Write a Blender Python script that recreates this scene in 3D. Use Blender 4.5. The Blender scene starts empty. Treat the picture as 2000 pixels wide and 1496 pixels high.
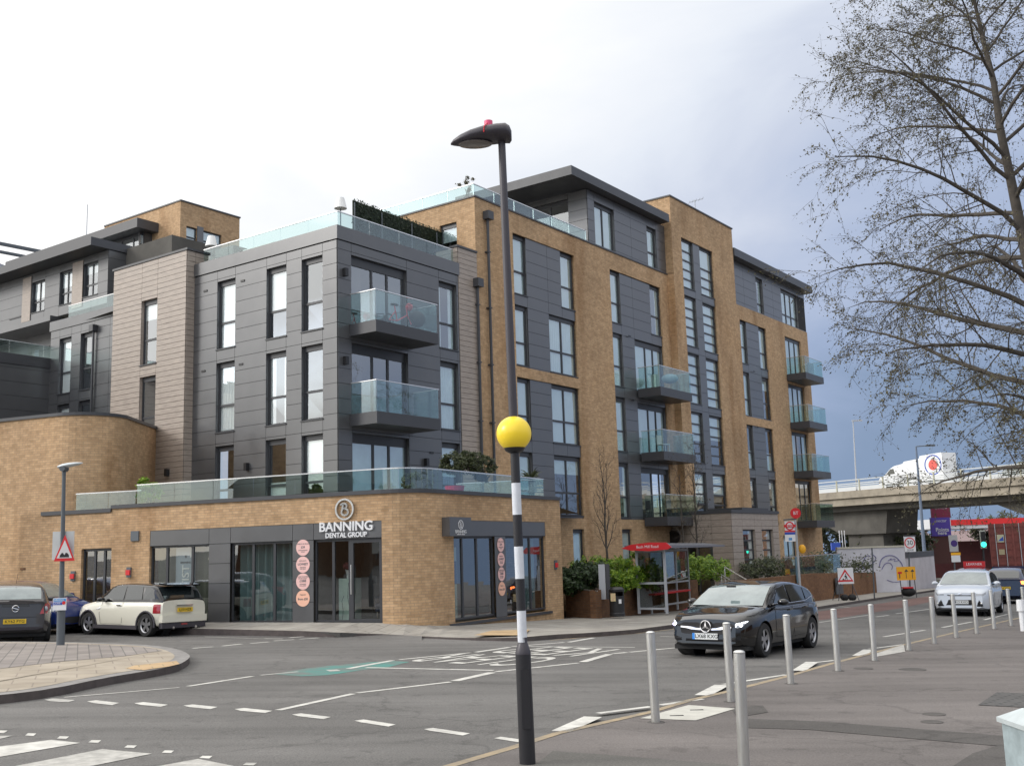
import bpy, bmesh, math, random
from mathutils import Vector, Matrix
R = math.radians
rnd = random.Random(7)
sc = bpy.context.scene
COL = sc.collection
# ------------------------------------------------------------------ camera
FPX = 2086.7; PIT = R(9.0425); ROL = R(-1.763); EYE = 1.775
_cp, _sp, _cr, _sr = math.cos(PIT), math.sin(PIT), math.cos(ROL), math.sin(ROL)
FW = Vector((0, _cp, _sp)); _u = Vector((0, -_sp, _cp)); _x = Vector((1, 0, 0))
RT = _cr * _x + _sr * _u; UP = -_sr * _x + _cr * _u
cam = bpy.data.cameras.new('camera'); co = bpy.data.objects.new('camera', cam); COL.objects.link(co)
cam.sensor_width = 36; cam.lens = 36 * FPX / 2000; cam.clip_start = 0.1; cam.clip_end = 5000
M = Matrix.Identity(4)
for i in range(3):
    M[i][0] = RT[i]; M[i][1] = UP[i]; M[i][2] = -FW[i]
M[2][3] = EYE
co.matrix_world = M; sc.camera = co
cam.dof.use_dof = False
# ------------------------------------------------------------------ view
sc.view_settings.view_transform = 'Standard'; sc.view_settings.look = 'None'
sc.view_settings.exposure = 0.0; sc.view_settings.gamma = 1.0
sc.render.engine = 'CYCLES'
sc.cycles.transparent_max_bounces = 24; sc.cycles.max_bounces = 8
# ------------------------------------------------------------------ world
SUN_EL, SUN_AZ = R(30), R(-98)     # azimuth measured from +Y towards +X : the sun stands to the left
w = bpy.data.worlds.new('World'); sc.world = w; w.use_nodes = True
nt = w.node_tree; nt.nodes.clear()
def N(nt, t, **k):
    n = nt.nodes.new(t)
    for a, b in k.items(): setattr(n, a, b)
    return n
def LK(nt, a, b): nt.links.new(a, b)
tc = N(nt, 'ShaderNodeTexCoord')
sky = N(nt, 'ShaderNodeTexSky', sky_type='NISHITA'); sky.sun_disc = False
sky.sun_elevation = SUN_EL; sky.sun_rotation = SUN_AZ; sky.air_density = 1.2; sky.dust_density = 1.5
def dotn(v):
    d = N(nt, 'ShaderNodeVectorMath', operation='DOT_PRODUCT'); LK(nt, tc.outputs['Generated'], d.inputs[0]); d.inputs[1].default_value = v
    return d.outputs['Value']
def mth(nt, op, a, b=None, c=None, clamp=False):
    m = N(nt, 'ShaderNodeMath', operation=op); m.use_clamp = clamp
    for i, q in enumerate((a, b, c)):
        if q is None: continue
        if isinstance(q, (int, float)): m.inputs[i].default_value = q
        else: LK(nt, q, m.inputs[i])
    return m.outputs[0]
def ramp(nt, fac, stops, interp='LINEAR'):
    r = N(nt, 'ShaderNodeValToRGB'); r.color_ramp.interpolation = interp
    e = r.color_ramp.elements
    while len(e) < len(stops): e.new(0.5)
    for q, (p, c) in zip(e, stops):
        q.position = p; q.color = (*c, 1) if len(c) == 3 else c
    LK(nt, fac, r.inputs[0]); return r.outputs[0]
def mixc(nt, f, a, b, mode='MIX'):
    m = N(nt, 'ShaderNodeMix', data_type='RGBA', blend_type=mode)
    for s, q in ((m.inputs[0], f), (m.inputs[6], a), (m.inputs[7], b)):
        if isinstance(q, (int, float)): s.default_value = q
        elif isinstance(q, tuple): s.default_value = (*q, 1) if len(q) == 3 else q
        else: LK(nt, q, s)
    return m.outputs[2]
xr = dotn((1, 0, 0)); xfold = mth(nt, 'MINIMUM', xr, mth(nt, 'MULTIPLY_ADD', xr, -0.9, 1.0))   # the dark cloud bank stands ahead on the right, paler again beyond it
side = mth(nt, 'SUBTRACT', mth(nt, 'ADD', mth(nt, 'MULTIPLY', xfold, 0.62), dotn((0, 0, -1.0))), mth(nt, 'MULTIPLY', mth(nt, 'MAXIMUM', dotn((0, -1, 0)), 0.0), 0.38))
mp = N(nt, 'ShaderNodeMapping'); LK(nt, tc.outputs['Generated'], mp.inputs[0]); mp.inputs['Scale'].default_value = (1.6, 1.6, 4.2)
n1 = N(nt, 'ShaderNodeTexNoise'); LK(nt, mp.outputs[0], n1.inputs['Vector']); n1.inputs['Scale'].default_value = 1.7; n1.inputs['Detail'].default_value = 6; n1.inputs['Roughness'].default_value = 0.52
n1.inputs['Distortion'].default_value = 0.4
wob = mth(nt, 'MULTIPLY_ADD', n1.outputs['Fac'], 0.42, -0.21)
sd = mth(nt, 'ADD', side, wob)
sd = mth(nt, 'MULTIPLY_ADD', sd, 0.5, 0.5)
cl = ramp(nt, sd, [(0.0, (19.0, 18.6, 18.0)), (0.18, (14.5, 14.2, 13.8)), (0.28, (9.8, 10.0, 10.3)), (0.355, (8.0, 8.5, 9.4)), (0.41, (6.0, 6.6, 8.0)), (0.455, (4.7, 5.5, 7.3)), (0.50, (3.5, 4.4, 6.3)), (0.55, (2.5, 3.4, 5.0)), (0.70, (2.1, 3.0, 4.6))])
n2 = N(nt, 'ShaderNodeTexNoise'); LK(nt, mp.outputs[0], n2.inputs['Vector']); n2.inputs['Scale'].default_value = 1.3; n2.inputs['Detail'].default_value = 5
behind = dotn((-0.35, -0.93, 0.0))
gap = mth(nt, 'MULTIPLY', ramp(nt, n2.outputs['Fac'], [(0.50, (0, 0, 0)), (0.60, (1, 1, 1))]), mth(nt, 'MULTIPLY', mth(nt, 'ADD', behind, 0.1), 1.5, clamp=True), clamp=True)
skys = mixc(nt, 1.0, sky.outputs[0], (1.3, 1.5, 1.9), 'MULTIPLY')
c1 = mixc(nt, gap, cl, skys)
bg = N(nt, 'ShaderNodeBackground'); LK(nt, c1, bg.inputs[0]); bg.inputs[1].default_value = 0.1
wo = N(nt, 'ShaderNodeOutputWorld'); LK(nt, bg.outputs[0], wo.inputs[0])
# ------------------------------------------------------------------ sun
sl = bpy.data.lights.new('sun', 'SUN'); so = bpy.data.objects.new('sun', sl); COL.objects.link(so)
sl.energy = 1.7; sl.angle = R(16); sl.color = (1, 0.95, 0.87)
sd_ = Vector((math.sin(SUN_AZ) * math.cos(SUN_EL), math.cos(SUN_AZ) * math.cos(SUN_EL), math.sin(SUN_EL)))
so.rotation_euler = sd_.to_track_quat('Z', 'Y').to_euler()
# ------------------------------------------------------------------ measuring helpers: points of the real place
GB, GC = -0.0206, -0.0120
def gz(x, y): return GB * x + GC * y
def ray(px, py): return FW + RT * ((px - 1000) / FPX) - UP * ((py - 748) / FPX)
def gp(px, py, h=0.0):
    d = ray(px, py); t = (EYE - h) / (GB * d.x + GC * d.y - d.z); return Vector((d.x * t, d.y * t, EYE + d.z * t))
def at_y(px, py, Y):
    d = ray(px, py); t = Y / d.y; return Vector((d.x * t, Y, EYE + d.z * t))
def at_z(px, py, z):
    d = ray(px, py); t = (z - EYE) / d.z; return Vector((d.x * t, d.y * t, z))
AL, BE = R(35.645), R(54.355)
dA = Vector((-math.cos(AL), math.sin(AL), 0)); dB = Vector((math.cos(BE), math.sin(BE), 0))
nA = Vector((-math.sin(AL), -math.cos(AL), 0)); nB = Vector((math.sin(BE), -math.cos(BE), 0))
C0 = Vector((-5.508, 33.346, 0))
class Fac:                                           # a facade plane: s along it, o outwards, z up
    def __init__(s, O, d, n): s.O, s.d, s.n = O.copy(), d.copy(), n.copy()
    def P(s, a, o, z): 
        p = s.O + s.d * a + s.n * o; return Vector((p.x, p.y, z))
    def off(s, o): return Fac(s.O + s.n * o, s.d, s.n)
    def hit(s, px, py):
        r = ray(px, py); nn = s.n; t = nn.dot(s.O) / (nn.x * r.x + nn.y * r.y); p = r * t
        return (s.d.dot(Vector((p.x, p.y, 0)) - s.O), EYE + p.z)
FA = Fac(C0, dA, nA); FB = Fac(C0, dB, nB)
# ------------------------------------------------------------------ materials
def newmat(name):
    m = bpy.data.materials.new(name); m.use_nodes = True; n = m.node_tree; n.nodes.clear()
    o = N(n, 'ShaderNodeOutputMaterial'); return m, n, o
def pbr(name, col,  rough=0.6, metal=0.0, var=0.0, vscale=3.0, bump=0.0, bscale=40.0, emit=None, estr=0.0, spec=0.5, coat=0.0, col2=None, v2=None, stretch=None, cr=0.04):
    m, n, o = newmat(name); p = N(n, 'ShaderNodeBsdfPrincipled'); LK(n, p.outputs[0], o.inputs[0])
    p.inputs['Base Color'].default_value = (*col, 1); p.inputs['Roughness'].default_value = rough
    p.inputs['Metallic'].default_value = metal; p.inputs['Specular IOR Level'].default_value = spec
    p.inputs['Coat Weight'].default_value = coat; p.inputs['Coat Roughness'].default_value = cr
    t = N(n, 'ShaderNodeTexCoord')
    if var > 0 or col2:
        q = N(n, 'ShaderNodeTexNoise'); 
        if stretch:
            mq = N(n, 'ShaderNodeMapping'); mq.inputs['Scale'].default_value = stretch; LK(n, t.outputs['Object'], mq.inputs[0]); LK(n, mq.outputs[0], q.inputs['Vector'])
        else: LK(n, t.outputs['Object'], q.inputs['Vector'])
        q.inputs['Scale'].default_value = vscale; q.inputs['Detail'].default_value = 8; q.inputs['Roughness'].default_value = 0.62
        lo = tuple(c * (1 - var) for c in col); hi = tuple(min(1, c * (1 + var)) for c in col) if not col2 else col2
        c = ramp(n, q.outputs['Fac'], [(0.32, lo if not col2 else col), (0.68, hi)])
        LK(n, c, p.inputs['Base Color'])
        if var > 0:
            LK(n, mth(n, 'MULTIPLY_ADD', q.outputs['Fac'], 0.25, rough - 0.125), p.inputs['Roughness'])
    if bump > 0:
        b = N(n, 'ShaderNodeBump'); q = N(n, 'ShaderNodeTexNoise'); LK(n, t.outputs['Object'], q.inputs['Vector'])
        q.inputs['Scale'].default_value = bscale; q.inputs['Detail'].default_value = 4
        b.inputs['Strength'].default_value = bump; b.inputs['Distance'].default_value = 0.02
        LK(n, q.outputs['Fac'], b.inputs['Height']); LK(n, b.outputs[0], p.inputs['Normal'])
    if emit:
        p.inputs['Emission Color'].default_value = (*emit, 1); p.inputs['Emission Strength'].default_value = estr
    return m
def brickmat(name, a, b, mortar, bw=0.225, bh=0.075, stain=0.35):
    m, n, o = newmat(name); p = N(n, 'ShaderNodeBsdfPrincipled'); LK(n, p.outputs[0], o.inputs[0])
    uv = N(n, 'ShaderNodeTexCoord')
    br = N(n, 'ShaderNodeTexBrick'); LK(n, uv.outputs['UV'], br.inputs['Vector'])
    br.inputs['Scale'].default_value = 1.0; br.inputs['Brick Width'].default_value = bw; br.inputs['Row Height'].default_value = bh
    br.inputs['Mortar Size'].default_value = 0.006; br.inputs['Mortar Smooth'].default_value = 0.3; br.inputs['Bias'].default_value = -0.1
    br.inputs['Color1'].default_value = (*a, 1); br.inputs['Color2'].default_value = (*b, 1); br.inputs['Mortar'].default_value = (*mortar, 1)
    q = N(n, 'ShaderNodeTexNoise'); LK(n, uv.outputs['Object'], q.inputs['Vector']); q.inputs['Scale'].default_value = 0.35; q.inputs['Detail'].default_value = 7
    mq = N(n, 'ShaderNodeMapping'); mq.inputs['Scale'].default_value = (0.6, 0.6, 0.14); LK(n, uv.outputs['Object'], mq.inputs[0])
    q2 = N(n, 'ShaderNodeTexNoise'); LK(n, mq.outputs[0], q2.inputs['Vector']); q2.inputs['Scale'].default_value = 1.2; q2.inputs['Detail'].default_value = 6
    q3 = N(n, 'ShaderNodeTexNoise'); LK(n, uv.outputs['Object'], q3.inputs['Vector']); q3.inputs['Scale'].default_value = 6.0; q3.inputs['Detail'].default_value = 3
    s1 = ramp(n, q.outputs['Fac'], [(0.3, (1 - stain * .6,) * 3), (0.55, (1, 1, 1)), (0.75, (1.0, 0.97, 0.92))])
    s2 = ramp(n, q2.outputs['Fac'], [(0.30, (1 - stain * .7, 1 - stain * .85, 1 - stain)), (0.46, (1, 1, 1))])
    s3 = ramp(n, q3.outputs['Fac'], [(0.35, (0.86, 0.84, 0.82)), (0.65, (1.06, 1.04, 1.02))])
    c = mixc(n, 1.0, br.outputs['Color'], s1, 'MULTIPLY'); c = mixc(n, 1.0, c, s2, 'MULTIPLY'); c = mixc(n, 1.0, c, s3, 'MULTIPLY')
    LK(n, c, p.inputs['Base Color']); p.inputs['Roughness'].default_value = 0.85; p.inputs['Specular IOR Level'].default_value = 0.25
    bm = N(n, 'ShaderNodeBump'); bm.inputs['Strength'].default_value = 0.5; bm.inputs['Distance'].default_value = 0.01; bm.invert = True
    LK(n, br.outputs['Fac'], bm.inputs['Height']); LK(n, bm.outputs[0], p.inputs['Normal'])
    return m
def glassmat(name, tint=(0.8, 0.93, 0.92), refl=0.12, boost=0.7, rough=0.01, wave=0.02):
    m, n, o = newmat(name)
    tr = N(n, 'ShaderNodeBsdfTransparent'); tr.inputs[0].default_value = (*tint, 1)
    gl = N(n, 'ShaderNodeBsdfGlossy'); gl.inputs['Roughness'].default_value = rough; gl.inputs[0].default_value = (0.93, 0.97, 1, 1)
    lw = N(n, 'ShaderNodeLayerWeight'); lw.inputs[0].default_value = 0.35
    f = mth(n, 'MULTIPLY_ADD', lw.outputs['Facing'], boost, refl, clamp=True)
    mx = N(n, 'ShaderNodeMixShader'); LK(n, f, mx.inputs[0]); LK(n, tr.outputs[0], mx.inputs[1]); LK(n, gl.outputs[0], mx.inputs[2]); LK(n, mx.outputs[0], o.inputs[0])
    if wave:
        t = N(n, 'ShaderNodeTexCoord'); q = N(n, 'ShaderNodeTexNoise'); LK(n, t.outputs['Object'], q.inputs['Vector']); q.inputs['Scale'].default_value = 0.9; q.inputs['Detail'].default_value = 1
        b = N(n, 'ShaderNodeBump'); b.inputs['Strength'].default_value = wave * 10; b.inputs['Distance'].default_value = 0.02; LK(n, q.outputs['Fac'], b.inputs['Height'])
        LK(n, b.outputs[0], gl.inputs['Normal'])
    return m
def asphaltmat(name, col, patch=0.15, grain=0.25, crack=0.6):
    m, n, o = newmat(name); p = N(n, 'ShaderNodeBsdfPrincipled'); LK(n, p.outputs[0], o.inputs[0])
    t = N(n, 'ShaderNodeTexCoord')
    def ns(sc_, det=6, st=None):
        q = N(n, 'ShaderNodeTexNoise'); q.inputs['Scale'].default_value = sc_; q.inputs['Detail'].default_value = det
        if st:
            mq = N(n, 'ShaderNodeMapping'); mq.inputs['Rotation'].default_value = (0, 0, R(-57)); mq.inputs['Scale'].default_value = st; LK(n, t.outputs['Object'], mq.inputs[0]); LK(n, mq.outputs[0], q.inputs['Vector'])
        else: LK(n, t.outputs['Object'], q.inputs['Vector'])
        return q.outputs['Fac']
    a = ramp(n, ns(0.25), [(0.35, tuple(c * (1 - patch) for c in col)), (0.65, tuple(c * (1 + patch) for c in col))])
    b = ramp(n, ns(55, 3), [(0.35, (1 - grain,) * 3), (0.7, (1 + grain,) * 3)])
    c = ramp(n, ns(1.2, 5, (0.12, 1.6, 1)), [(0.38, (0.86, 0.86, 0.86)), (0.62, (1.06, 1.06, 1.06))])
    d = ramp(n, ns(3.5, 8), [(0.30, (0.78, 0.78, 0.78)), (0.40, (1, 1, 1))])
    vo = N(n, 'ShaderNodeTexVoronoi', feature='DISTANCE_TO_EDGE'); vo.inputs['Scale'].default_value = 0.23; nz = N(n, 'ShaderNodeTexNoise'); nz.inputs['Scale'].default_value = 1.6; nz.inputs['Detail'].default_value = 6; LK(n, t.outputs['Object'], nz.inputs['Vector'])
    vm = N(n, 'ShaderNodeVectorMath', operation='ADD'); LK(n, t.outputs['Object'], vm.inputs[0]); LK(n, nz.outputs['Color'], vm.inputs[1]); LK(n, vm.outputs[0], vo.inputs['Vector'])
    ck = ramp(n, vo.outputs['Distance'], [(0.0, (0.62, 0.62, 0.62)), (0.012, (1, 1, 1))])
    x = mixc(n, 1.0, a, b, 'MULTIPLY'); x = mixc(n, crack, x, ck, 'MULTIPLY'); x = mixc(n, 1.0, x, c, 'MULTIPLY'); x = mixc(n, 1.0, x, d, 'MULTIPLY')
    LK(n, x, p.inputs['Base Color']); p.inputs['Roughness'].default_value = 0.88; p.inputs['Specular IOR Level'].default_value = 0.3
    bm = N(n, 'ShaderNodeBump'); bm.inputs['Strength'].default_value = 0.4; bm.inputs['Distance'].default_value = 0.01; LK(n, ns(140, 2), bm.inputs['Height']); LK(n, bm.outputs[0], p.inputs['Normal'])
    return m
def pavingmat(name, a, b, mortar, bw, bh, rot=0.0, msize=0.012):
    m, n, o = newmat(name); p = N(n, 'ShaderNodeBsdfPrincipled'); LK(n, p.outputs[0], o.inputs[0])
    t = N(n, 'ShaderNodeTexCoord'); mq = N(n, 'ShaderNodeMapping'); mq.inputs['Rotation'].default_value = (0, 0, rot); LK(n, t.outputs['Object'], mq.inputs[0])
    br = N(n, 'ShaderNodeTexBrick'); LK(n, mq.outputs[0], br.inputs['Vector']); br.inputs['Scale'].default_value = 1
    br.inputs['Brick Width'].default_value = bw; br.inputs['Row Height'].default_value = bh; br.inputs['Mortar Size'].default_value = msize
    br.inputs['Color1'].default_value = (*a, 1); br.inputs['Color2'].default_value = (*b, 1); br.inputs['Mortar'].default_value = (*mortar, 1)
    q = N(n, 'ShaderNodeTexNoise'); LK(n, t.outputs['Object'], q.inputs['Vector']); q.inputs['Scale'].default_value = 1.3; q.inputs['Detail'].default_value = 8
    c = mixc(n, 1.0, br.outputs['Color'], ramp(n, q.outputs['Fac'], [(0.35, (0.82, 0.81, 0.80)), (0.65, (1.08, 1.08, 1.08))]), 'MULTIPLY')
    LK(n, c, p.inputs['Base Color']); p.inputs['Roughness'].default_value = 0.9
    return m
MT = dict(
 brick=brickmat('buff_brick', (0.60, 0.41, 0.245), (0.47, 0.31, 0.175), (0.36, 0.28, 0.19)),
 brick2=brickmat('brown_brick', (0.20, 0.105, 0.055), (0.13, 0.070, 0.042), (0.12, 0.09, 0.07)),
 panel=pbr('grey_cladding', (0.088, 0.090, 0.095), 0.33, var=0.09, vscale=1.2, spec=1.0, metal=0.15, coat=0.25, cr=0.3),
 gap=pbr('joint_dark', (0.02, 0.02, 0.022), 0.9),
 wood=pbr('timber_cladding', (0.36, 0.305, 0.26), 0.45, var=0.2, vscale=3.0, spec=0.5, stretch=(1, 1, 9)),
 frame=pbr('window_frame', (0.045, 0.047, 0.053), 0.38),
 fascia=pbr('dark_fascia', (0.055, 0.057, 0.064), 0.42, var=0.05, vscale=2),
 metal=pbr('brushed_steel', (0.62, 0.62, 0.60), 0.36, metal=0.85, var=0.06, vscale=6, stretch=(8, 8, 1)),
 rail=pbr('rail_steel', (0.75, 0.75, 0.75), 0.25, metal=0.7),
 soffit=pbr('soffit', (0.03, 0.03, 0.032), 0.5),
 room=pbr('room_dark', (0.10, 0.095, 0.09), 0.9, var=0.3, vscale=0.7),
 blind=pbr('blind', (0.56, 0.66, 0.66), 0.8, var=0.06, vscale=2),
 blindw=pbr('blind_white', (0.86, 0.86, 0.84), 0.8),
 blindt=pbr('blind_teal', (0.55, 0.66, 0.67), 0.8, var=0.1, vscale=2),
 pane=glassmat('window_glass', (0.93, 0.98, 0.985), 0.22, 0.42, wave=0.012),
 bglass=glassmat('balcony_glass', (0.80, 0.90, 0.885), 0.05, 0.26, wave=0.008),
 shopglass=glassmat('shop_glass', (0.70, 0.74, 0.72), 0.10, 0.6, wave=0.01),
 shelterglass=glassmat('shelter_glass', (0.62, 0.64, 0.62), 0.06, 0.5, wave=0.0),
 road=asphaltmat('asphalt', (0.155, 0.150, 0.143)),
 pave=asphaltmat('pavement_asphalt', (0.165, 0.150, 0.142), 0.12, 0.2),
 slab=pavingmat('paving_slabs', (0.36, 0.34, 0.30), (0.31, 0.29, 0.26), (0.2, 0.19, 0.17), 0.6, 0.45, R(-57)),
 block=pavingmat('block_paving', (0.30, 0.27, 0.245), (0.24, 0.215, 0.20), (0.15, 0.14, 0.13), 0.42, 0.22, R(68), 0.012),
 cream=pavingmat('cream_paving', (0.40, 0.35, 0.28), (0.36, 0.31, 0.24), (0.27, 0.23, 0.19), 0.6, 0.6, R(-22)),
 tactile=pavingmat('tactile_paving', (0.50, 0.36, 0.20), (0.46, 0.32, 0.18), (0.33, 0.25, 0.15), 0.4, 0.4, R(-22)),
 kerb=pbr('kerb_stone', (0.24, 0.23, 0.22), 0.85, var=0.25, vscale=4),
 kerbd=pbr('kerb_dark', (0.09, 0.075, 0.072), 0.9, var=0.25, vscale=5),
 line=pbr('white_paint', (0.68, 0.67, 0.62), 0.75, col2=(.42, .41, .38), vscale=5),
 linef=pbr('worn_white_paint', (0.42, 0.41, 0.38), 0.8, var=0.25, vscale=9),
 yline=pbr('worn_yellow_paint', (0.40, 0.31, 0.19), 0.85, col2=(.22, .19, .15), vscale=4),
 teal=pbr('teal_paint', (0.055, 0.24, 0.21), 0.8, col2=(0.15, 0.155, 0.145), vscale=2.2),
 black=pbr('black_paint', (0.018, 0.018, 0.020), 0.35, var=0.1),
 white=pbr('white_gloss', (0.74, 0.75, 0.77), 0.4),
 yellow=pbr('yellow_globe', (0.90, 0.66, 0.035), 0.30, emit=(0.9, 0.62, 0.05), estr=0.10, spec=0.5),
 grey=pbr('grey_paint', (0.10, 0.115, 0.13), 0.45),
 lgrey=pbr('light_grey_paint', (0.42, 0.44, 0.47), 0.45),
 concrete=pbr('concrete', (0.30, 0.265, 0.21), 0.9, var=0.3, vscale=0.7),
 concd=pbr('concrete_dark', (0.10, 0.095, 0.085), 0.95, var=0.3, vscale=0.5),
 red=pbr('red', (0.62, 0.022, 0.028), 0.4), blue=pbr('blue', (0.03, 0.08, 0.42), 0.4), orange=pbr('sign_orange', (0.85, 0.42, 0.02), 0.45),
 rubber=pbr('rubber', (0.016, 0.016, 0.017), 0.8), chrome=pbr('chrome', (0.8, 0.8, 0.82), 0.12, metal=1.0), alloy=pbr('alloy', (0.48, 0.48, 0.50), 0.3, metal=0.8),
 carglass=pbr('car_glass', (0.018, 0.024, 0.026), 0.03, spec=0.8, coat=0.6),
 carglassl=pbr('car_glass_light', (0.12, 0.16, 0.165), 0.03, spec=1.0, coat=0.8, col2=(.20, .25, .25), vscale=2.5),
 pink=pbr('pink', (0.80, 0.50, 0.47), 0.6), salmon=pbr('salmon', (0.82, 0.47, 0.34), 0.6),
 bark=pbr('bark', (0.075, 0.065, 0.055), 0.9, var=0.3, vscale=5, bump=0.5),
 gravel=pbr('soil', (0.07, 0.05, 0.04), 0.95, var=0.3),
)
def leafmat(name, a, b):
    m, n, o = newmat(name); p = N(n, 'ShaderNodeBsdfPrincipled'); g = N(n, 'ShaderNodeNewGeometry')
    c = ramp(n, g.outputs['Random Per Island'], [(0.0, a), (1.0, b)]); LK(n, c, p.inputs['Base Color']); p.inputs['Roughness'].default_value = 0.5
    t = N(n, 'ShaderNodeBsdfTranslucent'); LK(n, c, t.inputs[0]); mx = N(n, 'ShaderNodeMixShader'); mx.inputs[0].default_value = 0.3
    LK(n, p.outputs[0], mx.inputs[1]); LK(n, t.outputs[0], mx.inputs[2]); LK(n, mx.outputs[0], o.inputs[0]); return m
MT['leafbud'] = leafmat('bud_leaf', (0.045, 0.040, 0.028), (0.15, 0.135, 0.065))
MT['leafdark'] = leafmat('dark_leaf', (0.012, 0.026, 0.010), (0.06, 0.10, 0.035))
MT['leafgreen'] = leafmat('bright_leaf', (0.07, 0.17, 0.015), (0.30, 0.42, 0.04))
MT['leafolive'] = leafmat('olive_leaf', (0.025, 0.035, 0.02), (0.12, 0.14, 0.06))
MT['hedge'] = leafmat('screen_leaf', (0.010, 0.022, 0.010), (0.035, 0.06, 0.025))
# ------------------------------------------------------------------ mesh builder
class MB:
    def __init__(s): s.v = []; s.f = []; s.m = []; s.uv = []
    def face(s, pts, mat=0, uv=None):
        i = len(s.v); s.v += [Vector(p) for p in pts]; s.f.append(tuple(range(i, i + len(pts)))); s.m.append(mat); s.uv.append(uv)
    def quads(s, ring_a, ring_b, mat=0, closed=True):
        n = len(ring_a)
        for k in range(n if closed else n - 1):
            j = (k + 1) % n; s.face([ring_a[k], ring_a[j], ring_b[j], ring_b[k]], mat)
    def box(s, o, x, y, z, mat=0):                    # corner + three edge vectors
        o, x, y, z = Vector(o), Vector(x), Vector(y), Vector(z)
        if x.cross(y).dot(z) < 0: x, y = y, x
        p = [o, o + x, o + x + y, o + y]; q = [a + z for a in p]
        s.face([p[3], p[2], p[1], p[0]], mat); s.face(q, mat)
        for k in range(4): j = (k + 1) % 4; s.face([p[k], p[j], q[j], q[k]], mat)
    def abox(s, x0, x1, y0, y1, z0, z1, mat=0): s.box((x0, y0, z0), (x1 - x0, 0, 0), (0, y1 - y0, 0), (0, 0, z1 - z0), mat)
    def fbox(s, F, s0, s1, o0, o1, z0, z1, mat=0):
        a = F.P(s0, o0, z0); s.box(a, F.P(s1, o0, z0) - a, F.P(s0, o1, z0) - a, Vector((0, 0, z1 - z0)), mat)
    def tube(s, p0, p1, r0, r1=None, n=10, mat=0, caps=True):
        p0, p1 = Vector(p0), Vector(p1); r1 = r0 if r1 is None else r1
        d = (p1 - p0)
        if d.length < 1e-6: return
        d.normalize(); a = d.orthogonal().normalized(); b = d.cross(a)
        A = [p0 + (a * math.cos(t) + b * math.sin(t)) * r0 for t in [2 * math.pi * k / n for k in range(n)]]
        B = [p1 + (a * math.cos(t) + b * math.sin(t)) * r1 for t in [2 * math.pi * k / n for k in range(n)]]
        s.quads(A, B, mat)
        if caps: s.face(A[::-1], mat); s.face(B, mat)
    def path(s, pts, r, n=6, mat=0):
        for a, b in zip(pts, pts[1:]): s.tube(a, b, r, r, n, mat)
    def lathe(s, c, prof, n=20, mat=0, axis='z', caps=True):     # prof [(r, h)] around the vertical through c
        c = Vector(c); rings = []
        for r, h in prof:
            ring = []
            for k in range(n):
                t = 2 * math.pi * k / n; a, b = r * math.cos(t), r * math.sin(t)
                ring.append(c + (Vector((a, b, h)) if axis == 'z' else Vector((a, h, b)) if axis == 'y' else Vector((h, a, b))))
            rings.append(ring)
        for A, B in zip(rings, rings[1:]): s.quads(A, B, mat)
        if caps and prof[0][0] > 1e-4: s.face(rings[0][::-1], mat)
        if caps and prof[-1][0] > 1e-4: s.face(rings[-1], mat)
    def ball(s, c, r, n=20, m=12, mat=0, sq=(1, 1, 1)):
        pr = [(max(1e-5, math.sin(math.pi * k / m)), -math.cos(math.pi * k / m)) for k in range(m + 1)]
        i = len(s.v); s.lathe((0, 0, 0), pr, n, mat)
        for k in range(i, len(s.v)): v = s.v[k]; s.v[k] = Vector(c) + Vector((v.x * r * sq[0], v.y * r * sq[1], v.z * r * sq[2]))
    def prism(s, poly, z0, z1, mat=0, sidemat=None, topf=None):
        A = [Vector((p[0], p[1], z0)) for p in poly]; B = [Vector((p[0], p[1], z1)) for p in poly]
        ar = sum(A[i].x * A[(i + 1) % len(A)].y - A[(i + 1) % len(A)].x * A[i].y for i in range(len(A)))
        if ar < 0: A.reverse(); B.reverse()
        s.face(A[::-1], mat); s.face(B, mat); s.quads(A, B, mat if sidemat is None else sidemat)
    def build(s, name, mats, parent=None, smooth=False, ang=40, merge=False, local=False):
        me = bpy.data.meshes.new(name); org = Vector((0, 0, 0))
        if parent is not None and not local:
            q = parent
            while q is not None: org = org + q.location; q = q.parent
        me.from_pydata([v - org for v in s.v], [], s.f)
        mats = mats if isinstance(mats, (list, tuple)) else [mats]
        for m in mats: me.materials.append(MT[m] if isinstance(m, str) else m)
        me.polygons.foreach_set('material_index', s.m)
        ul = me.uv_layers.new(name='UVMap')
        for fi, (f, u) in enumerate(zip(s.f, s.uv)):
            p = me.polygons[fi]
            if u is None:
                nn = p.normal
                if abs(nn.z) > 0.7: u = [(s.v[k].x, s.v[k].y) for k in f]
                else:
                    t = Vector((-nn.y, nn.x, 0)); t = t.normalized() if t.length > 1e-6 else Vector((1, 0, 0))
                    u = [(s.v[k].dot(t), s.v[k].z) for k in f]
            for li, q in zip(p.loop_indices, u): ul.data[li].uv = q
        if merge or smooth:
            bm = bmesh.new(); bm.from_mesh(me); bmesh.ops.remove_doubles(bm, verts=bm.verts, dist=0.0004); bm.to_mesh(me); bm.free()
        if smooth:
            me.polygons.foreach_set('use_smooth', [True] * len(me.polygons)); me.set_sharp_from_angle(angle=R(ang))
        o = bpy.data.objects.new(name, me); COL.objects.link(o)
        if parent is not None: o.parent = parent
        return o
def thing(name, label, cat, loc=(0, 0, 0), rot=None, group=None, kind=None):
    o = bpy.data.objects.new(name, None); COL.objects.link(o); o.location = loc; o.empty_display_size = 0.3
    if rot is not None: o.rotation_euler = rot if isinstance(rot, tuple) else (0, 0, rot)
    o['label'] = label; o['category'] = cat
    if group: o['group'] = group
    if kind: o['kind'] = kind
    return o
def tag(o, label, cat, group=None):
    o['label'] = label; o['category'] = cat
    if group: o['group'] = group
    return o
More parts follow.
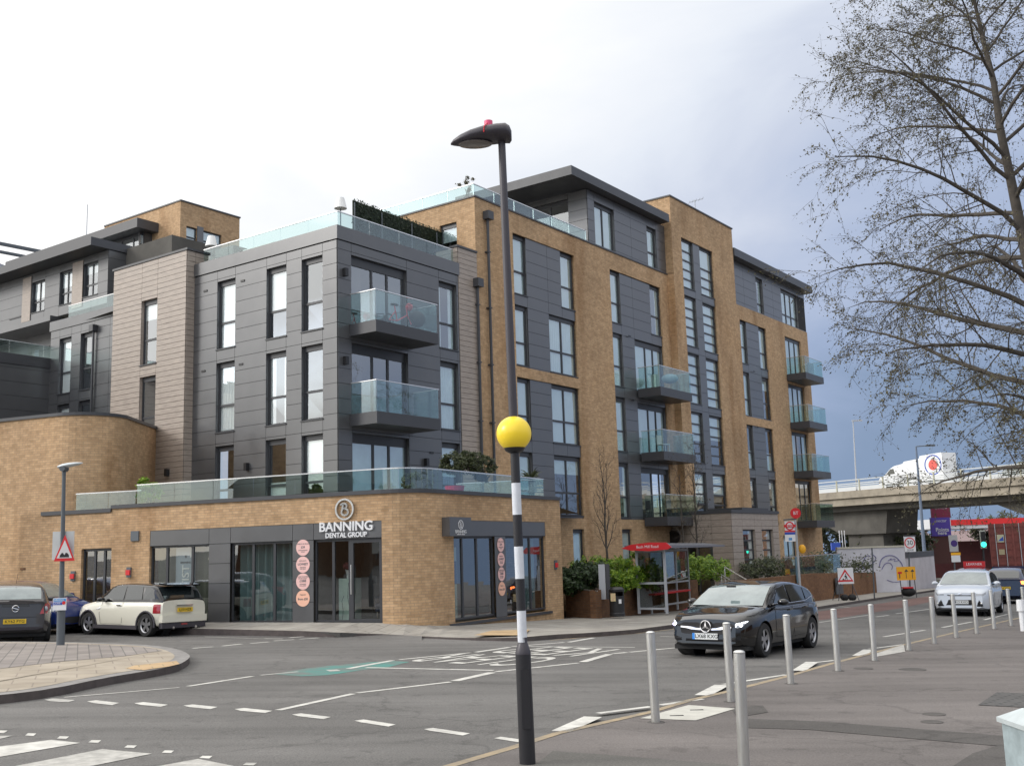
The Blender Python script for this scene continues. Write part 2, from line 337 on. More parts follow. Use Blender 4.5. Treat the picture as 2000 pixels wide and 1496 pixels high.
def copy_tree(o, parent=None):
    c = o.copy(); COL.objects.link(c)
    if parent is not None: c.parent = parent
    for ch in o.children: copy_tree(ch, c)
    return c
def text(name, s, size, mat, parent, loc=None, mw=None, extrude=0.004, align='CENTER', bold=0.0, sx=1.0):
    cu = bpy.data.curves.new(name, 'FONT'); cu.body = s; cu.size = size; cu.extrude = extrude; cu.align_x = align; cu.align_y = 'CENTER'; cu.offset = bold; cu.resolution_u = 3
    t = bpy.data.objects.new(name, cu); COL.objects.link(t); bpy.context.view_layer.update()
    me = bpy.data.meshes.new_from_object(t.evaluated_get(bpy.context.evaluated_depsgraph_get())); me.name = name
    bpy.data.objects.remove(t); bpy.data.curves.remove(cu)
    if sx != 1.0:
        for v in me.vertices: v.co.x *= sx
    me.materials.clear(); me.materials.append(MT[mat] if isinstance(mat, str) else mat)
    o = bpy.data.objects.new(name, me); COL.objects.link(o); o.parent = parent
    if mw is not None:
        me.transform(mw)
    return o
def facemat(F, s_, o, z, root, flip=False, rot=0.0):  # matrix that writes on a facade, relative to root
    # text x axis must run so that it reads left-to-right from outside
    up = Vector((0, 0, 1)); x = up.cross(F.n); m = Matrix.Identity(4)
    for i in range(3): m[i][0] = x[i]; m[i][1] = up[i]; m[i][2] = F.n[i]
    q = root; org = Vector((0, 0, 0))
    while q is not None: org = org + q.location; q = q.parent
    p = F.P(s_, o, z) - org
    for i in range(3): m[i][3] = p[i]
    return m @ Matrix.Rotation(rot, 4, 'Z')
# ------------------------------------------------------------------ facade pieces
def cuts(a, b, xs): return sorted(set([a, b] + [x for x in xs if a < x < b]))
def wall(mb, F, s0, s1, z0, z1, holes=(), o=0.0, depth=0.14, mat=0, rmat=None):
    S = cuts(s0, s1, [h[0] for h in holes] + [h[1] for h in holes]); Z = cuts(z0, z1, [h[2] for h in holes] + [h[3] for h in holes])
    for a, b in zip(S, S[1:]):
        for c, d in zip(Z, Z[1:]):
            x, y = (a + b) / 2, (c + d) / 2
            if any(h[0] < x < h[1] and h[2] < y < h[3] for h in holes): continue
            mb.face([F.P(a, o, c), F.P(b, o, c), F.P(b, o, d), F.P(a, o, d)], mat, [(a, c), (b, c), (b, d), (a, d)])
    rm = mat if rmat is None else rmat
    for a, b, c, d in holes:
        a, b, c, d = max(a, s0), min(b, s1), max(c, z0), min(d, z1); q = o - depth
        mb.face([F.P(a, o, c), F.P(a, q, c), F.P(a, q, d), F.P(a, o, d)], rm, [(0, c), (depth, c), (depth, d), (0, d)])
        mb.face([F.P(b, o, c), F.P(b, q, c), F.P(b, q, d), F.P(b, o, d)], rm, [(0, c), (depth, c), (depth, d), (0, d)])
        mb.face([F.P(a, o, d), F.P(a, q, d), F.P(b, q, d), F.P(b, o, d)], rm, [(0, 0), (0, depth), (b - a, depth), (b - a, 0)])
        mb.face([F.P(a, o, c), F.P(a, q, c), F.P(b, q, c), F.P(b, o, c)], rm, [(0, 0), (0, depth), (b - a, depth), (b - a, 0)])
def clad(name, F, s0, s1, z0, z1, holes, cols, row, zo, parent, mat='panel', o=0.0, proud=0.022, gap=0.014, depth=0.16):
    mb = MB(); wall(mb, F, s0, s1, z0, z1, holes, o, depth, 1, 0)
    S = cuts(s0, s1, cols)
    k0 = math.floor((z0 - zo) / row); Zr = [zo + row * k for k in range(int(k0), int(k0) + int((z1 - z0) / row) + 3)]
    for a, b in zip(S, S[1:]):
        x = (a + b) / 2; hs = [h for h in holes if h[0] < x < h[1]]
        Z = cuts(z0, z1, Zr + [h[2] for h in hs] + [h[3] for h in hs])
        for c, d in zip(Z, Z[1:]):
            y = (c + d) / 2
            if any(h[2] < y < h[3] for h in hs) or d - c < 0.03: continue
            g = gap / 2; A, B, Cc, D = a + g, b - g, c + g, d - g; q = o + proud
            p = [F.P(A, q, Cc), F.P(B, q, Cc), F.P(B, q, D), F.P(A, q, D)]; r = [F.P(A, o, Cc), F.P(B, o, Cc), F.P(B, o, D), F.P(A, o, D)]
            mb.face(p, 0); mb.quads(p, r, 0)
    return mb.build(name, [mat, 'gap'], parent)
def window(F, s0, s1, z0, z1, parent, vs=(), hs=(0.41,), depth=0.10, blind='full', glass='pane', sill=True, head=0.17, name='window', bm='blind', ft=0.055):
    mb = MB(); q0, q1 = -depth - 0.06, -depth
    def bar(a, b, c, d, x=0.0): mb.fbox(F, a, b, q0, q1 + x, c, d)
    bar(s0, s0 + ft, z0, z1); bar(s1 - ft, s1, z0, z1); bar(s0 + ft, s1 - ft, z1 - head, z1); bar(s0 + ft, s1 - ft, z0, z0 + ft)
    W, H = s1 - s0, z1 - head - z0
    for v in vs: bar(s0 + W * v - .04, s0 + W * v + .04, z0 + ft, z1 - head, -.004)
    for h in hs: bar(s0 + ft, s1 - ft, z0 + H * h - .04, z0 + H * h + .04, -.008)
    fr = mb.build(name, 'frame', parent)
    g = MB(); qq = -depth - 0.035; xs = [0] + list(vs) + [1]; ys = [0] + list(hs) + [1]
    for a, b in zip(xs, xs[1:]):
        for c, d in zip(ys, ys[1:]):
            e = rnd.uniform(-.006, .006); A, B = s0 + W * a, s0 + W * b; Cz, D = z0 + H * c, z0 + H * d
            g.face([F.P(A, qq + e, Cz), F.P(B, qq - e, Cz), F.P(B, qq + rnd.uniform(-.004, .004), D), F.P(A, qq, D)])
    g.build('pane', glass, fr)
    if sill:
        m = MB(); m.fbox(F, s0 - .03, s1 + .03, -depth, 0.06, z0 - .045, z0 - .004); m.build('sill', 'frame', fr)
    if blind and blind != 'none':
        m = MB(); q = -depth - 0.07
        def cur(a, b, c, d):                         # softly folded cloth
            n = max(2, int((b - a) / .07)); pts = [a + (b - a) * k / n for k in range(n + 1)]
            for k in range(n):
                e0, e1 = (.018 if k % 2 else -.018), (.018 if (k + 1) % 2 else -.018)
                m.face([F.P(pts[k], q + e0, c), F.P(pts[k + 1], q + e1, c), F.P(pts[k + 1], q + e1, d), F.P(pts[k], q + e0, d)])
        if blind == 'full': m.face([F.P(s0, q, z0), F.P(s1, q, z0), F.P(s1, q, z1), F.P(s0, q, z1)])
        elif blind == 'half': zz = z0 + (z1 - z0) * rnd.uniform(.35, .7); m.face([F.P(s0, q, zz), F.P(s1, q, zz), F.P(s1, q, z1), F.P(s0, q, z1)])
        elif blind == 'low': zz = z0 + (z1 - z0) * .42; m.face([F.P(s0, q, z0), F.P(s1, q, z0), F.P(s1, q, zz), F.P(s0, q, zz)])
        elif blind == 'curtain': cur(s0, s1, z0, z1)
        elif blind == 'sides': cur(s0, s0 + W * .3, z0, z1); cur(s1 - W * .28, s1, z0, z1)
        m.build('blind', bm, fr)
    return fr
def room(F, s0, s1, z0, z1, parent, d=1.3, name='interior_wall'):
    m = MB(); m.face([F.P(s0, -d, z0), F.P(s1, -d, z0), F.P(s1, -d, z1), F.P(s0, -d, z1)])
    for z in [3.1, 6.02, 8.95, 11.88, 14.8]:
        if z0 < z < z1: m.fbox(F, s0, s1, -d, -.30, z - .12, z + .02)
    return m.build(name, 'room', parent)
def balcony(F, s0, s1, out, zf, parent, hr=0.98, sl=0.40, mull=None, sides=(True, True)):
    m = MB(); m.fbox(F, s0, s1, 0.03, out, zf - sl, zf)
    b = m.build('balcony', 'fascia', parent)
    g = MB()
    n = mull or 2
    xs = [s0 + .03 + (s1 - s0 - .06) * k / n for k in range(n + 1)]
    for a, c in zip(xs, xs[1:]): g.fbox(F, a + .008, c - .008, out - .045, out - .03, zf - .0, zf + hr)
    if sides[0]: g.fbox(F, s0 + .02, s0 + .035, .08, out - .06, zf, zf + hr)
    if sides[1]: g.fbox(F, s1 - .035, s1 - .02, .08, out - .06, zf, zf + hr)
    g.build('glass_panel', 'bglass', b)
    r = MB(); r.fbox(F, s0, s1, out - .06, out - .015, zf + hr + .002, zf + hr + .03)
    if sides[0]: r.fbox(F, s0, s0 + .045, .05, out - .062, zf + hr + .002, zf + hr + .03)
    if sides[1]: r.fbox(F, s1 - .045, s1, .05, out - .062, zf + hr + .002, zf + hr + .03)
    r.build('handrail', 'rail', b)
    return b
def glassrail(F, pts, z0, z1, parent, step=1.25, post=False, name='glass_railing'):
    # pts [(s,o)] on facade F
    P = [F.P(a, o, 0) for a, o in pts]; return glassrail3(P, z0, z1, parent, step, post, name)
def glassrail3(P, z0, z1, parent, step=1.25, post=False, name='glass_railing'):
    g = MB(); r = MB()
    for a, b in zip(P, P[1:]):
        L = (b - a).length; n = max(1, round(L / step)); d = (b - a) / L; nn = Vector((d.y, -d.x, 0))
        for k in range(n):
            p, q = a + d * (L * k / n + .008), a + d * (L * (k + 1) / n - .008)
            g.box(p + Vector((0, 0, z0)), q - p, nn * .015, (0, 0, z1 - z0))
            if post: r.box(a + d * (L * (k + 1) / n - .02) + Vector((0, 0, z0)) - nn * .03, d * .035, nn * .02, (0, 0, z1 - z0))
        r.box(a - nn * .012 + Vector((0, 0, z1 + .002)), b - a, nn * .04, (0, 0, .032))
    o = r.build(name, 'rail', parent); g.build('glass_panel', 'bglass', o); return o
def smallbox(F, s_, z, w, h, d, mat, parent, name, o=0.024):
    m = MB(); m.fbox(F, s_ - w / 2, s_ + w / 2, o, o + d, z - h / 2, z + h / 2); return m.build(name, mat, parent)
# ------------------------------------------------------------------ main apartment building
ab = thing('apartment_building', 'six storey apartment block of buff brick and dark grey panels with glass balconies', 'building', FB.P(0, 0, 0))
HEADS = [11.56, 8.63, 5.71]
# corner block, left face
hA = [(a, b, h - 2.43, h) for h in HEADS for a, b in ((4.94, 5.9), (2.36, 3.33), (.65, 1.62))]
clad('panel_wall', FA, 0.0, 7.25, 3.0, 11.95, hA, [0.65, 1.62, 2.36, 3.33, 4.94, 5.9], .488, 11.66, ab)
bl = ['full', 'half', 'none', 'curtain', 'sides', 'none', 'none', 'low', 'half']
for i, h in enumerate(hA): window(FA, *h, ab, blind=bl[i], bm='blindw')
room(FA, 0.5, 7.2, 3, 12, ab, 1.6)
hB = []
for h in HEADS: hB += [(.62, 3.34, h - 2.45, h), (5.08, 6.09, h - 2.45, h)]
clad('panel_wall', FB, 0.0, 6.2, 3.0, 11.95, hB, [.62, 3.34, 5.08, 6.09], .488, 11.66, ab)
for i, h in enumerate(HEADS):
    window(FB, .62, 3.34, h - 2.45, h, ab, vs=(.40, .68), hs=(), blind=['none', 'none', 'full'][i], bm='blindt', sill=False, head=.30, name='balcony_door')
    window(FB, 5.08, 6.09, h - 2.45, h, ab, blind=['sides', 'curtain', 'half'][i], bm='blindt')
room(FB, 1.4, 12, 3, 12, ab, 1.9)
m = MB(); m.fbox(FB, -.06, 6.25, -.35, .06, 11.97, 12.43); m.fbox(FA, -.052, 7.25, -.34, .062, 11.975, 12.425); m.build('parapet', 'panel', ab)
m = MB(); m.face([FB.P(0.0, -.2, 12.2), FB.P(7.4, -.2, 12.2), FB.P(7.4, -7.3, 12.2), FB.P(0, -7.3, 12.2)]); m.build('roof_deck', 'concd', ab)
glassrail3([FA.P(6.85, -.12, 0), FA.P(0.1, -.12, 0), FB.P(6.1, -.12, 0)], 12.43, 12.93, ab, 1.35)
# timber pier beside it and timber block on the left face
clad('timber_wall', FB, 6.2, 7.35, 3.0, 13.05, [], [], .195, 13.05, ab, 'wood', o=.02)
Fp = Fac(C0 + dB * 6.2, dA, nA); clad('timber_wall', Fp, -.04, 1.0, 12.43, 13.05, [], [], .195, 13.05, ab, 'wood', o=.005)
m = MB(); m.fbox(FB, 6.14, 7.36, -1.05, .075, 13.05, 13.13); m.build('coping', 'fascia', ab)
FW_ = FA.off(.35); wz = [(8.86, 9.81, 9.02, 11.44), (8.86, 9.81, 6.12, 8.56), (8.86, 9.81, 3.2, 5.65)]
clad('timber_wall', FW_, 7.2, 11.6, 3.0, 12.92, wz, [8.86, 9.81], .195, 12.92, ab, 'wood')
for i, h in enumerate(wz): window(FW_, *h, ab, blind=['half', 'none', 'full'][i], bm='blindw')
room(FW_, 7.6, 11.5, 3, 12.9, ab, 1.4)
Fr = Fac(FA.P(7.2, .35, 0), nA * -1, dA * -1)
clad('timber_wall', Fr, 0, .36, 3.0, 12.92, [], [], .195, 12.92, ab, 'wood', o=.0)
clad('timber_wall', Fr, .36, 2.0, 12.43, 12.92, [], [], .195, 12.92, ab, 'wood', o=.0)
m = MB(); m.fbox(FW_, 7.12, 11.66, -2.0, .06, 12.92, 13.0); m.build('coping', 'fascia', ab)
# set-back grey block further left
FL = FA.off(-1.72)
hL = [(16.0, 17.0, 9.13, 11.57), (17.7, 18.6, 9.13, 11.57), (16.0, 17.0, 6.2, 8.66), (17.7, 18.6, 6.2, 8.66)]
clad('panel_wall', FL, 11.4, 19.3, 3.0, 12.0, hL, [13.4, 14.9, 16.0, 17.0, 17.7, 18.6], .488, 11.66, ab)
for i, h in enumerate(hL): window(FL, *h, ab, blind=['none', 'full', 'none', 'half'][i], bm='blindw')
room(FL, 11.4, 19.2, 3, 12, ab, 1.4)
m = MB(); m.fbox(FL, 11.5, 19.36, -.3, .06, 12.0, 12.42); m.build('parapet', 'panel', ab)
m = MB(); m.face([FL.P(7.2, 1.0, 12.1), FL.P(19.3, -.2, 12.1), FL.P(19.3, -6, 12.1), FL.P(7.2, -6, 12.1)]); m.build('roof_deck', 'concd', ab)
glassrail(FL, [(11.5, -.1), (18.2, -.1)], 12.42, 12.98, ab, 1.5)
m = MB(); p0 = FL.hit(188, 640)[0]; m.tube(FL.P(p0, .12, 3), FL.P(p0, .12, 11.6), .05, n=8); m.fbox(FL, p0 - .14, p0 + .14, .03, .26, 11.5, 11.78); m.build('downpipe', 'fascia', ab)
# main brick facade
hz = [(9.8, 14.35, 9.03, 14.45), (9.8, 14.35, 3.12, 8.6), (17.38, 22.25, 3.1, 14.48)]
gw = []
for xa, xb in ((1119, 1141), (1215, 1234)):
    a = FB.hit(xa, 1040)[0]; b = FB.hit(xb, 1040)[0]; gw.append((a, b, -.2, FB.hit(xa, 1033)[1]))
e0 = FB.hit(1262, 1040)[0]
hz2 = hz + gw + [(e0, e0 + 2.6, -.9, 2.05)]
m = MB(); wall(m, FB, 7.35, 23.5, -1.6, 15.3, hz2, 0, .16)
m.build('brick_wall', 'brick', ab)
FZ = FB.off(-.07); w = []
w += [(9.8, 10.78, 12.0, 14.45), (13.32, 14.35, 12.0, 14.45)]
for h in (11.53, 8.6, 5.66): w += [(9.8, 10.72, h - 2.43, h), (12.29, 14.35, h - 2.43, h)]
for zz in hz[:2]: clad('panel_wall', FZ, *zz, [x for x in w if x[2] > zz[2] - .3 and x[3] < zz[3] + .2], [10.75, 12.29, 13.32], .488, 14.45, ab, depth=.12)
kinds = ['full', 'full', 'full', 'curtain', 'full', 'full', 'full', 'half']
for i, q in enumerate(w): window(FZ, *q, ab, vs=(.5,) if q[1] - q[0] > 1.5 else (), blind=kinds[i], depth=.07)
w2 = [(17.4, 18.32, h - 2.45, h) for h in (14.48, 11.54, 8.58, 5.62)] + [(21.22, 22.25, 12.02, 14.48)]
d2 = [(19.48, 22.2, h - 2.42, h) for h in (11.5, 8.5, 5.5)]
clad('panel_wall', FZ, *hz[2], w2 + d2, [18.32, 19.48, 21.22], .488, 14.45, ab, depth=.12)
for i, q in enumerate(w2): window(FZ, *q, ab, blind=['full', 'curtain', 'full', 'sides', 'sides'][i], depth=.07)
for i, q in enumerate(d2): window(FZ, *q, ab, vs=(.42, .70), hs=(), blind=['full', 'curtain', 'none'][i], depth=.07, sill=False, name='balcony_door', head=.25)
for i, q in enumerate(gw): window(FB, *q, ab, hs=(), blind='full', bm='blindt', sill=False)
for zf in (9.12, 6.15, 3.2): balcony(FB, 19.45, 22.65, 1.2, zf, ab)
for zf in (9.21, 6.29): balcony(FB, .5, 3.58, 1.2, zf, ab, sl=.38)
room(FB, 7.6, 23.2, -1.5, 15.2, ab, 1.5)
m = MB(); m.fbox(FB, 7.3, 23.4, -.35, .04, 15.3, 15.36); m.build('coping', 'fascia', ab)
Fr = Fac(C0 + dB * 7.35, dA, nA)
hw = (0.9, 1.75, 12.3, 14.5)
m = MB(); wall(m, Fr, 0, 7.3, 12.0, 15.3, [hw], 0, .14); m.build('brick_wall', 'brick', ab)
window(Fr, *hw, ab, blind='half', hs=())
m = MB(); m.fbox(Fr, .35, 7.3, -.35, .04, 15.3, 15.36); m.build('coping', 'fascia', ab)
m = MB(); m.face([FB.P(7.35, -.1, 15.1), FB.P(42.2, -.1, 15.1), FB.P(42.2, -9, 15.1), FB.P(7.35, -9, 15.1)]); m.build('roof_deck', 'concd', ab)
glassrail3([FB.P(7.42, -5.2, 0), FB.P(7.42, -.1, 0), FB.P(15.6, -.1, 0)], 15.37, 15.84, ab, 1.3, post=True)
# penthouse of the main range
FPn = FB.off(-.05)
wp = [(16.3, 18.05, 15.42, 17.43), (21.2, 22.15, 15.42, 17.43)]
clad('panel_wall', FPn, 15.72, 23.5, 15.3, 17.85, wp, [16.3, 18.05, 19.6, 21.2, 22.15], .488, 17.43, ab)
window(FPn, *wp[0], ab, vs=(.5,), hs=(), blind='full', sill=False); window(FPn, *wp[1], ab, blind='curtain', sill=False)
Fl = Fac(C0 + dB * 15.72 - nB * .05, dA, nA); wd = (1.0, 3.1, 15.35, 17.6)
clad('panel_wall', Fl, 0, 4.4, 15.3, 17.85, [wd], [1.0, 3.1], .488, 17.43, ab); window(Fl, *wd, ab, vs=(.5,), hs=(), blind='none', sill=False, name='terrace_door')
room(FPn, 16.5, 23, 15.3, 17.8, ab, 1.4)
m = MB(); m.fbox(FB, 13.72, 22.75, -6.0, .45, 17.87, 18.28); m.build('roof', 'fascia', ab)
# stair tower of the main range
FT = FB.off(.37); zt = (24.12, 27.82, 2.4, 17.44); wt = []
for h in (17.43, 14.42, 11.48, 8.49, 5.48): wt += [(24.12, 25.5, h - 2.56, h), (26.28, 27.82, h - 2.56 - .02, h - .02)]
m = MB(); wall(m, FT, 23.08, 30.52, -1.8, 19.33, [zt], 0, .16)
Fs = Fac(FB.P(23.08, .37, 0), dA, nA); wall(m, Fs, 0, .42, -1.8, 15.4); wall(m, Fs, 0, 5, 15.3, 19.33); m.build('brick_wall', 'brick', ab)
clad('panel_wall', FT.off(-.07), *zt, wt, [25.5, 26.28], .488 * 2, 14.45, ab, depth=.12)
for i, q in enumerate(wt): window(FT.off(-.07), *q, ab, hs=(.18, .385, .59) if i == 1 else (.2, .4, .6, .8), blind='full' if i < 6 else 'half', bm='blind' if i % 3 else 'blindt', depth=.07, head=.10)
room(FT, 23.4, 30.2, 2.4, 17.5, ab, 1.5)
m = MB(); m.fbox(FT, 23.03, 30.57, -5, .05, 19.33, 19.40); m.build('coping', 'fascia', ab)
# right hand part
hr = [(31.68, 35.45, 8.92, 14.43), (31.68, 35.45, 2.9, 8.46)]; dr = [(38.35, 41.0, h - 2.42, h) for h in (14.45, 11.5, 8.55, 5.6)]
gr = FB.hit(1531, 1060)[0]; gd = (gr, gr + 1.9, -1.0, FB.hit(1531, 1045)[1])
m = MB(); wall(m, FB, 30.5, 42.3, -1.8, 15.25, hr + dr + [gd], 0, .16); m.build('brick_wall', 'brick', ab)
wr = [(31.68, 32.62, h - 2.48, h) for h in (14.43, 11.45, 8.46, 5.5)] + [(34.42, 35.45, h - 2.48, h) for h in (14.43, 11.45, 8.46, 5.5)]
for zz in hr: clad('panel_wall', FZ, *zz, [x for x in wr if x[2] > zz[2] - .1 and x[3] < zz[3] + .1], [32.62, 34.42], .488, 14.45, ab, depth=.12)
for i, q in enumerate(wr): window(FZ, *q, ab, blind=['full', 'full', 'low', 'none', 'curtain', 'half', 'low', 'sides'][i], depth=.07)
for i, q in enumerate(dr): window(FB, *q, ab, vs=(.36, .68), hs=(), blind=['full', 'full', 'sides', 'none'][i], sill=False, name='balcony_door', head=.2)
window(FB, *gd, ab, vs=(.5,), hs=(), blind='curtain', sill=False)
for zf in (12.03, 9.07, 6.1, 3.15): balcony(FB, 38.2, 41.25, 1.22, zf, ab)
room(FB, 30.7, 42, -1.5, 15.2, ab, 1.5)
wq = [(31.7, 32.62, 15.3, 17.42), (34.44, 35.43, 15.3, 17.42), (38.29, 41.03, 15.3, 17.45)]
clad('panel_wall', FPn, 30.5, 42.3, 15.25, 17.8, wq, [32.62, 34.44, 35.43, 36.9, 38.29], .488, 17.43, ab)
for i, q in enumerate(wq): window(FPn, *q, ab, vs=() if i < 2 else (.36, .66), hs=(.3,), blind=['full', 'sides', 'full'][i], sill=False)
room(FPn, 30.7, 42, 15.3, 17.7, ab, 1.4)
m = MB(); m.fbox(FB, 30.53, 42.6, -6, .45, 17.82, 18.27); m.build('roof', 'fascia', ab)
m = MB()
Fe = Fac(C0 + dB * 42.3, nB * -1, dB); wall(m, Fe, 0, 9, -1.8, 15.25); m.build('brick_wall', 'brick', ab)
# downpipes
for (xa, ya, yb, zz) in ((947.3, 425, 960, 12.0), (927.5, 556, 934, 5.0)):
    s_, zt_ = FB.hit(xa, ya); mb = MB(); mb.tube(FB.P(s_, .12, 3.2), FB.P(s_, .12, zt_), .055, n=8); mb.fbox(FB, s_ - .17, s_ + .17, .03, .3, zt_ - .12, zt_ + .2)
    z = 4.4
    while z < zt_ - .5: mb.fbox(FB, s_ - .08, s_ + .08, .0, .18, z, z + .05); z += 2.2
    mb.build('downpipe', 'fascia', ab)
# wall lamps and air vents
for F, s_, z in ((FA, 4.2, 4.9), (FW_, 8.0, 4.95), (FB, .28, 10.9), (FB, .28, 8.0), (FB, 4.15, 4.95)): smallbox(F, s_, z, .13, .26, .14, 'black', ab, 'wall_lamp')
for F, s_, z in ((FA, 6.55, 11.35), (FA, 4.55, 11.37), (FA, 6.6, 8.45), (FA, 4.6, 8.44), (FB, 4.5, 5.3), (FB, 18.9, 11.55), (FB, 18.9, 8.55), (FB, 33.2, 11.6), (FB, 33.2, 8.4)): smallbox(F, s_, z, .2, .07, .02, 'black', ab, 'air_vent')
# entrance block in timber cladding
oE = 3.1; FE = FB.off(oE); sE, zE = FE.hit(1427, 1001); sE2 = FE.hit(1518, 1003)[0]
wE = []
for xa, xb in ((1450, 1474), (1487, 1509)): wE.append((FE.hit(xa, 1040)[0], FE.hit(xb, 1040)[0], FE.hit(xa, 1112)[1], FE.hit(xa, 1034)[1]))
clad('timber_wall', FE, sE, sE2, -1.6, zE, wE, [x for q in wE for x in q[:2]], .3, zE, ab, 'wood')
for q in wE: window(FE, *q, ab, hs=(.25, .5, .75), blind='sides', bm='blindw', sill=False, head=.06)
FEs = Fac(FE.P(sE, 0, 0), dA, nA); dE = (1.0, 2.75, -1.6, 1.9)
clad('timber_wall', FEs, 0, 3.05, -1.6, zE, [dE], [1.0, 2.75], .3, zE, ab, 'wood'); window(FEs, *dE, ab, vs=(.45,), hs=(.8,), blind=None, sill=False, name='entrance_door', glass='shopglass', head=.15)
room(FE, sE + .4, sE2, -1.5, zE, ab, 1.2)
m = MB(); m.fbox(FE, sE - .08, sE2 + .05, -3.0, .08, zE, zE + .14); m.fbox(FE, sE + 2.2, sE + 5.4, -2.2, -.4, zE + .14, zE + .3); m.build('entrance_roof', 'fascia', ab)
m = MB(); c_ = FEs.P(2.9, .12, 2.3); m.tube(c_, c_ + nA * .06, .32, n=24); m.build('round_mirror', 'black', ab)
# dark doorway behind the lowest balcony
m = MB(); m.fbox(FB, e0, e0 + 2.6, -.5, -.16, -.9, 2.05); m.build('door', 'frame', ab)
# ------------------------------------------------------------------ rear left wing
lw_ = thing('apartment_wing', 'rear wing of apartments with deep dark eaves behind the timber block', 'building', FA.P(20, -6, 0))
FQ = FA.off(-7.4)
wl = [(24.72, 26.0, 15.67, 17.46), (27.04, 28.24, 15.6, 17.43), (29.67, 30.95, 15.6, 17.33), (31.9, 33.1, 15.6, 17.25), (34.4, 35.6, 15.6, 17.25)]
clad('panel_wall', FQ, 23.84, 46, 15.0, 17.85, wl, [24.72, 26.0, 28.24, 29.67, 30.95], .6, 17.43, lw_)
for q in wl: window(FQ, *q, lw_, vs=(.5,), hs=(.36,), blind='half', bm='blindw', head=.08)
for a, b in ((26.05, 27.0), (31.0, 31.85)): m = MB(); m.fbox(FQ, a, b, .03, .06, 15.2, 17.7); m.build('timber_panel', 'wood', lw_)
Fq = Fac(FQ.P(23.84, 0, 0), nA * -1, dA * -1); clad('panel_wall', Fq, 0, 7, 12.3, 17.85, [], [2.2], .6, 17.43, lw_)
m = MB(); FQ2 = FA.off(-6.3); sR, zR = FQ2.hit(178, 462); m.fbox(FQ2, sR, 46, -9.5, 0, 17.86, zR); m.build('roof', 'fascia', lw_)
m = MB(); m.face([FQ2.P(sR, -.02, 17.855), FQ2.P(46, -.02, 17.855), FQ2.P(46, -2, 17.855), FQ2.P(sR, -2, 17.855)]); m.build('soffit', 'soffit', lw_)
# projecting floor and the recessed floor under it
FQ3 = FA.off(-6.9); s3, z3 = FQ3.hit(98, 613)
m = MB(); m.fbox(FQ3, s3, 46, -6, 0, 14.72, 15.0); m.build('floor_band', 'panel', lw_)
FQ4 = FA.off(-8.6); w4 = []
for xa, xb in ((54, 68), (88, 104)): w4.append((FQ4.hit(xb, 680)[0], FQ4.hit(xa, 680)[0], 12.1, 14.3))
clad('panel_wall', FQ4, 18, 46, 9, 14.8, w4, [], .6, 14.4, lw_)
for q in w4: window(FQ4, *q, lw_, hs=(), blind='full', bm='blindw')
room(FQ, 24.4, 45, 15, 17.8, lw_, 2.0)
# forward arm on the far left, its side wall faces the street
Fb = Fac(FA.P(19.3, 0, 0), nA, dA * -1)           # s runs towards the viewer
zb = Fb.hit(50, 694)[1]
clad('timber_wall', Fb, 3.2, 12, 3, zb - .45, [], [], .3, zb, lw_, 'wood', o=.0); clad('panel_wall', Fb, -4, 3.2, 3, zb - .45, [], [], .6, zb, lw_)
m = MB(); m.fbox(Fb, -4, 12, -.3, .06, zb - .45, zb); m.build('parapet', 'fascia', lw_)
glassrail(Fb, [(-3, -.1), (11, -.1)], zb, zb + .55, lw_, 1.5)
# top storey: brick box and glazed room
pb_ = at_z(353, 391, 22.26); Fc = Fac(Vector((pb_.x, pb_.y, 0)), dA, nA); Fd = Fac(Vector((pb_.x, pb_.y, 0)), dB, nB)
L1 = Fc.hit(262, 428)[0]; L2 = Fd.hit(468, 424)[0]
wx = [(Fd.hit(364, 450)[0], Fd.hit(385, 450)[0], 18.6, Fd.hit(364, 441)[1]), (Fd.hit(397, 460)[0], Fd.hit(433, 465)[0], 18.6, Fd.hit(397, 450)[1])]
m = MB(); wall(m, Fc, 0, L1 + 3, 15, 22.2); wall(m, Fd, 0, L2, 15, 22.2, wx); m.fbox(Fd, L2 - .01, L2, -5, 0, 15, 22.2); m.build('brick_wall', 'brick', lw_)
for q in wx: window(Fd, *q, lw_, hs=(.25, .5, .75), blind='half', head=.06)
m = MB(); m.fbox(Fd, wx[0][1], wx[1][0], -.05, .02, 18.6, 21); m.build('panel_wall', 'panel', lw_)
m = MB(); m.fbox(Fc, -.05, L1 + 3, -4, .05, 22.2, 22.28); m.fbox(Fd, 0, L2 + .05, -4, .052, 22.205, 22.285); m.build('coping', 'fascia', lw_)
pg = at_z(268, 425, 21.3); Fg = Fac(Vector((pg.x, pg.y, 0)), dA, nA); Fh = Fac(Vector((pg.x, pg.y, 0)), dB, nB)
m = MB(); m.fbox(Fg, 0, 14, -5, 0, 20.75, 21.3); m.build('roof', 'fascia', lw_)
m = MB(); m.fbox(Fg, .6, 14, -5, -.9, 18.2, 20.75); m.build('interior_wall', 'room', lw_)
window(Fg.off(-.7), .5, 7.5, 18.3, 20.74, lw_, vs=(.14, .3, .5, .75), hs=(.72,), blind='low', bm='blindw', sill=False, name='glazed_wall'); 
window(Fh.off(-.5), .6, 2.4, 18.3, 20.74, lw_, hs=(.75,), blind='half', bm='blindw', sill=False, name='glazed_wall')
glassrail(Fg, [(7.2, -.1), (-.6, -.1), (-.6, -2.5)], 18.2, 19.2, lw_, 1.6)
m = MB(); m.fbox(FQ, 20, 46, -14, -1, 15, 18.1); m.build('roof_deck', 'concd', lw_)
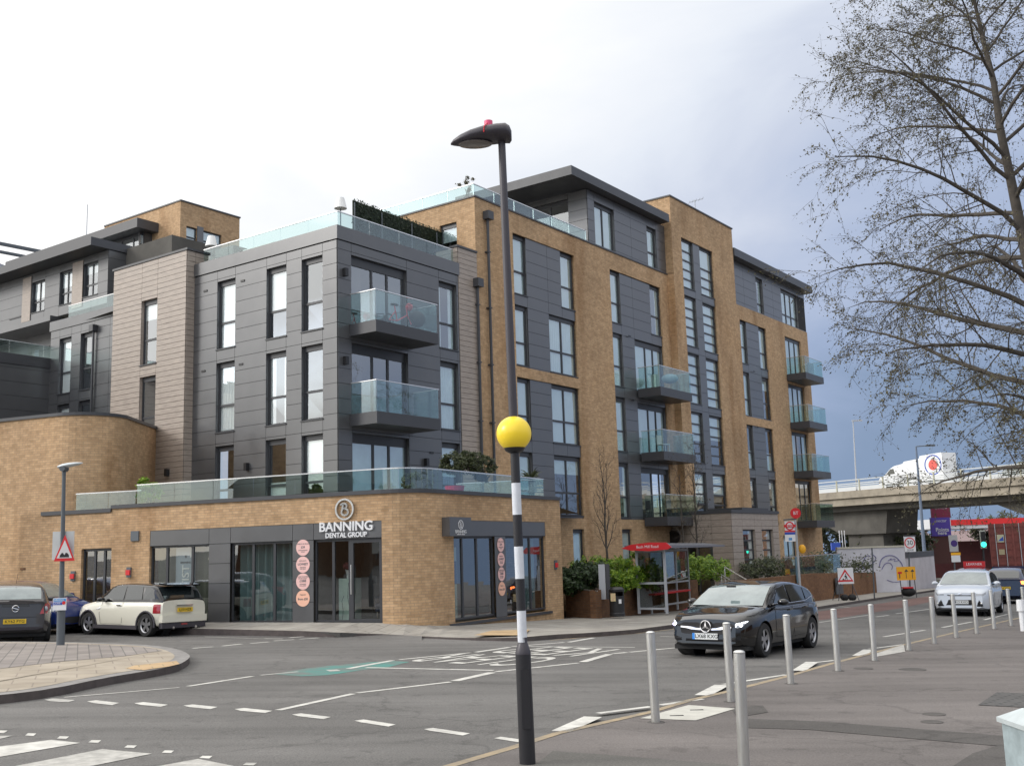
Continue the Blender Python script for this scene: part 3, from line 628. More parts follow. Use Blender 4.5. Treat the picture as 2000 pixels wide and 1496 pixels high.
# white industrial building beyond, and a thin mast
wb = thing('white_building', 'pale grey flat roofed building glimpsed beyond the rear wing', 'building', at_z(30, 500, 20))
Yw = 75; a = at_y(-60, 492, Yw); b = at_y(130, 535, Yw); c = at_y(-60, 560, Yw)
m = MB(); m.face([Vector((a.x, Yw, 5)), Vector((b.x, Yw + 9, 5)), Vector((b.x, Yw + 9, b.z - .3)), Vector((a.x, Yw, a.z))]); m.abox(a.x, a.x + .2, Yw, Yw + 10, 5, a.z); m.build('wall', 'lgrey', wb)
m = MB(); q0, q1 = at_y(-40, 470, Yw), at_y(97, 497, Yw + 4); m.box(q0, q1 - q0, (0, .4, 0), (0, 0, .22)); m.box(q0 - Vector((0, 0, .6)), q1 - q0, (0, .4, 0), (0, 0, .18)); m.build('roof_beam', 'grey', wb)
ms = MB(); q0 = at_y(171, 400, 70); ms.tube((q0.x, 70, 14), (q0.x, 70, q0.z), .05, .03, 6); tag(ms.build('mast', 'lgrey'), 'thin pale mast rising behind the eaves at the left', 'mast')
# ------------------------------------------------------------------ corner shop podium
pd_ = thing('shop_building', 'low buff brick corner building with a rounded corner, dental shopfront and roof terrace', 'building', (-3.4, 30, -.1))
def V2(a): return Vector((math.cos(R(a)), math.sin(R(a)), 0))
dp = V2(-22.5); FPA = Fac(Vector((-6.5, 30.6, 0)), dp, Vector((dp.y, -dp.x, 0)))
pB0, pB1 = Vector((-1.8, 30.75, 0)), Vector((1.5, 36.6, 0)); db = (pB1 - pB0).normalized(); FPB = Fac(pB0, db, Vector((db.y, -db.x, 0))); LB = (pB1 - pB0).length
ARC = [FPA.P(3.05, 0, 0), Vector((-3.28, 29.33, 0)), Vector((-2.93, 29.38, 0)), Vector((-2.6, 29.56, 0)), Vector((-2.3, 29.87, 0)), Vector((-2.04, 30.29, 0)), pB0]
def smooth_poly(P, it=2):
    for _ in range(it):
        Q = [P[0]]
        for a, b in zip(P, P[1:]): Q += [a.lerp(b, .25), a.lerp(b, .75)]
        P = Q + [P[-1]]
    return P
ARC = smooth_poly(ARC, 1)
def curvewall(mb, P, z0, z1, u0=0.0, mat=0, off=0.0):
    u = u0
    for a, b in zip(P, P[1:]):
        L = (b - a).length
        mb.face([Vector((a.x, a.y, z0)), Vector((b.x, b.y, z0)), Vector((b.x, b.y, z1)), Vector((a.x, a.y, z1))], mat, [(u, z0), (u + L, z0), (u + L, z1), (u, z1)]); u += L
    return u
def offs(P, d):
    out = []
    for i, p in enumerate(P):
        t = (P[min(i + 1, len(P) - 1)] - P[max(i - 1, 0)]).normalized(); out.append(p + Vector((t.y, -t.x, 0)) * d)
    return out
def band(mb, P, d0, d1, z0, z1, mat=0):               # solid strip following a wall
    A, B = offs(P, d0), offs(P, d1)
    def z(v, h): return Vector((v.x, v.y, h))
    for i in range(len(P) - 1):
        mb.face([z(B[i], z0), z(B[i + 1], z0), z(B[i + 1], z1), z(B[i], z1)], mat); mb.face([z(A[i], z1), z(A[i + 1], z1), z(B[i + 1], z1), z(B[i], z1)], mat)
        mb.face([z(A[i], z0), z(A[i + 1], z0), z(B[i + 1], z0), z(B[i], z0)], mat); mb.face([z(A[i], z0), z(A[i + 1], z0), z(A[i + 1], z1), z(A[i], z1)], mat)
    for i in (0, -1): mb.face([z(A[i], z0), z(B[i], z0), z(B[i], z1), z(A[i], z1)], mat)
shop = (-4.93, 3.05, -.3, 2.77); ldoor = (-7.6, -6.4, -.3, 2.31); bshop = (-.28, 5.60, -.12, 2.76)
m = MB()
wall(m, FPA, -10.2, 3.05, -1.2, 3.5, [shop, ldoor], 0, .14)
u = curvewall(m, ARC, -1.2, 3.5, 3.05)
wall(m, FPB, 0, LB, -1.6, 3.5, [bshop], 0, .16)
Fend = Fac(FPB.P(LB, 0, 0), dA, nA * -1); wall(m, Fend, 0, 5.0, -1.6, 3.5)
m.build('brick_wall', 'brick', pd_)
top = [FPA.P(-6.44, 0, 0), FPA.P(3.05, 0, 0)] + ARC[1:] + [FPB.P(LB, 0, 0)]
m = MB(); band(m, top, -.3, .05, 3.5, 3.61); m.fbox(FPA, -9.28, -6.44, -.3, .05, 3.40, 3.52); m.build('coping', 'fascia', pd_)
m = MB(); m.face([Vector((p.x, p.y, 3.3)) for p in [FPA.P(-10, -.1, 0)] + [q for q in offs(top, -.1)] + [FB.P(14, .0, 0), FB.P(0, 0, 0), FA.P(12, 0, 0)]]); m.build('terrace_floor', 'slab', pd_)
rl = [FPA.P(-5.55, -.1, 0), FPA.P(3.05, -.1, 0)] + offs(ARC, -.1)[2:] + [FPB.P(5.75, -.1, 0)]
glassrail3(rl[:2], 3.61, 4.17, pd_, 1.45); glassrail3(rl[1:-1], 3.61, 4.17, pd_, .9); glassrail3(rl[-2:], 3.61, 4.17, pd_, 1.3)
glassrail3([FPA.P(-8.03, -.15, 0), FPA.P(-5.6, -.35, 0)], 3.5, 4.02, pd_, 1.3)
glassrail3([FPB.P(5.75, -.1, 0), FPB.P(5.2, -3.2, 0)], 3.61, 4.17, pd_, 1.3)
# rounded stair tower at the left
P0 = FPA.P(-8.75, 0, 0); tw = [FPA.P(-12.2, 0, 0), P0]
cx = P0 + Vector((1.3 * .383, 1.3 * .924, 0))
for k in range(1, 13):
    a = R(-112.5 + 107.5 * k / 12); tw.append(Vector((cx.x + 1.3 * math.cos(a), cx.y + 1.3 * math.sin(a), 0)))
tw.append(tw[-1] + Vector((-.1, 6, 0)))
zT = FPA.hit(5, 818)[1] ; zT2 = FPA.hit(100, 808)[1]; zT = (zT + zT2) / 2
m = MB(); curvewall(m, tw, -1.2, zT - .1, -12.2); Fq5 = Fac(FPA.P(-12.2, 0, 0), dA.lerp(Vector((-.3, 1, 0)), .7).normalized(), nA); 
m.build('stair_tower', 'brick', pd_)
m = MB(); band(m, tw, -.3, .05, zT - .1, zT); m.build('coping', 'fascia', pd_)
# brown neighbour at the extreme left edge
m = MB(); m.fbox(FPA, -16, -12.24, -3, .1, -1, 5.5); m.build('side_wall', 'brick2', pd_)
# shopfront, left face
S_ = [-4.93, -2.75, -1.98, .16, .86, 3.05]
clad('shop_panel', FPA, -4.93, 3.05, 2.31, 2.77, [], S_[1:-1], .6, 2.31, pd_, o=-.03, proud=.02)
for a, b in ((S_[1], S_[2]), (S_[3], S_[4])): clad('shop_panel', FPA, a, b, .02, 2.31, [], [], .57, 2.31, pd_, o=-.03, proud=.02)
window(FPA, S_[0], S_[1], .05, 2.31, pd_, vs=(.27, .70), hs=(), blind='none', sill=False, depth=.09, glass='shopglass', head=.06, name='shop_window')
window(FPA, S_[2], S_[3], .05, 2.31, pd_, vs=(.35, .69), hs=(), blind='none', sill=False, depth=.09, glass='shopglass', head=.06, name='shop_window')
window(FPA, S_[4], 2.0, .05, 2.31, pd_, vs=(.52,), hs=(), blind='none', sill=False, depth=.09, glass='shopglass', head=.06, name='shop_window')
dr_ = window(FPA, 2.0, 3.02, .03, 2.31, pd_, hs=(), blind='none', sill=False, depth=.08, glass='shopglass', head=.12, name='entrance_door', ft=.10)
mm = MB(); mm.tube(FPA.P(2.07, -.0, .8), FPA.P(2.07, -.0, 1.6), .018, n=6); mm.build('handle', 'metal', dr_)
window(FPA, -7.6, -6.4, .05, 2.31, pd_, vs=(.38, .7), hs=(), blind='none', sill=False, depth=.10, glass='shopglass', head=.08, name='side_door')
def cloth(F, a, b, z0, z1, q, amp, wl, mat, name, parent):
    m = MB(); n = max(8, int((b - a) / wl * 6)); 
    for k in range(n):
        x0, x1 = a + (b - a) * k / n, a + (b - a) * (k + 1) / n; f = lambda x: q + amp * math.sin(x / wl * 6.283) + amp * .4 * math.sin(x * 9)
        m.face([F.P(x0, f(x0), z0), F.P(x1, f(x1), z0), F.P(x1, f(x1), z1), F.P(x0, f(x0), z1)])
    return m.build(name, mat, parent, smooth=True, ang=80)
MT['curt_teal'] = pbr('curtain_teal', (0.20, 0.30, 0.32), 0.8); MT['curt_olive'] = pbr('curtain_olive', (0.16, 0.16, 0.12), 0.8)
cloth(FPA, -1.9, .1, .05, 2.3, -.40, .07, .21, 'curt_teal', 'curtain', pd_); cloth(FPA, -4.85, -2.8, .05, 2.3, -.35, .05, .35, 'curt_olive', 'curtain', pd_)
MT['shopint'] = pbr('shop_interior', (0.17, 0.15, 0.13), 0.8, var=.3, vscale=.8)
m = MB(); m.fbox(FPA, -5.2, 3.2, -3.2, -3.0, -.1, 2.8); m.fbox(FPA, -5.2, 3.2, -3.2, -.2, -.1, .03); m.fbox(FPA, -5.2, 3.2, -3.2, -.25, 2.75, 2.9); m.fbox(FPA, .5, .6, -3.2, -.3, 0, 2.8)
m.fbox(FPB, -.5, 6, -2.6, -2.5, -.4, 2.8); m.fbox(FPB, -.5, 6, -2.6, -.25, -.35, -.2); m.fbox(FPB, -.5, 6, -2.6, -.25, 2.75, 2.9); m.fbox(FPB, 2.6, 2.7, -2.5, -1.6, -.3, 2.8); m.build('interior_wall', 'shopint', pd_)
MT['warm'] = pbr('amber_panel', (0.45, 0.26, 0.08), .5); MT['mint'] = pbr('mint_marble', (0.42, 0.55, 0.50), .35, var=.12, vscale=4); MT['navy'] = pbr('navy', (0.02, 0.03, 0.07), .5)
m = MB(); m.fbox(FPA, 2.2, 2.45, -2.9, -2.6, 1.2, 2.7); m.fbox(FPB, .0, .7, -2.4, -2.3, 2.0, 2.6); m.build('lit_panel', 'warm', pd_)
dk = thing('reception_desk', 'tall mint green marbled counter just inside the shop entrance', 'desk', FPA.P(1.6, -.6, .05))
m = MB(); m.fbox(FPA, 1.40, 1.86, -.9, -.45, .03, 1.22)
m.build('counter', 'mint', dk)
m = MB(); 
for x0, pts in ((1.52, [(.0, .1), (.02, .35), (-.02, .6), (.05, .75)]), (1.72, [(0, .05), (.03, .4), (-.03, .7), (-.01, 1.1)])):
    for (a, z), (b, z2) in zip(pts, pts[1:]): m.tube(FPA.P(x0 + a, -.45, z), FPA.P(x0 + b, -.45, z2), .008, n=4)
m.build('vein', 'navy', dk)
fl = thing('flower_arrangement', 'round bunch of dark red flowers in a white vase on the reception counter', 'flowers', FPA.P(1.6, -.65, 1.22))
m = MB(); m.ball(FPA.P(1.62, -.65, 1.56), .19, 14, 8, sq=(1, 1, .62)); m.build('flowers', pbr('burgundy', (.10, .012, .02), .8, var=.4, vscale=14), fl)
m = MB(); c = FPA.P(1.6, -.65, 1.22); m.tube(c, c + Vector((0, 0, .24)), .05, .09, 10); m.build('vase', 'white', fl)
ch = thing('waiting_chair', 'dark upholstered tub chair behind the glass shop door', 'chair', FPA.P(2.6, -1.1, .03))
m = MB(); m.fbox(FPA, 2.3, 2.9, -1.5, -.9, .28, .5); m.build('seat', 'navy', ch)
m = MB(); m.fbox(FPA, 2.3, 2.9, -1.6, -1.5, .28, .92); m.fbox(FPA, 2.28, 2.3, -1.5, -.95, .28, .7); m.build('backrest', 'navy', ch)
for a in (2.34, 2.86):
    for b in (-1.5, -.95): m = MB(); m.tube(FPA.P(a, b, .03), FPA.P(a, b, .28), .02, n=6); m.build('leg', 'chrome', ch)
# banner, signs, stickers
bn = thing('window_banner', 'tall pale blue grey banner with vertical white lettering inside the shop window', 'banner', FPA.P(-3.85, -.2, .1))
MT['bann'] = pbr('banner_print', (.42, .48, .54), .6); m = MB(); m.fbox(FPA, -4.13, -3.42, -.24, -.235, .08, 2.24); m.build('sheet', 'bann', bn)
text('lettering', 'DENTIST', .36, 'blindw', bn, mw=facemat(FPA, -3.74, -.225, 1.02, bn, rot=R(90)), bold=.004)
text('lettering', 'BANNING', .085, 'grey', bn, mw=facemat(FPA, -3.76, -.225, 1.80, bn)); text('emblem', 'B', .12, 'grey', bn, mw=facemat(FPA, -3.76, -.225, 1.97, bn))
def emblem(F, s_, z, r, mat, parent, o, th=.03, mir=False):
    m = MB(); rb = r; n = 36
    ring = lambda rr, oo: [F.P(s_ + rr * math.cos(2 * math.pi * k / n), oo, z + rr * math.sin(2 * math.pi * k / n)) for k in range(n)]
    a, b, c, d = ring(r, o), ring(r, o + th), ring(r * .84, o + th), ring(r * .84, o)
    m.quads(a, b); m.quads(b, c); m.quads(c, d); m.build('ring', mat, parent)
    # open letter B drawn as a swept ribbon: stem with top bow, round lower bowl
    pts = [(-.40, .42), (-.22, .52), (.05, .52), (.24, .40), (.22, .20), (.02, .08), (-.08, .06), (.20, .04), (.40, -.16), (.36, -.42), (.10, -.56), (-.20, -.50), (-.34, -.30), (-.22, -.02), (-.16, .30), (-.14, .50)]
    P = smooth_poly([Vector((x, y, 0)) for x, y in pts], 2); m = MB(); w_ = r * .085
    for p, q in zip(P, P[1:]):
        t = (q - p).normalized(); nn = Vector((-t.y, t.x, 0)) * w_; p, q = p * r, q * r; p = p - t * w_ * .25; q = q + t * w_ * .25
        co_ = [p - nn, q - nn, q + nn, p + nn]; xa = 1
        A = [F.P(s_ + c.x * FXS(F), o, z + c.y) for c in co_]; B = [F.P(s_ + c.x * FXS(F), o + th, z + c.y) for c in co_]
        m.face(B); m.quads(A, B)
    m.build('letter', mat, parent)
def FXS(F): return 1 if Vector((0, 0, 1)).cross(F.n).dot(F.d) > 0 else -1
sg = thing('shop_sign', 'raised silver lettering and round emblem of the dental practice over its entrance', 'sign', FPA.P(1.9, 0, 2.5))
emblem(FPA, 1.91, 3.12, .30, 'metal', sg, .02, .05)
text('lettering', 'BANNING', .36, 'white', sg, mw=facemat(FPA, 1.93, .01, 2.64, sg), extrude=.03, bold=.006, sx=1.06)
text('lettering', 'DENTAL GROUP', .19, 'white', sg, mw=facemat(FPA, 1.93, .01, 2.41, sg), extrude=.02, bold=.004, sx=.94)
sb = thing('hanging_sign', 'small dark box sign with white emblem projecting at the rounded corner', 'sign', FPB.P(0, .1, 2.55))
FSg = FPB.off(.28); m = MB(); m.fbox(FPB, -.62, .52, .02, .28, 2.30, 2.83); m.build('box', 'panel', sb)
emblem(FSg, -.05, 2.62, .13, 'white', sb, .003, .008); text('lettering', 'BANNING', .13, 'white', sb, mw=facemat(FSg, -.05, .006, 2.42, sb)); text('lettering', 'DENTAL GROUP', .055, 'white', sb, mw=facemat(FSg, -.05, .006, 2.345, sb))
words = [('CHECK UP FROM', '£39', 'APPOINTMENTS\nNOW'), ('IMPLANTS', 'LOWEST', 'PRICES IN\nTHE AREA'), ('CLEAR ALIGNERS\nFROM ONLY', '£1800', 'RETAINERS\nINCLUDED'), ('Hygienist', 'from £50', '')]
def stickers(F, s_, zs, r, nm, where):
    for i, z in enumerate(zs):
        st = thing('round_sticker', ['topmost', 'second', 'third', 'lowest salmon'][i] + ' round pink price sticker on the dark panel ' + where, 'sticker', F.P(s_, 0, z), group='pink price stickers ' + where)
        m = MB(); c = F.P(s_, -.008, z); m.tube(c, c + F.n * .006, r, n=36); m.build('disc', 'salmon' if i == 3 else 'pink', st)
        a, b, c_ = words[i]
        text('lettering', a, .05 * r / .22, 'grey', st, mw=facemat(F, s_, 0, z + .10 * r / .22, st), extrude=.001); text('lettering', b, .085 * r / .22, 'grey', st, mw=facemat(F, s_, 0, z + (.01 if i != 3 else -.02) * r / .22, st), extrude=.001, bold=.002)
        if c_: text('lettering', c_, .042 * r / .22, 'grey', st, mw=facemat(F, s_, 0, z - .095 * r / .22, st), extrude=.001)
stickers(FPA, .51, (2.11, 1.64, 1.175, .71), .225, 0, 'left of the shop entrance')
# shopfront, right face
clad('shop_panel', FPB, -.28, 5.60, 2.30, 2.76, [], [], .6, 2.3, pd_, o=-.04, proud=.03)
clad('shop_panel', FPB, 2.33, 2.98, -.12, 2.30, [], [], 2.6, -.2, pd_, o=-.04, proud=.02)
window(FPB, -.28, 2.33, -.05, 2.30, pd_, vs=(.33, .64), hs=(), blind='none', sill=False, depth=.09, glass='shopglass', head=.06, name='shop_window')
window(FPB, 2.98, 5.60, -.05, 2.30, pd_, vs=(.33, .64), hs=(), blind='none', sill=False, depth=.09, glass='shopglass', head=.06, name='shop_window')
m = MB(); m.fbox(FPB, -.32, 5.8, -.05, .07, -.20, -.12); m.build('sill', 'fascia', pd_)
stickers(FPB, 2.66, (2.04, 1.60, 1.16, .72), .21, 1, 'between the right shop windows')
pm = thing('window_poster', 'pale poster with dark screen and blue swoosh inside the right shop window', 'poster', FPB.P(.1, -.2, .2))
MT['mintp'] = pbr('poster_mint', (.45, .56, .54), .5); MT['blu2'] = pbr('poster_blue', (.03, .20, .36), .5)
m = MB(); m.fbox(FPB, -.2, .52, -.26, -.255, .0, 2.0); m.build('sheet', 'mintp', pm)
m = MB(); c = [FPB.P(a, -.25, z) for a, z in ((-.2, .0), (.35, .0), (.08, .35), (-.05, .9), (-.12, 1.95), (-.2, 1.95))]; m.face(c); m.build('swoosh', 'blu2', pm)
m = MB(); m.fbox(FPB, .12, .5, -.25, -.245, .95, 1.6); m.build('screen', 'navy', pm)
cloth(FPB, 4.6, 5.5, .0, 2.25, -.35, .05, .4, 'curt_teal', 'curtain', pd_)
# small things on the brick
smallbox(FPA, -5.48, 2.64, .30, .30, .05, 'grey', pd_, 'air_vent', o=.0)
for F, s_, z, nm in ((FPA, -5.68, 1.56, 'red alarm box on the brick between the vent and the Mini'), (FPA, -7.88, 1.49, 'small red alarm box left of the dark side door'), (FPB, 6.2, 1.35, 'red alarm box on the right end pier of the corner building')):
    t_ = thing('alarm_box', nm.replace('the Mini', 'the side door'), 'alarm box', F.P(s_, 0, z), group='red alarm boxes'); m = MB(); m.fbox(F, s_ - .08, s_ + .08, 0, .05, z - .15, z + .15); m.build('backplate', 'grey', t_); m = MB(); m.fbox(F, s_ - .075, s_ + .075, .05, .09, z - .08, z + .07); m.build('cover', 'red', t_)
smallbox(FPA, -10.0, 1.76, .22, .06, .02, 'brick2', pd_, 'air_brick', o=.0)
# ------------------------------------------------------------------ ground
def gsheet(name, pts, h, mat, parent=None, kind=None, pix=True, z=None):
    m = MB(); P = [gp(p[0], p[1], h) if pix else Vector((p[0], p[1], gz(*p[:2]) + h)) for p in pts]; m.face(P); o = m.build(name, mat, parent, local=True)
    if kind: o['kind'] = kind
    return o
road = gsheet('road', [(-120, -60), (420, -60), (420, 520), (-120, 520)], 0, 'road', None, 'structure', pix=False)
def slabprism(name, P, h0, h1, mat, side, kind='structure'):
    m = MB(); A = [Vector((p.x, p.y, gz(p.x, p.y) + h0)) for p in P]; B = [Vector((p.x, p.y, gz(p.x, p.y) + h1)) for p in P]
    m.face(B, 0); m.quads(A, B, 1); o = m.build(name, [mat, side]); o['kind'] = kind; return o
# far pavement
fe = [(300, 1226), (380, 1227), (480, 1229), (600, 1232), (664, 1235), (760, 1238), (824, 1242), (919, 1246), (1030, 1244), (1074, 1239), (1144, 1236), (1239, 1229), (1300, 1221), (1440, 1204), (1580, 1187), (1700, 1169), (1820, 1152)]
edge = []
for x, y in fe:
    if x < 680:
        Fo_ = FPA.off(1.45 if x < 400 else 1.3); a_, z_ = Fo_.hit(x, y); edge.append(Fo_.P(a_, 0, z_))
    else: edge.append(gp(x, y, .11 if x > 950 else .05))
ext = edge[-1] + (edge[-1] - edge[-2]).normalized() * 60
m = MB()
wl_ = []
for p in edge: wl_.append(p)
base = [FPA.P(-4.93, 0, .07), FPA.P(-3, 0, .07), FPA.P(-1, 0, .06), FPA.P(1, 0, .05), FPA.P(3.05, 0, .03), Vector((-2.93, 29.38, -.02)), Vector((-2.3, 29.87, -.10)), Vector((-1.8, 30.75, -.18)), FPB.P(2, 0, -.26), FPB.P(4.5, 0, -.36), FPB.P(6.7, 0, -.44)]
def onbase(t):                                       # t 0..1 along the wall foot
    x = t * (len(base) - 1); i = min(int(x), len(base) - 2); return base[i].lerp(base[i + 1], x - i)
rm_ = MB(); rp_ = [gp(x, y + 9, .002) for x, y in fe[:7]]
for i in range(6): rm_.face([edge[i], edge[i + 1], rp_[i + 1], rp_[i]])
rm_.face([edge[0], rp_[0], rp_[0] + Vector((-3, 1.2, .05)), edge[0] + Vector((-3, 1.2, 0))])
ro_ = rm_.build('road_apron', 'road'); ro_['kind'] = 'structure'
ea = smooth_poly([Vector(p) for p in edge[:12]], 1); nn_ = 24
def along(P, t):
    L = [0]; 
    for a, b in zip(P, P[1:]): L.append(L[-1] + (b - a).length)
    d = t * L[-1]
    for i in range(len(P) - 1):
        if L[i + 1] >= d - 1e-9: return P[i].lerp(P[i + 1], (d - L[i]) / max(1e-9, L[i + 1] - L[i]))
    return P[-1].copy()
for k in range(nn_):
    a0, a1 = along(ea, k / nn_), along(ea, (k + 1) / nn_); b0, b1 = along(base, k / nn_), along(base, (k + 1) / nn_)
    m.face([a0, a1, b1 - Vector((0, 0, .0)), b0], 0)
    m.face([Vector((a0.x, a0.y, a0.z - .2)), Vector((a1.x, a1.y, a1.z - .2)), a1, a0], 1)
back = base[-1]
rest = edge[11:] + [ext]
far = [back, FPB.P(6.7, 0, -.44) + Vector((3, 8, -.25)), Vector((30, 75, gz(30, 75) + .11)), ext + Vector((-8, 4, 0))]
P2 = rest + far[::-1]
m.face([p for p in P2], 0)
for a, b in zip(rest, rest[1:]): m.face([a - Vector((0, 0, .2)), b - Vector((0, 0, .2)), b, a], 1)
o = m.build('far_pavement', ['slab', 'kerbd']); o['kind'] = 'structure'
o = gsheet('tactile_strip', [(925, 1240), (960, 1231), (1035, 1229), (1022, 1240)], .13, 'tactile', None, 'structure')
# left island
isl = [(-250, 1372), (-120, 1367), (0, 1357), (100, 1345), (210, 1322), (280, 1311), (325, 1303), (350, 1297), (366, 1288), (372, 1281), (366, 1275), (350, 1268), (325, 1263), (300, 1260), (250, 1257), (200, 1255), (110, 1253), (0, 1252), (-250, 1256)]
ip = smooth_poly([gp(x, y, .12) for x, y in isl], 1)
def shrink(P, d): 
    c = sum((p for p in P), Vector((0, 0, 0))) / len(P); out = []
    for i, p in enumerate(P):
        t = (P[(i + 1) % len(P)] - P[i - 1]); t.z = 0; t.normalize(); n_ = Vector((-t.y, t.x, 0)); out.append(p + n_ * d)
    return out
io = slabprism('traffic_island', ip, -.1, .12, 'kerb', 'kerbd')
inn = shrink(ip, .28 if (ip[1] - ip[0]).cross(ip[2] - ip[1]).z >= 0 else .28)
m = MB(); m.face([Vector((p.x, p.y, gz(p.x, p.y) + .124)) for p in inn]); o = m.build('island_paving', 'cream'); o['kind'] = 'structure'
gsheet('block_paving', [(-250, 1256), (0, 1255), (110, 1256), (200, 1258.5), (290, 1264), (318, 1270), (240, 1281), (120, 1291), (0, 1305), (-250, 1335)], .129, 'block', None, 'structure')
gsheet('tactile_strip', [(245, 1305), (262, 1299), (345, 1290), (351, 1296), (330, 1301), (280, 1308)], .129, 'tactile', None, 'structure')
# near pavement, flush with the road edge
ne = [(640, 1700), (760, 1570), (880, 1500), (1000, 1464), (1090, 1434), (1200, 1408), (1271, 1392), (1348, 1369), (1422, 1352), (1539, 1322), (1623, 1298), (1700, 1278), (1780, 1257), (1864, 1237), (1970, 1213), (2060, 1193), (2200, 1163)]
np_ = [gp(x, y, .03) for x, y in ne]
P = np_ + [np_[-1] + Vector((40, 60, 0)), Vector((120, 60, 0)), Vector((60, -30, 0)), Vector((-1, -30, 0))]
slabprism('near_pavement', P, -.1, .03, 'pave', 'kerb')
# darker strips and service covers on the near pavement
MT['pave2'] = asphaltmat('pavement_patch', (0.105, 0.098, 0.092), .1, .2); MT['pave3'] = asphaltmat('pavement_patch_light', (0.135, 0.13, 0.12), .1, .2)
gsheet('dark_strip', [(1440, 1402), (1600, 1408), (1760, 1420), (1960, 1436), (2060, 1444), (2060, 1462), (1940, 1455), (1740, 1438), (1580, 1424), (1440, 1420)], .034, 'pave2', None, 'structure')
gsheet('dark_strip', [(1490, 1377), (1500, 1390), (1440, 1400), (1425, 1380)], .0345, 'pave2', None, 'structure')  # small darker patch to the right of the second bollard foot
gsheet('dark_strip', [(1080, 1465), (1250, 1478), (1420, 1492), (1500, 1530), (1000, 1530)], .034, 'pave3', None, 'structure')
gsheet('dark_strip', [(1860, 1496), (1900, 1470), (1960, 1452), (2100, 1440), (2100, 1600), (1830, 1560)], .0335, 'pave2', None, 'structure')
c = [gp(x, y, .036) for x, y in ((1250, 1402), (1359, 1406), (1436, 1383), (1345, 1376))]
cv = thing('service_cover', 'pale square access cover between the first two bollards', 'manhole cover', (c[0] + c[2]) / 2)
m = MB(); m.face(c); ctr = sum(c, Vector()) / 4; m.build('lid', pbr('cover_pale', (.50, .49, .44), .8, var=.12, vscale=5), cv)
for f in (.25, .7): m = MB(); a_ = c[0].lerp(c[3], f).lerp(c[1].lerp(c[2], f), .45); m.abox(a_.x - .08, a_.x + .08, a_.y - .012, a_.y + .012, a_.z, a_.z + .006); m.build('lifting_slot', 'gap', cv)
c = [gp(x, y, .036) for x, y in ((1910, 1376), (1947, 1351), (2030, 1354), (2030, 1382))]
cv = thing('service_cover', 'grey ribbed metal cover near the right edge of the pavement', 'manhole cover', (c[0] + c[2]) / 2)
m = MB(); m.face(c); m.build('lid', pavingmat('ribbed', (.13, .125, .12), (.12, .115, .11), (.05, .05, .05), .3, .09, R(-20), .02), cv)
def disc(px, py, r, h, mat, label):
    p = gp(px, py, h); t_ = thing('small_cover', label, 'cover', p, group='small round pavement covers'); m = MB(); m.tube(p - Vector((0, 0, .01)), p + Vector((0, 0, .002)), r, n=20); m.build('lid', mat, t_)
for px, py, r, lb in ((1686, 1305, .16, 'small dark round cover right of the fifth bollard foot'), (1782, 1307, .22, 'wider dark round cover in the middle of the pavement'), (1824, 1394, .13, 'upper of two dark round covers near the pale grey cabinet'), (1820, 1409, .12, 'lower of two dark round covers near the pale grey cabinet')): disc(px, py, r, .034, 'pave2', lb)
# ------------------------------------------------------------------ road markings (children of the road)
def mark(pts, mat='line', name='road_marking', h=.005): gsheet(name, pts, h, mat, road)
def stripe(a, b, wd, mat='line', h=.005, name='lane_line', hh=0):
    A, B = gp(*a, h), gp(*b, h); d = (B - A); d.z = 0; d.normalize(); n_ = Vector((-d.y, d.x, 0)) * wd / 2; m = MB(); q = [A - n_, B - n_, B + n_, A + n_]
    m.face([Vector((v.x, v.y, gz(v.x, v.y) + h)) for v in q]); m.build(name, mat, road, local=True)
for q in ([(-60, 1492), (-60, 1466), (0, 1457), (100, 1444), (157, 1450), (0, 1477)],): mark(q, name='zebra_stripe')
mark([(25, 1496), (200, 1462), (297, 1471), (130, 1505), (-60, 1540), (-60, 1510)], 'linef', 'zebra_stripe'); mark([(270, 1505), (305, 1496), (387, 1481), (457, 1495), (440, 1520), (240, 1530)], 'linef', 'zebra_stripe'); mark([(-60, 1436), (0, 1436), (25, 1436), (0, 1442), (-60, 1448)], 'linef', 'zebra_stripe')
for x, y, w_ in ((0, 1428, 30), (60, 1433.5, 22), (123, 1439.5, 24), (185, 1447, 25), (255, 1457, 25), (328, 1467, 24), (402, 1477.5, 26), (488, 1491, 28)): mark([(x - w_ / 2, y + 2), (x - w_ / 4, y - 2.5), (x + w_ / 2, y - 2), (x + w_ / 4, y + 3)], 'line' if x < 430 else 'linef', 'stud_marking')
for a in ((86, 1365.5, 147, 1369), (170, 1369, 233, 1374.5), (262, 1372.5, 328, 1378), (358, 1377, 425, 1382.5), (458, 1384, 532, 1390), (570, 1394.5, 646, 1402), (692, 1406.5, 773, 1416.5), (828, 1423, 918, 1434)): 
    x0, y0, x1, y1 = a; mark([(x0, y0), (x0 + 18, y0 - 2.2), (x1, y1 - 2.6), (x1 - 14, y1 + 1.6), (x0 + 12, y0 + 3.2)], 'line' if x0 > 150 else 'linef', 'give_way_dash')
mark([(965, 1441), (978, 1438), (1015, 1443), (1015, 1449)], 'line')
stripe((543, 1386), (690, 1354), .11); stripe((697, 1352.5), (880, 1331), .10); stripe((888, 1329), (962, 1312.5), .16); stripe((968, 1311), (1130, 1294), .10); stripe((1138, 1292), (1190, 1277), .16); stripe((1196, 1276), (1224, 1273.5), .13); stripe((1230, 1273), (1320, 1264.5), .12)
stripe((125, 1361), (350, 1342), .08, 'linef'); stripe((367, 1339.5), (493, 1320), .10); stripe((508, 1318), (582, 1311), .09, 'linef'); stripe((680, 1305), (767, 1289), .12); stripe((780, 1287.5), (919, 1274), .10); stripe((929, 1273), (995, 1263.5), .13); stripe((1000, 1262), (1102, 1254), .10); stripe((1111, 1253.5), (1160, 1245), .13)
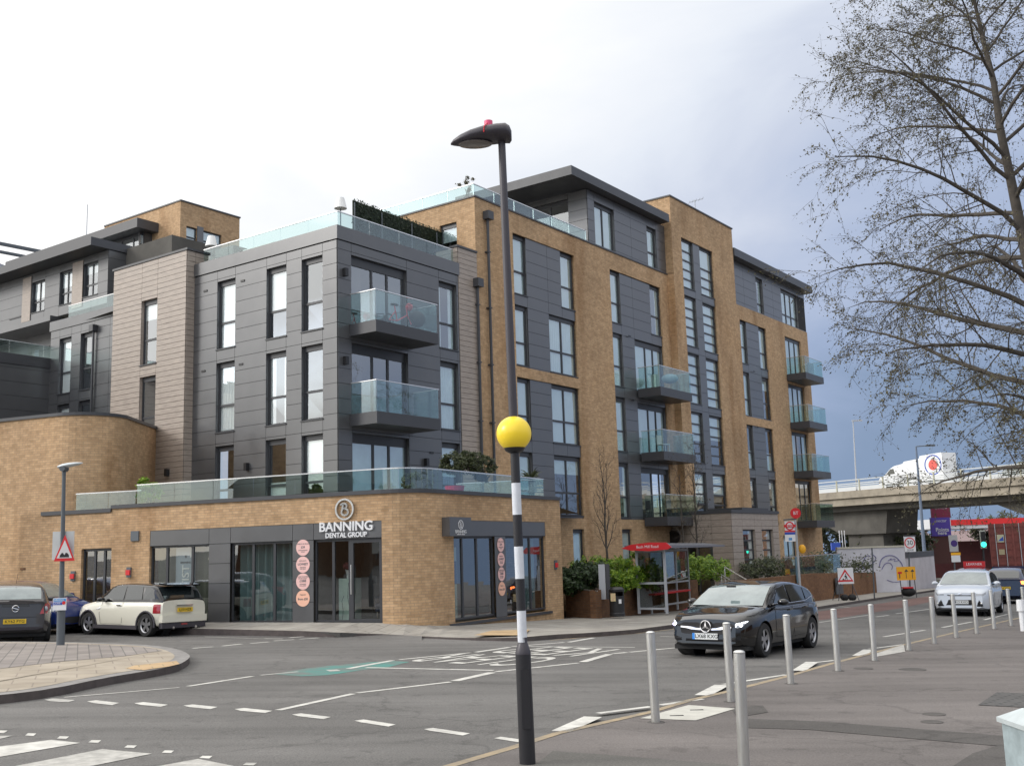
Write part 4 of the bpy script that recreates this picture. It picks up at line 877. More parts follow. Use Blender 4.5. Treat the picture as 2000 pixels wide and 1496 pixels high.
stripe((715, 1303), (964, 1308.5), .13); stripe((1030, 1262), (1240, 1263.5), .10)
mark([(535, 1316), (590, 1306), (640, 1300), (720, 1293), (767, 1290), (800, 1292), (760, 1302), (700, 1309), (640, 1318), (590, 1320)], 'teal', 'painted_patch', .003)
stripe((640, 1309), (662, 1308), .3, 'linef', .006, 'road_marking')
for a, b in (((376, 1265.5), (416, 1262.5)), ((434, 1261), (472, 1257)), ((489, 1256), (525, 1253)), ((535, 1251), (575, 1248.5)), ((585, 1247.5), (622, 1245)), ((635, 1243.5), (672, 1241))): stripe(a, b, .12)
for a, b in (((515, 1246.5), (552, 1247)), ((565, 1245), (600, 1242)), ((612, 1242), (648, 1239)), ((660, 1238.5), (690, 1237)), ((682, 1240), (712, 1237.5))): stripe(a, b, .12)
stripe((400, 1243), (515, 1247), .08, 'linef')
# KEEP CLEAR, laid to be read by drivers coming from the right-hand lane
def ground_text(s_, cpx, wd, hg, direction, mat='line'):
    c = gp(*cpx, .006); cu = bpy.data.curves.new('t', 'FONT'); cu.body = s_; cu.size = 1; cu.align_x = 'CENTER'; cu.align_y = 'CENTER'; cu.offset = .0
    t = bpy.data.objects.new('t', cu); COL.objects.link(t); bpy.context.view_layer.update(); me = bpy.data.meshes.new_from_object(t.evaluated_get(bpy.context.evaluated_depsgraph_get())); bpy.data.objects.remove(t)
    xs = [v.co.x for v in me.vertices]; ys = [v.co.y for v in me.vertices]; W, H = max(xs) - min(xs), max(ys) - min(ys); mx_, my_ = (max(xs) + min(xs)) / 2, (max(ys) + min(ys)) / 2
    up_ = V2(direction); rt = Vector((up_.y, -up_.x, 0))
    for v in me.vertices:
        p = c + rt * ((v.co.x - mx_) / W * wd) + up_ * ((v.co.y - my_) / H * hg); v.co = (p.x, p.y, gz(p.x, p.y) + .006)
    me.materials.clear(); me.materials.append(MT[mat]); me.name = 'lettering'; o = bpy.data.objects.new('lettering', me); COL.objects.link(o); o.parent = road
ground_text('KEEP', (1083, 1270.5), 2.1, 2.0, 236); ground_text('CLEAR', (945, 1287), 2.5, 2.0, 236)
# right hand road lines
yl = [(860, 1500), (1000, 1459), (1090, 1430.5), (1200, 1405.5), (1271, 1389.5), (1348, 1366.5), (1422, 1349.5), (1539, 1319.5), (1623, 1295.5), (1700, 1275.5), (1780, 1255), (1864, 1235), (1970, 1211), (2060, 1191)]
for a, b in zip(yl, yl[1:]): stripe(a, b, .11, 'yline', .0345, 'edge_line')
for a, b in (((1096, 1427), (1158, 1399)), ((1372, 1357), (1410, 1337)), ((1560, 1309), (1586, 1292)), ((1676, 1280), (1697, 1268))): stripe(a, b, .22, 'line', .0345, 'bay_line')
for a, b in (((1168, 1392), (1271, 1379)), ((1290, 1376), (1372, 1364)), ((1412, 1336), (1535, 1317)), ((1575, 1295), (1630, 1289)), ((1697, 1267), (1765, 1258))): stripe(a, b, .10, 'line', .0345 if a[0] < 1300 else .006, 'bay_line')
mark([(1700, 1279), (1765, 1258), (1768, 1272), (1705, 1283)], 'linef', 'bay_line', .036)
fy = [(1075, 1250), (1145, 1244), (1240, 1237), (1300, 1230), (1440, 1213), (1580, 1196)]
for a, b in zip(fy, fy[1:]): stripe(a, b, .10, 'yline', .005, 'edge_line')
MT['redlane'] = asphaltmat('worn_red_surface', (0.20, 0.125, 0.11), .15, .2)
mark([(1580, 1196), (1720, 1178), (1820, 1163), (1840, 1170), (1760, 1187), (1640, 1206), (1590, 1212)], 'redlane', 'bus_lane_surface', .002)
for a, b in (((1600, 1215), (1700, 1200)), ((1712, 1204), (1736, 1201)), ((1750, 1198), (1860, 1183)), ((1726, 1243), (1806, 1230)), ((1840, 1225), (1898, 1214)), ((1922, 1210), (1968, 1199)), ((1975, 1176), (2020, 1170)), ((1605, 1180), (1660, 1186)), ((1480, 1232), (1510, 1228)), ((1290, 1242), (1340, 1244))): stripe(a, b, .10, 'linef' if a[0] < 1700 else 'line', .005)
# ------------------------------------------------------------------ lamp column with flashing beacon globe
lp0 = gp(1028, 1470, .03)
lp = thing('street_lamp', 'tall dark lamp column with black and white bands and a yellow beacon globe', 'street lamp', lp0)
def lpp(z): return Vector((.035 - (z - lp0.z) * .0108, 10.01, z))
def seg(z0, z1, r0, r1, mat, name, n=20):
    m = MB(); m.tube(lpp(z0), lpp(z1), r0, r1, n); return m.build(name, mat, lp, smooth=True, ang=50)
MT['lampdark'] = pbr('lamp_column_paint', (.050, .045, .055), .42); MT['bandblk'] = pbr('band_black', (.022, .022, .026), .4); MT['bandwht'] = pbr('band_white', (.66, .69, .74), .5, var=.07, vscale=14)
z0 = lp0.z
seg(z0, .865, .073, .070, 'bandblk', 'base_sleeve', 24)
m = MB(); m.lathe(lpp(.865), [(.071, 0), (.070, .02), (.048, .09), (.043, .10), (.043, .15)], 24); m.build('sleeve_collar', 'lampdark', lp, smooth=True)
c_ = lpp(.5); m = MB(); m.fbox(Fac(Vector((c_.x, c_.y, 0)), Vector((1, 0, 0)), Vector((0, -1, 0))), -.03, .045, .05, .078, .22, .74); m.build('access_door', 'bandblk', lp)
zb = [.972, 1.254, 1.542, 1.835, 2.127, 2.421]
for k in range(5): seg(zb[k], zb[k + 1], .0435, .043, 'bandwht' if k % 2 == 0 else 'bandblk', 'band')
seg(2.421, 2.70, .043, .042, 'bandblk', 'band')
m = MB(); m.lathe(lpp(2.70), [(.045, 0), (.085, .02), (.10, .05), (.07, .07)], 24); m.build('globe_seat', 'bandblk', lp, smooth=True)
m = MB(); m.ball(lpp(2.885), .165, 32, 20); m.build('globe', 'yellow', lp, smooth=True, ang=180)
seg(3.03, 5.80, .042, .036, 'lampdark', 'column')
# luminaire: long shell with pointed nose on the left
H = thing_dummy = None
hd = lpp(5.83); m = MB(); rings = []
prof = [(-.50, .012, .010, -.075), (-.47, .05, .03, -.062), (-.40, .10, .055, -.045), (-.30, .145, .075, -.025), (-.18, .165, .088, -.005), (-.05, .165, .092, .01), (.04, .15, .095, .015), (.08, .125, .085, .0), (.10, .06, .05, -.01)]
for x, wy, hz_, dz in prof:
    ring = []
    for k in range(20):
        t = 2 * math.pi * k / 20; zz = math.sin(t) * hz_; zz = zz if zz > 0 else zz * .85
        ring.append(hd + Vector((x, math.cos(t) * wy - .02, zz + dz)))
    rings.append(ring)
for a, b in zip(rings, rings[1:]): m.quads(a, b)
m.face(rings[0]); m.face(rings[-1])
hm = m.build('lamp_head', 'lampdark', lp, smooth=True, ang=60)
m = MB(); m.ball(hd + Vector((-.26, -.02, -.085)), 1, 20, 10, sq=(.17, .11, .022)); m.build('lens', pbr('lens', (.16, .14, .13), .15, spec=.8), hm, smooth=True)
m = MB(); c = hd + Vector((-.125, -.02, .095)); m.tube(c, c + Vector((0, 0, .055)), .042, n=20); m.build('sensor_cap', pbr('pink_cap', (.80, .10, .22), .45), hm, smooth=True)
m = MB(); m.path([hd + Vector((-.13, -.12, .09)), hd + Vector((-.165, -.19, .03)), hd + Vector((-.17, -.19, -.03))], .006, 5); m.build('cable', 'red', hm)
# ------------------------------------------------------------------ bollards
bpos = [gp(*p, .03) for p in ((1281, 1410), (1428, 1370))] + [at_z(1438, 1248, .97)] + [gp(*p, .03) for p in ((1545, 1335), (1637, 1310), (1708, 1290), (1775, 1270), (1825, 1257), (1868, 1245), (1908, 1237), (1942, 1228), (1975, 1222), (2003, 1214))]
bpos[2].z = gz(bpos[2].x, bpos[2].y) + .03
blab = ['steel bollard at the corner of the pale access cover', 'steel bollard behind the nearest one, beyond the access cover', 'nearest steel bollard, cut by the bottom edge of the photo', 'steel bollard before the front wheel of the black car', 'steel bollard just behind the tail of the black car'] 
blab += ['steel bollard on the pavement edge, %s one right of the black car' % w_ for w_ in ('second', 'third', 'fourth')] + ['steel bollard before the left headlight of the white car', 'steel bollard before the right headlight of the white car', 'steel bollard before the door of the white car', 'steel bollard behind the rear wheel of the white car', 'farthest steel bollard at the right edge of the photo']
bol = thing('bollard', blab[0], 'bollard', bpos[0], group='steel bollards along the kerb')
m = MB(); m.lathe((0, 0, -.05), [(.0505, 0), (.0505, 1.02), (.050, 1.025)], 20); m.build('post', 'metal', bol, smooth=True, ang=30, local=True)
m = MB(); m.lathe((0, 0, .977), [(.048, 0), (.0515, .002), (.0515, .012), (.040, .022), (.02, .027), (.0005, .028)], 20); m.build('cap', pbr('steel_cap', (.72, .72, .70), .3, metal=.8), bol, smooth=True, ang=30, local=True)
m = MB(); m.lathe((0, 0, -.01), [(.11, 0), (.10, .014), (.052, .016)], 14); m.build('base_patch', 'pave2', bol, local=True)
for i, p in enumerate(bpos[1:]):
    b = copy_tree(bol); b.location = p; b['label'] = blab[i + 1]
    b.rotation_euler = (R(rnd.uniform(-.7, .7)), R(rnd.uniform(-1.0, .2)), rnd.uniform(0, 6))
bol.rotation_euler = (0, R(-.8), 0)
mp_ = thing('marker_post', 'short white marker post at the right edge beside the last bollard', 'post', gp(1999, 1232, .03))
q = mp_.location; m = MB(); m.tube(q, q + Vector((0, 0, .5)), .07, n=12); m.build('post', 'white', mp_); m = MB(); m.tube(q + Vector((0, 0, .5)), q + Vector((0, 0, .78)), .11, .10, n=12); m.build('head', 'white', mp_)
# ------------------------------------------------------------------ pale grey cabinet bottom right
cb0 = gp(1990, 1640, .03); cb = thing('utility_cabinet', 'pale galvanised utility cabinet at the bottom right corner', 'cabinet', cb0)
ct = at_z(1950, 1397, .80); cx_, cy_ = ct.x, ct.y
galv = pbr('galvanised', (.33, .40, .42), .55, var=.22, vscale=9, spec=.4)
MT['galv'] = galv; m = MB(); X0, Y0, W_, D_ = cx_ + .0, cy_ - .35, .55, .35; zz = gz(cx_, cy_)
m.abox(X0 + .015, X0 + W_, Y0, Y0 + D_, zz, .76); m.build('body', 'galv', cb)
m = MB(); m.abox(X0, X0 + W_ + .03, Y0 - .03, Y0 + D_ + .03, .765, .79)
t0 = [Vector((X0, Y0 - .03, .79)), Vector((X0 + W_ + .03, Y0 - .03, .79)), Vector((X0 + W_ + .03, Y0 + D_ + .03, .79)), Vector((X0, Y0 + D_ + .03, .79))]; t1 = [Vector((X0 + .1, Y0 + .08, .85)), Vector((X0 + W_ - .07, Y0 + .08, .85)), Vector((X0 + W_ - .07, Y0 + D_ - .08, .85)), Vector((X0 + .1, Y0 + D_ - .08, .85))]
m.quads(t0, t1); m.face(t1); m.build('lid', pbr('galv_lid', (.46, .51, .52), .5, var=.1, vscale=8), cb)
# ------------------------------------------------------------------ left lamp post with warning triangle
g0 = gp(118, 1260, .12); gl_ = thing('street_lamp', 'slim grey lamp post on the paved island with pale two sided lamp head', 'street lamp', g0)
top_ = at_y(125, 924, 24.6); m = MB()
gx = lambda z: g0.lerp(Vector((top_.x, 24.6, top_.z)), (z - g0.z) / (top_.z - g0.z))
m.tube(gx(g0.z), gx(.96), .088, .088, 16); m.build('base_sleeve', 'grey', gl_, smooth=True)
m = MB(); m.tube(gx(.96), gx(3.9), .058, .040, 14); m.build('column', 'grey', gl_, smooth=True)
m = MB(); hc = gx(3.95)
rings = []
for x, wy, hz_ in ((-.16, .01, .01), (-.13, .08, .035), (-.02, .13, .06), (.12, .15, .06), (.28, .13, .045), (.40, .05, .02), (.43, .01, .008)):
    rings.append([hc + Vector((x, math.cos(t) * wy, .12 + .14 * x + (max(0, math.sin(t)) * hz_ - max(0, -math.sin(t)) * hz_ * .7))) for t in [2 * math.pi * k / 14 for k in range(14)]])
for a, b in zip(rings, rings[1:]): m.quads(a, b)
m.face(rings[0]); m.face(rings[-1]); m.build('lamp_head', pbr('pale_shade', (.55, .60, .62), .25, spec=.7), gl_, smooth=True)
m = MB(); m.tube(hc + Vector((0, -.12, .06)), hc + Vector((0, .12, .06)), .065, n=14); m.tube(hc - Vector((0, 0, .08)), hc + Vector((0, 0, .06)), .045, n=12); m.build('hinge', 'grey', gl_)
FS = Fac(Vector((g0.x, 24.6, 0)), Vector((1, 0, 0)), Vector((0, -1, 0)))
def onp(px, py, Y, F): a = at_y(px, py, Y); return (a.x - F.O.x, a.z)
bk = thing('sign_board', 'blank pale square board fixed behind the red triangle sign', 'sign', gx(2.2))
a, b = onp(101, 1038, 24.6, FS), onp(141, 1092, 24.6, FS); m = MB(); m.fbox(FS, a[0], b[0], -.08, -.06, b[1], a[1]); m.build('board', pbr('pale_board', (.55, .57, .57), .5, var=.06), bk)
tr_ = thing('warning_sign', 'red bordered triangular warning sign with black uneven road bumps', 'sign', gx(2.2))
def tri(F, cx, zb_, zt_, hw, o, mat, parent, name, th=.004, rr=.0):
    m = MB(); P = [F.P(cx - hw, o, zb_), F.P(cx + hw, o, zb_), F.P(cx, o, zt_)]; Q = [p + F.n * th for p in P]; m.face(Q); m.face(P[::-1]); m.quads(P, Q); return m.build(name, mat, parent)
t0, t1, t2 = onp(124, 1044, 24.5, FS), onp(104, 1096, 24.5, FS), onp(145, 1096, 24.5, FS); cxs = (t1[0] + t2[0]) / 2; hw_ = (t2[0] - t1[0]) / 2
tri(FS, cxs, t1[1], t0[1], hw_, .07, 'red', tr_, 'border'); Ht = t0[1] - t1[1]
tri(FS, cxs, t1[1] + Ht * .11, t0[1] - Ht * .20, hw_ * .74, .076, pbr('sign_white', (.62, .62, .62), .4), tr_, 'face')
m = MB(); bp = [(-.46, .14), (.46, .14), (.42, .24), (.25, .31), (.12, .31), (0, .22), (-.12, .31), (-.25, .31), (-.42, .22)]; m.face([FS.P(cxs + a * hw_, .082, t1[1] + b * Ht) for a, b in bp]); m.build('symbol', 'black', tr_)
bs = thing('notice', 'small blue and white notice strapped low on the lamp post', 'sign', gx(1.0)); a, b = onp(104, 1168, 24.5, FS), onp(129, 1191, 24.5, FS)
m = MB(); m.fbox(FS, a[0], b[0], .09, .10, b[1], a[1]); m.build('board', 'white', bs); hh = a[1] - b[1]; ww = b[0] - a[0]
m = MB(); m.fbox(FS, a[0] + .01, b[0] - .01, .10, .104, a[1] - hh * .28, a[1] - hh * .04); m.build('stripe', pbr('sky_blue', (.05, .28, .62), .5), bs)
m = MB(); m.fbox(FS, a[0] + .01, a[0] + ww * .7, .10, .104, a[1] - hh * .56, a[1] - hh * .33); m.build('stripe', 'blue', bs); m = MB(); c = FS.P(a[0] + ww * .82, .105, a[1] - hh * .4); m.tube(c, c + FS.n * .003, ww * .13, n=16); m.build('symbol', 'red', bs)
text('lettering', 'PARKING', .06, 'white', bs, mw=facemat(FS, a[0] + ww * .4, .106, a[1] - hh * .16, bs), extrude=.001); text('lettering', 'ZONE', .05, 'white', bs, mw=facemat(FS, a[0] + ww * .33, .106, a[1] - hh * .44, bs), extrude=.001)
# ------------------------------------------------------------------ bus shelter
dS = V2(60.5); nS = Vector((dS.y, -dS.x, 0)); sh0 = gp(1303, 1197, .11); FH = Fac(Vector((sh0.x, sh0.y, 0)), dS, nS); zS = sh0.z
sh = thing('bus_shelter', 'grey framed glass bus shelter with red roof end and red perch bench', 'bus shelter', sh0)
def zh(h): return zS + h
ob = -1.05                                            # rear line of the shelter
def fr(name, *b, mat='lgrey', parent=None): m = MB(); m.fbox(FH, *b); return m.build(name, mat, parent or sh)
fr('post', -.04, .04, -.04, .04, zh(-.02), zh(2.2)); fr('post', -.04, .04, ob - .04, ob + .04, zh(-.02), zh(2.2))
for z in (.12, 1.0, 2.12): fr('crossbar', -.03, .03, ob + .04, -.04, zh(z), zh(z + .07))
g = MB(); g.fbox(FH, -.008, .008, ob + .05, -.05, zh(.2), zh(.99)); g.fbox(FH, -.008, .008, ob + .05, -.05, zh(1.08), zh(2.11)); g.build('glass_panel', 'shelterglass', sh)
L_ = 5.2
for s_ in (1.15, 2.45, 3.75, 5.1): fr('post', s_ - .03, s_ + .03, ob - .03, ob + .03, zh(-.1), zh(2.25))
fr('crossbar', .9, 5.1, ob - .02, ob + .02, zh(.92), zh(.98)); fr('crossbar', .9, 5.1, ob - .02, ob + .02, zh(.12), zh(.18)); fr('crossbar', .9, 5.1, ob - .02, ob + .02, zh(2.12), zh(2.2))
g = MB()
for a, b in ((1.2, 2.4), (2.5, 3.7), (3.8, 5.05)): g.fbox(FH, a, b, ob - .006, ob + .006, zh(.2), zh(.91)); g.fbox(FH, a, b, ob - .006, ob + .006, zh(.99), zh(2.1))
g.build('glass_panel', 'shelterglass', sh)
fr('info_panel', .05, 1.12, ob - .03, ob + .05, zh(.15), zh(1.0), mat=pbr('panel_grey', (.34, .36, .39), .5)); fr('info_panel', .05, 1.12, ob - .03, ob + .04, zh(1.02), zh(2.2), mat='lgrey')
fr('timetable', .12, .62, ob + .05, ob + .06, zh(1.06), zh(1.86), mat='white'); fr('timetable_notice', .65, 1.1, ob + .052, ob + .066, zh(1.06), zh(1.92), mat='orange')
fr('timetable_header', .1, 1.1, ob + .05, ob + .07, zh(1.95), zh(2.16), mat=pbr('pinkish', (.42, .38, .40), .6))
fr('bench', .75, 4.4, ob + .08, ob + .32, zh(.58), zh(.64), mat='red')
m = MB(); P_ = lambda s_, o, z: FH.P(s_, o, zh(z))
A = [P_(-.35, -1.35, 2.28), P_(-.35, .35, 2.24), P_(-.35, .35, 2.34), P_(-.35, -.5, 2.44), P_(-.35, -1.35, 2.38)]; B = [P_(5.6, -1.35, 2.28), P_(5.6, .35, 2.24), P_(5.6, .35, 2.30), P_(5.6, -.5, 2.40), P_(5.6, -1.35, 2.36)]
m.quads(A, B); m.face(A); m.face(B); rf = m.build('roof', pbr('roof_grey', (.16, .165, .19), .4), sh)
# red boat shaped end board facing the approaching road
FH2 = Fac(FH.P(-.36, 0, 0), nS * -1, dS * -1)
m = MB(); pts = [(-.45, 2.27), (-.3, 2.20), (.4, 2.16), (1.1, 2.20), (1.45, 2.28), (1.1, 2.40), (.4, 2.46), (-.25, 2.44)]; A = [FH2.P(a, 0, zh(z)) for a, z in pts]; B = [p + FH2.n * .05 for p in A]; m.face(B); m.face(A); m.quads(A, B); m.build('end_board', 'red', sh)
text('lettering', 'Bush Mill Road', .14, 'white', sh, mw=facemat(FH2, .45, .055, zh(2.31), sh), extrude=.002)
# ------------------------------------------------------------------ litter bin
bn0 = gp(1206, 1203, .11); lb = thing('litter_bin', 'black litter bin with stickers beside the low brick wall', 'litter bin', bn0)
m = MB(); m.lathe(bn0, [(.26, 0), (.26, .10), (.245, .12), (.25, .66), (.0, .66)], 20); m.build('body', 'black', lb, smooth=True, ang=30)
m = MB(); m.lathe(bn0, [(.25, .80), (.27, .82), (.27, .88), (.2, .95), (.001, .97)], 20); m.build('lid', 'black', lb, smooth=True, ang=30)
m = MB(); 
for k in range(20):
    a0, a1 = 2 * math.pi * k / 20, 2 * math.pi * (k + 1) / 20
    if -1.9 < ((a0 + math.pi) % (2 * math.pi)) - math.pi < -.9: continue
    m.face([bn0 + Vector((math.cos(a) * .25, math.sin(a) * .25, z)) for a, z in ((a0, .66), (a1, .66), (a1, .80), (a0, .80))])
m.build('hood', 'black', lb)
m = MB(); m.box(bn0 + Vector((-.22, -.235, .50)), (.16, -.02, 0), (0, .01, 0), (0, 0, .26)); m.build('sticker', pbr('sticker', (.55, .30, .22), .6, col2=(.65, .62, .30), vscale=12), lb); m = MB(); m.box(bn0 + Vector((.04, -.262, .42)), (.09, .0, 0), (0, .01, 0), (0, 0, .14)); m.build('sticker', 'white', lb)
# ------------------------------------------------------------------ low walls, beds
w1 = thing('planter_wall', 'low dark brown brick wall holding the shrub bed left of the shelter', 'wall', gp(1165, 1203, .11))
pa, pb2, pc = gp(1106, 1199, .11), gp(1165, 1203, .11), gp(1262, 1193, .11)
pd2 = pc + (pc - pb2).normalized() * 5.5
def lowwall(pts, hts, th, mat, parent, name='wall'):
    m = MB()
    for (a, b), (h0, h1) in zip(zip(pts, pts[1:]), zip(hts, hts[1:])):
        a, b = Vector(a), Vector(b); d = (b - a); d.z = 0; L = d.length; d.normalize(); n_ = Vector((-d.y, d.x, 0)) * th; zb_ = min(a.z, b.z) - .4
        A0, B0, A1, B1 = Vector((a.x, a.y, zb_)), Vector((b.x, b.y, zb_)), Vector((a.x, a.y, h0)), Vector((b.x, b.y, h1))
        m.face([A0, B0, B1, A1]); m.face([A0 + n_, B0 + n_, B1 + n_, A1 + n_]); m.face([A1, B1, B1 + n_, A1 + n_]); m.face([A0, A1, A1 + n_, A0 + n_]); m.face([B0, B1, B1 + n_, B0 + n_])
    return m.build(name, mat, parent)
zt_ = at_y(1170, 1152, pb2.y).z
lowwall([pa, pb2], [zt_, zt_], .22, 'brick2', w1); lowwall([pb2, pc, pd2], [zt_, zt_, zt_], .22, 'brick2', w1)
m = MB(); e1 = at_y(1103, 1147, pa.y); m.tube(e1, at_y(1167, 1154, pb2.y - .1), .022, n=6); m.build('edge_rail', 'metal', w1)
bed = thing('soil_bed', 'bare soil bed behind the low brick wall', 'flower bed', pb2 + Vector((.5, .8, .6)), kind=None)
m = MB(); q_ = [pa, pb2, pc, pd2]; F_ = [FB.P(8.5, .3, zt_ - .08), FB.P(22, .3, zt_ - .08)]; m.face([Vector((p.x, p.y, zt_ - .08)) for p in [pa + Vector((0, .2, 0)), pb2 + Vector((0, .2, 0)), pc + Vector((0, .2, 0)), pd2]] + F_[::-1]); m.build('soil', 'gravel', bed)
w2_ = thing('boundary_wall', 'long low orange brown brick wall along the far pavement behind the roadworks sign', 'wall', gp(1600, 1172, .11))
s0_, s1_, s2_ = gp(1440, 1192, .11), gp(1600, 1171, .11), gp(1733, 1152, .11)
MT['brick3'] = brickmat('orange_brick', (.24, .125, .06), (.17, .085, .045), (.15, .10, .07))
hA_ = at_y(1600, 1119, s1_.y).z; hB_ = at_y(1732, 1117, s2_.y).z
lowwall([s0_, s1_, s2_], [hA_ + .1, hA_, hB_], .25, 'brick3', w2_); 
m = MB(); c = s1_.lerp(s2_, .18); d = (s2_ - s1_).normalized(); m.box(c + Vector((.05, -.1, .15)), d * 1.7, (.03, -.02, 0), (0, 0, .8)); m.build('metal_hatch', 'fascia', w2_)
gr_ = thing('glass_balustrade', 'clear glass balustrade with thin steel rail above the boundary wall', 'railing', s1_ + Vector((0, .6, .8)))
a, b, c = at_y(1531, 1089, 47), at_y(1640, 1086, s1_.y + 6), at_y(1655, 1085, s1_.y + 8)
glassrail3([Vector((a.x, a.y, 0)), Vector((b.x, b.y, 0))], a.z - 1.1, a.z, gr_, 2.0)
st = thing('handrail', 'pair of steel handrails sloping down the entrance steps', 'handrail', gp(1450, 1195, .11) + Vector((0, 3, 0)))
for (x0, y0, x1, y1) in ((1415, 1107, 1470, 1139), (1409, 1122, 1431, 1137)):
    Yh = 45; m = MB(); m.tube(at_y(x0, y0, Yh), at_y(x1, y1, Yh - 1.6), .03, n=8); m.build('rail', 'rail', st)
    for (x, y, Y) in ((x0, y0, Yh), (x1, y1, Yh - 1.6)): p = at_y(x, y, Y); mm = MB(); mm.tube(p, (p.x, p.y, gz(p.x, p.y)), .02, n=6); mm.build('post', 'rail', st)
# standing stone like panel and yellow notice
sp_ = thing('entrance_marker', 'tall narrow dark slate sign slab with pale strip standing in the shrub bed', 'sign', pb2 + Vector((.3, .6, .4))); Ym = pb2.y + .4
a, b = at_y(1166, 1102, Ym), at_y(1192, 1152, Ym); m = MB(); m.abox(a.x + .28, b.x, Ym, Ym + .12, b.z - .3, a.z); m.build('slab', 'fascia', sp_); m = MB(); m.abox(a.x + .04, a.x + .26, Ym - .01, Ym + .1, b.z - .3, a.z); m.build('strip', 'lgrey', sp_)
yn = thing('yellow_notice', 'yellow notice hung on the low wall between the bin and the shelter', 'sign', pc); Yn = pc.y - .15
m = MB(); P4 = [at_y(*p, Yn) for p in ((1244, 1136), (1266, 1135), (1266, 1156), (1250, 1158))]; m.face(P4); m.face([p + Vector((0, .02, 0)) for p in P4]); m.quads(P4, [p + Vector((0, .02, 0)) for p in P4]); m.build('board', 'orange', yn)
FY = Fac(Vector((P4[0].x, Yn, 0)), Vector((1, 0, 0)), Vector((0, -1, 0))); text('lettering', 'ROAD\nCLOSED', .12, 'black', yn, mw=facemat(FY, .22, .006, (P4[0].z + P4[2].z) / 2 + .0, yn), extrude=.001)
# ------------------------------------------------------------------ bus stop flag
Yb = 47.0; bt = at_y(1553, 1015, Yb); bb = Vector((at_y(1566, 1195, Yb).x, Yb, gz(16, Yb) + .11)); bst = thing('bus_stop', 'bus stop pole with red roundel flag and small red disc on top', 'bus stop', bb)
m = MB(); m.tube(bb, bt, .055, .05, 10); m.build('pole', pbr('pole_grey', (.40, .42, .44), .5), bst)
FBs = Fac(Vector((0, Yb - .06, 0)), Vector((1, 0, 0)), Vector((0, -1, 0)))
def rect(F, x0, y0, x1, y1, o0, o1, mat, parent, name, Y=None):
    Y = Y or F.O.y; a, b = at_y(x0, y0, Y), at_y(x1, y1, Y); m = MB(); m.fbox(F, a.x - F.O.x, b.x - F.O.x, o0, o1, b.z, a.z); return m.build(name, mat, parent)
rect(FBs, 1532, 1018, 1552.5, 1039, 0, .03, 'white', bst, 'flag'); rect(FBs, 1532, 1036, 1552.5, 1038.5, .03, .035, 'red', bst, 'flag_band'); rect(FBs, 1532.5, 1039.5, 1553, 1043.5, 0, .03, 'blue', bst, 'route_tile'); rect(FBs, 1532.5, 1044, 1554, 1057, 0, .03, 'white', bst, 'route_tile'); rect(FBs, 1540, 1050, 1547, 1055, .03, .033, pbr('tile_blue', (.1, .3, .6), .5), bst, 'route_number')
rc = at_y(1542, 1027, Yb - .06); m = MB(); n = 28
for r0, r1 in ((.19, .135),):
    A = [Vector((rc.x + r0 * math.cos(t), Yb - .10, rc.z + r0 * math.sin(t))) for t in [2 * math.pi * k / n for k in range(n)]]; B = [Vector((rc.x + r1 * math.cos(t), Yb - .10, rc.z + r1 * math.sin(t))) for t in [2 * math.pi * k / n for k in range(n)]]; m.quads(A, B)
m.abox(rc.x - .26, rc.x + .26, Yb - .12, Yb - .105, rc.z - .055, rc.z + .055); m.build('roundel', 'red', bst)
text('lettering', 'BUSES', .1, 'white', bst, mw=facemat(FBs, rc.x, .068, rc.z, bst), extrude=.001)
m = MB(); dc = at_y(1554, 1002, Yb - .06); m.tube(dc, dc + Vector((0, .03, 0)), .23, n=24); m.build('stop_letter_disc', 'red', bst); text('lettering', 'BT', .2, 'white', bst, mw=facemat(FBs, dc.x, .008, dc.z, bst), extrude=.001)
m = MB(); q0, q1 = at_y(1531, 1016.5, Yb), at_y(1556, 1014, Yb); m.box(q0, q1 - q0, (0, .1, 0), (0, 0, .06)); m.build('bracket', 'grey', bst)
rect(FBs, 1554, 1087, 1562, 1139, -.2, -.05, pbr('timetable_case', (.12, .2, .26), .5), bst, 'timetable_case'); m = MB(); c = at_y(1567, 1072, Yb + .3); m.ball(c, .2, 12, 8, sq=(.8, .5, 1)); m.build('amber_lamp', 'orange', bst)
# ------------------------------------------------------------------ roadworks sign, lane sign and others
def pxF(Y): return Fac(Vector((0, Y, 0)), Vector((1, 0, 0)), Vector((0, -1, 0)))
Yr = gp(1650, 1172, .11).y; Fr_ = pxF(Yr); rw = thing('roadworks_sign', 'white square roadworks sign with red triangle on a folding frame with sandbags', 'sign', gp(1650, 1172, .11))
rect(Fr_, 1635, 1109, 1668, 1139.5, 0, .02, 'white', rw, 'board'); a, b, c = at_y(1651.5, 1111, Yr), at_y(1636, 1136, Yr), at_y(1667, 1136, Yr)
tri(Fr_, (b.x + c.x) / 2, b.z, a.z, (c.x - b.x) / 2, .025, 'red', rw, 'border'); tri(Fr_, (b.x + c.x) / 2, b.z + .075, a.z - .13, (c.x - b.x) / 2 * .74, .031, 'white', rw, 'face')
mx, mz, k_ = (b.x + c.x) / 2, b.z + .08, (a.z - b.z)
m = MB(); m.face([Fr_.P(mx + x * k_, .038, mz + z * k_) for x, z in ((-.02, 0), (.02, 0), (.08, .17), (.13, .0), (.17, .0), (.12, .24), (.05, .40), (-.04, .36), (-.10, .20), (-.02, .24), (.0, .18))]); m.face([Fr_.P(mx + x * k_, .038, mz + z * k_) for x, z in ((-.27, 0), (-.07, 0), (-.15, .12), (-.2, .12))]); m.lathe(Fr_.P(mx + .03 * k_, .036, mz + .46 * k_), [(.045 * k_, 0), (.045 * k_, .005)], 12, axis='y'); m.build('digging_symbol', 'black', rw)
m = MB()
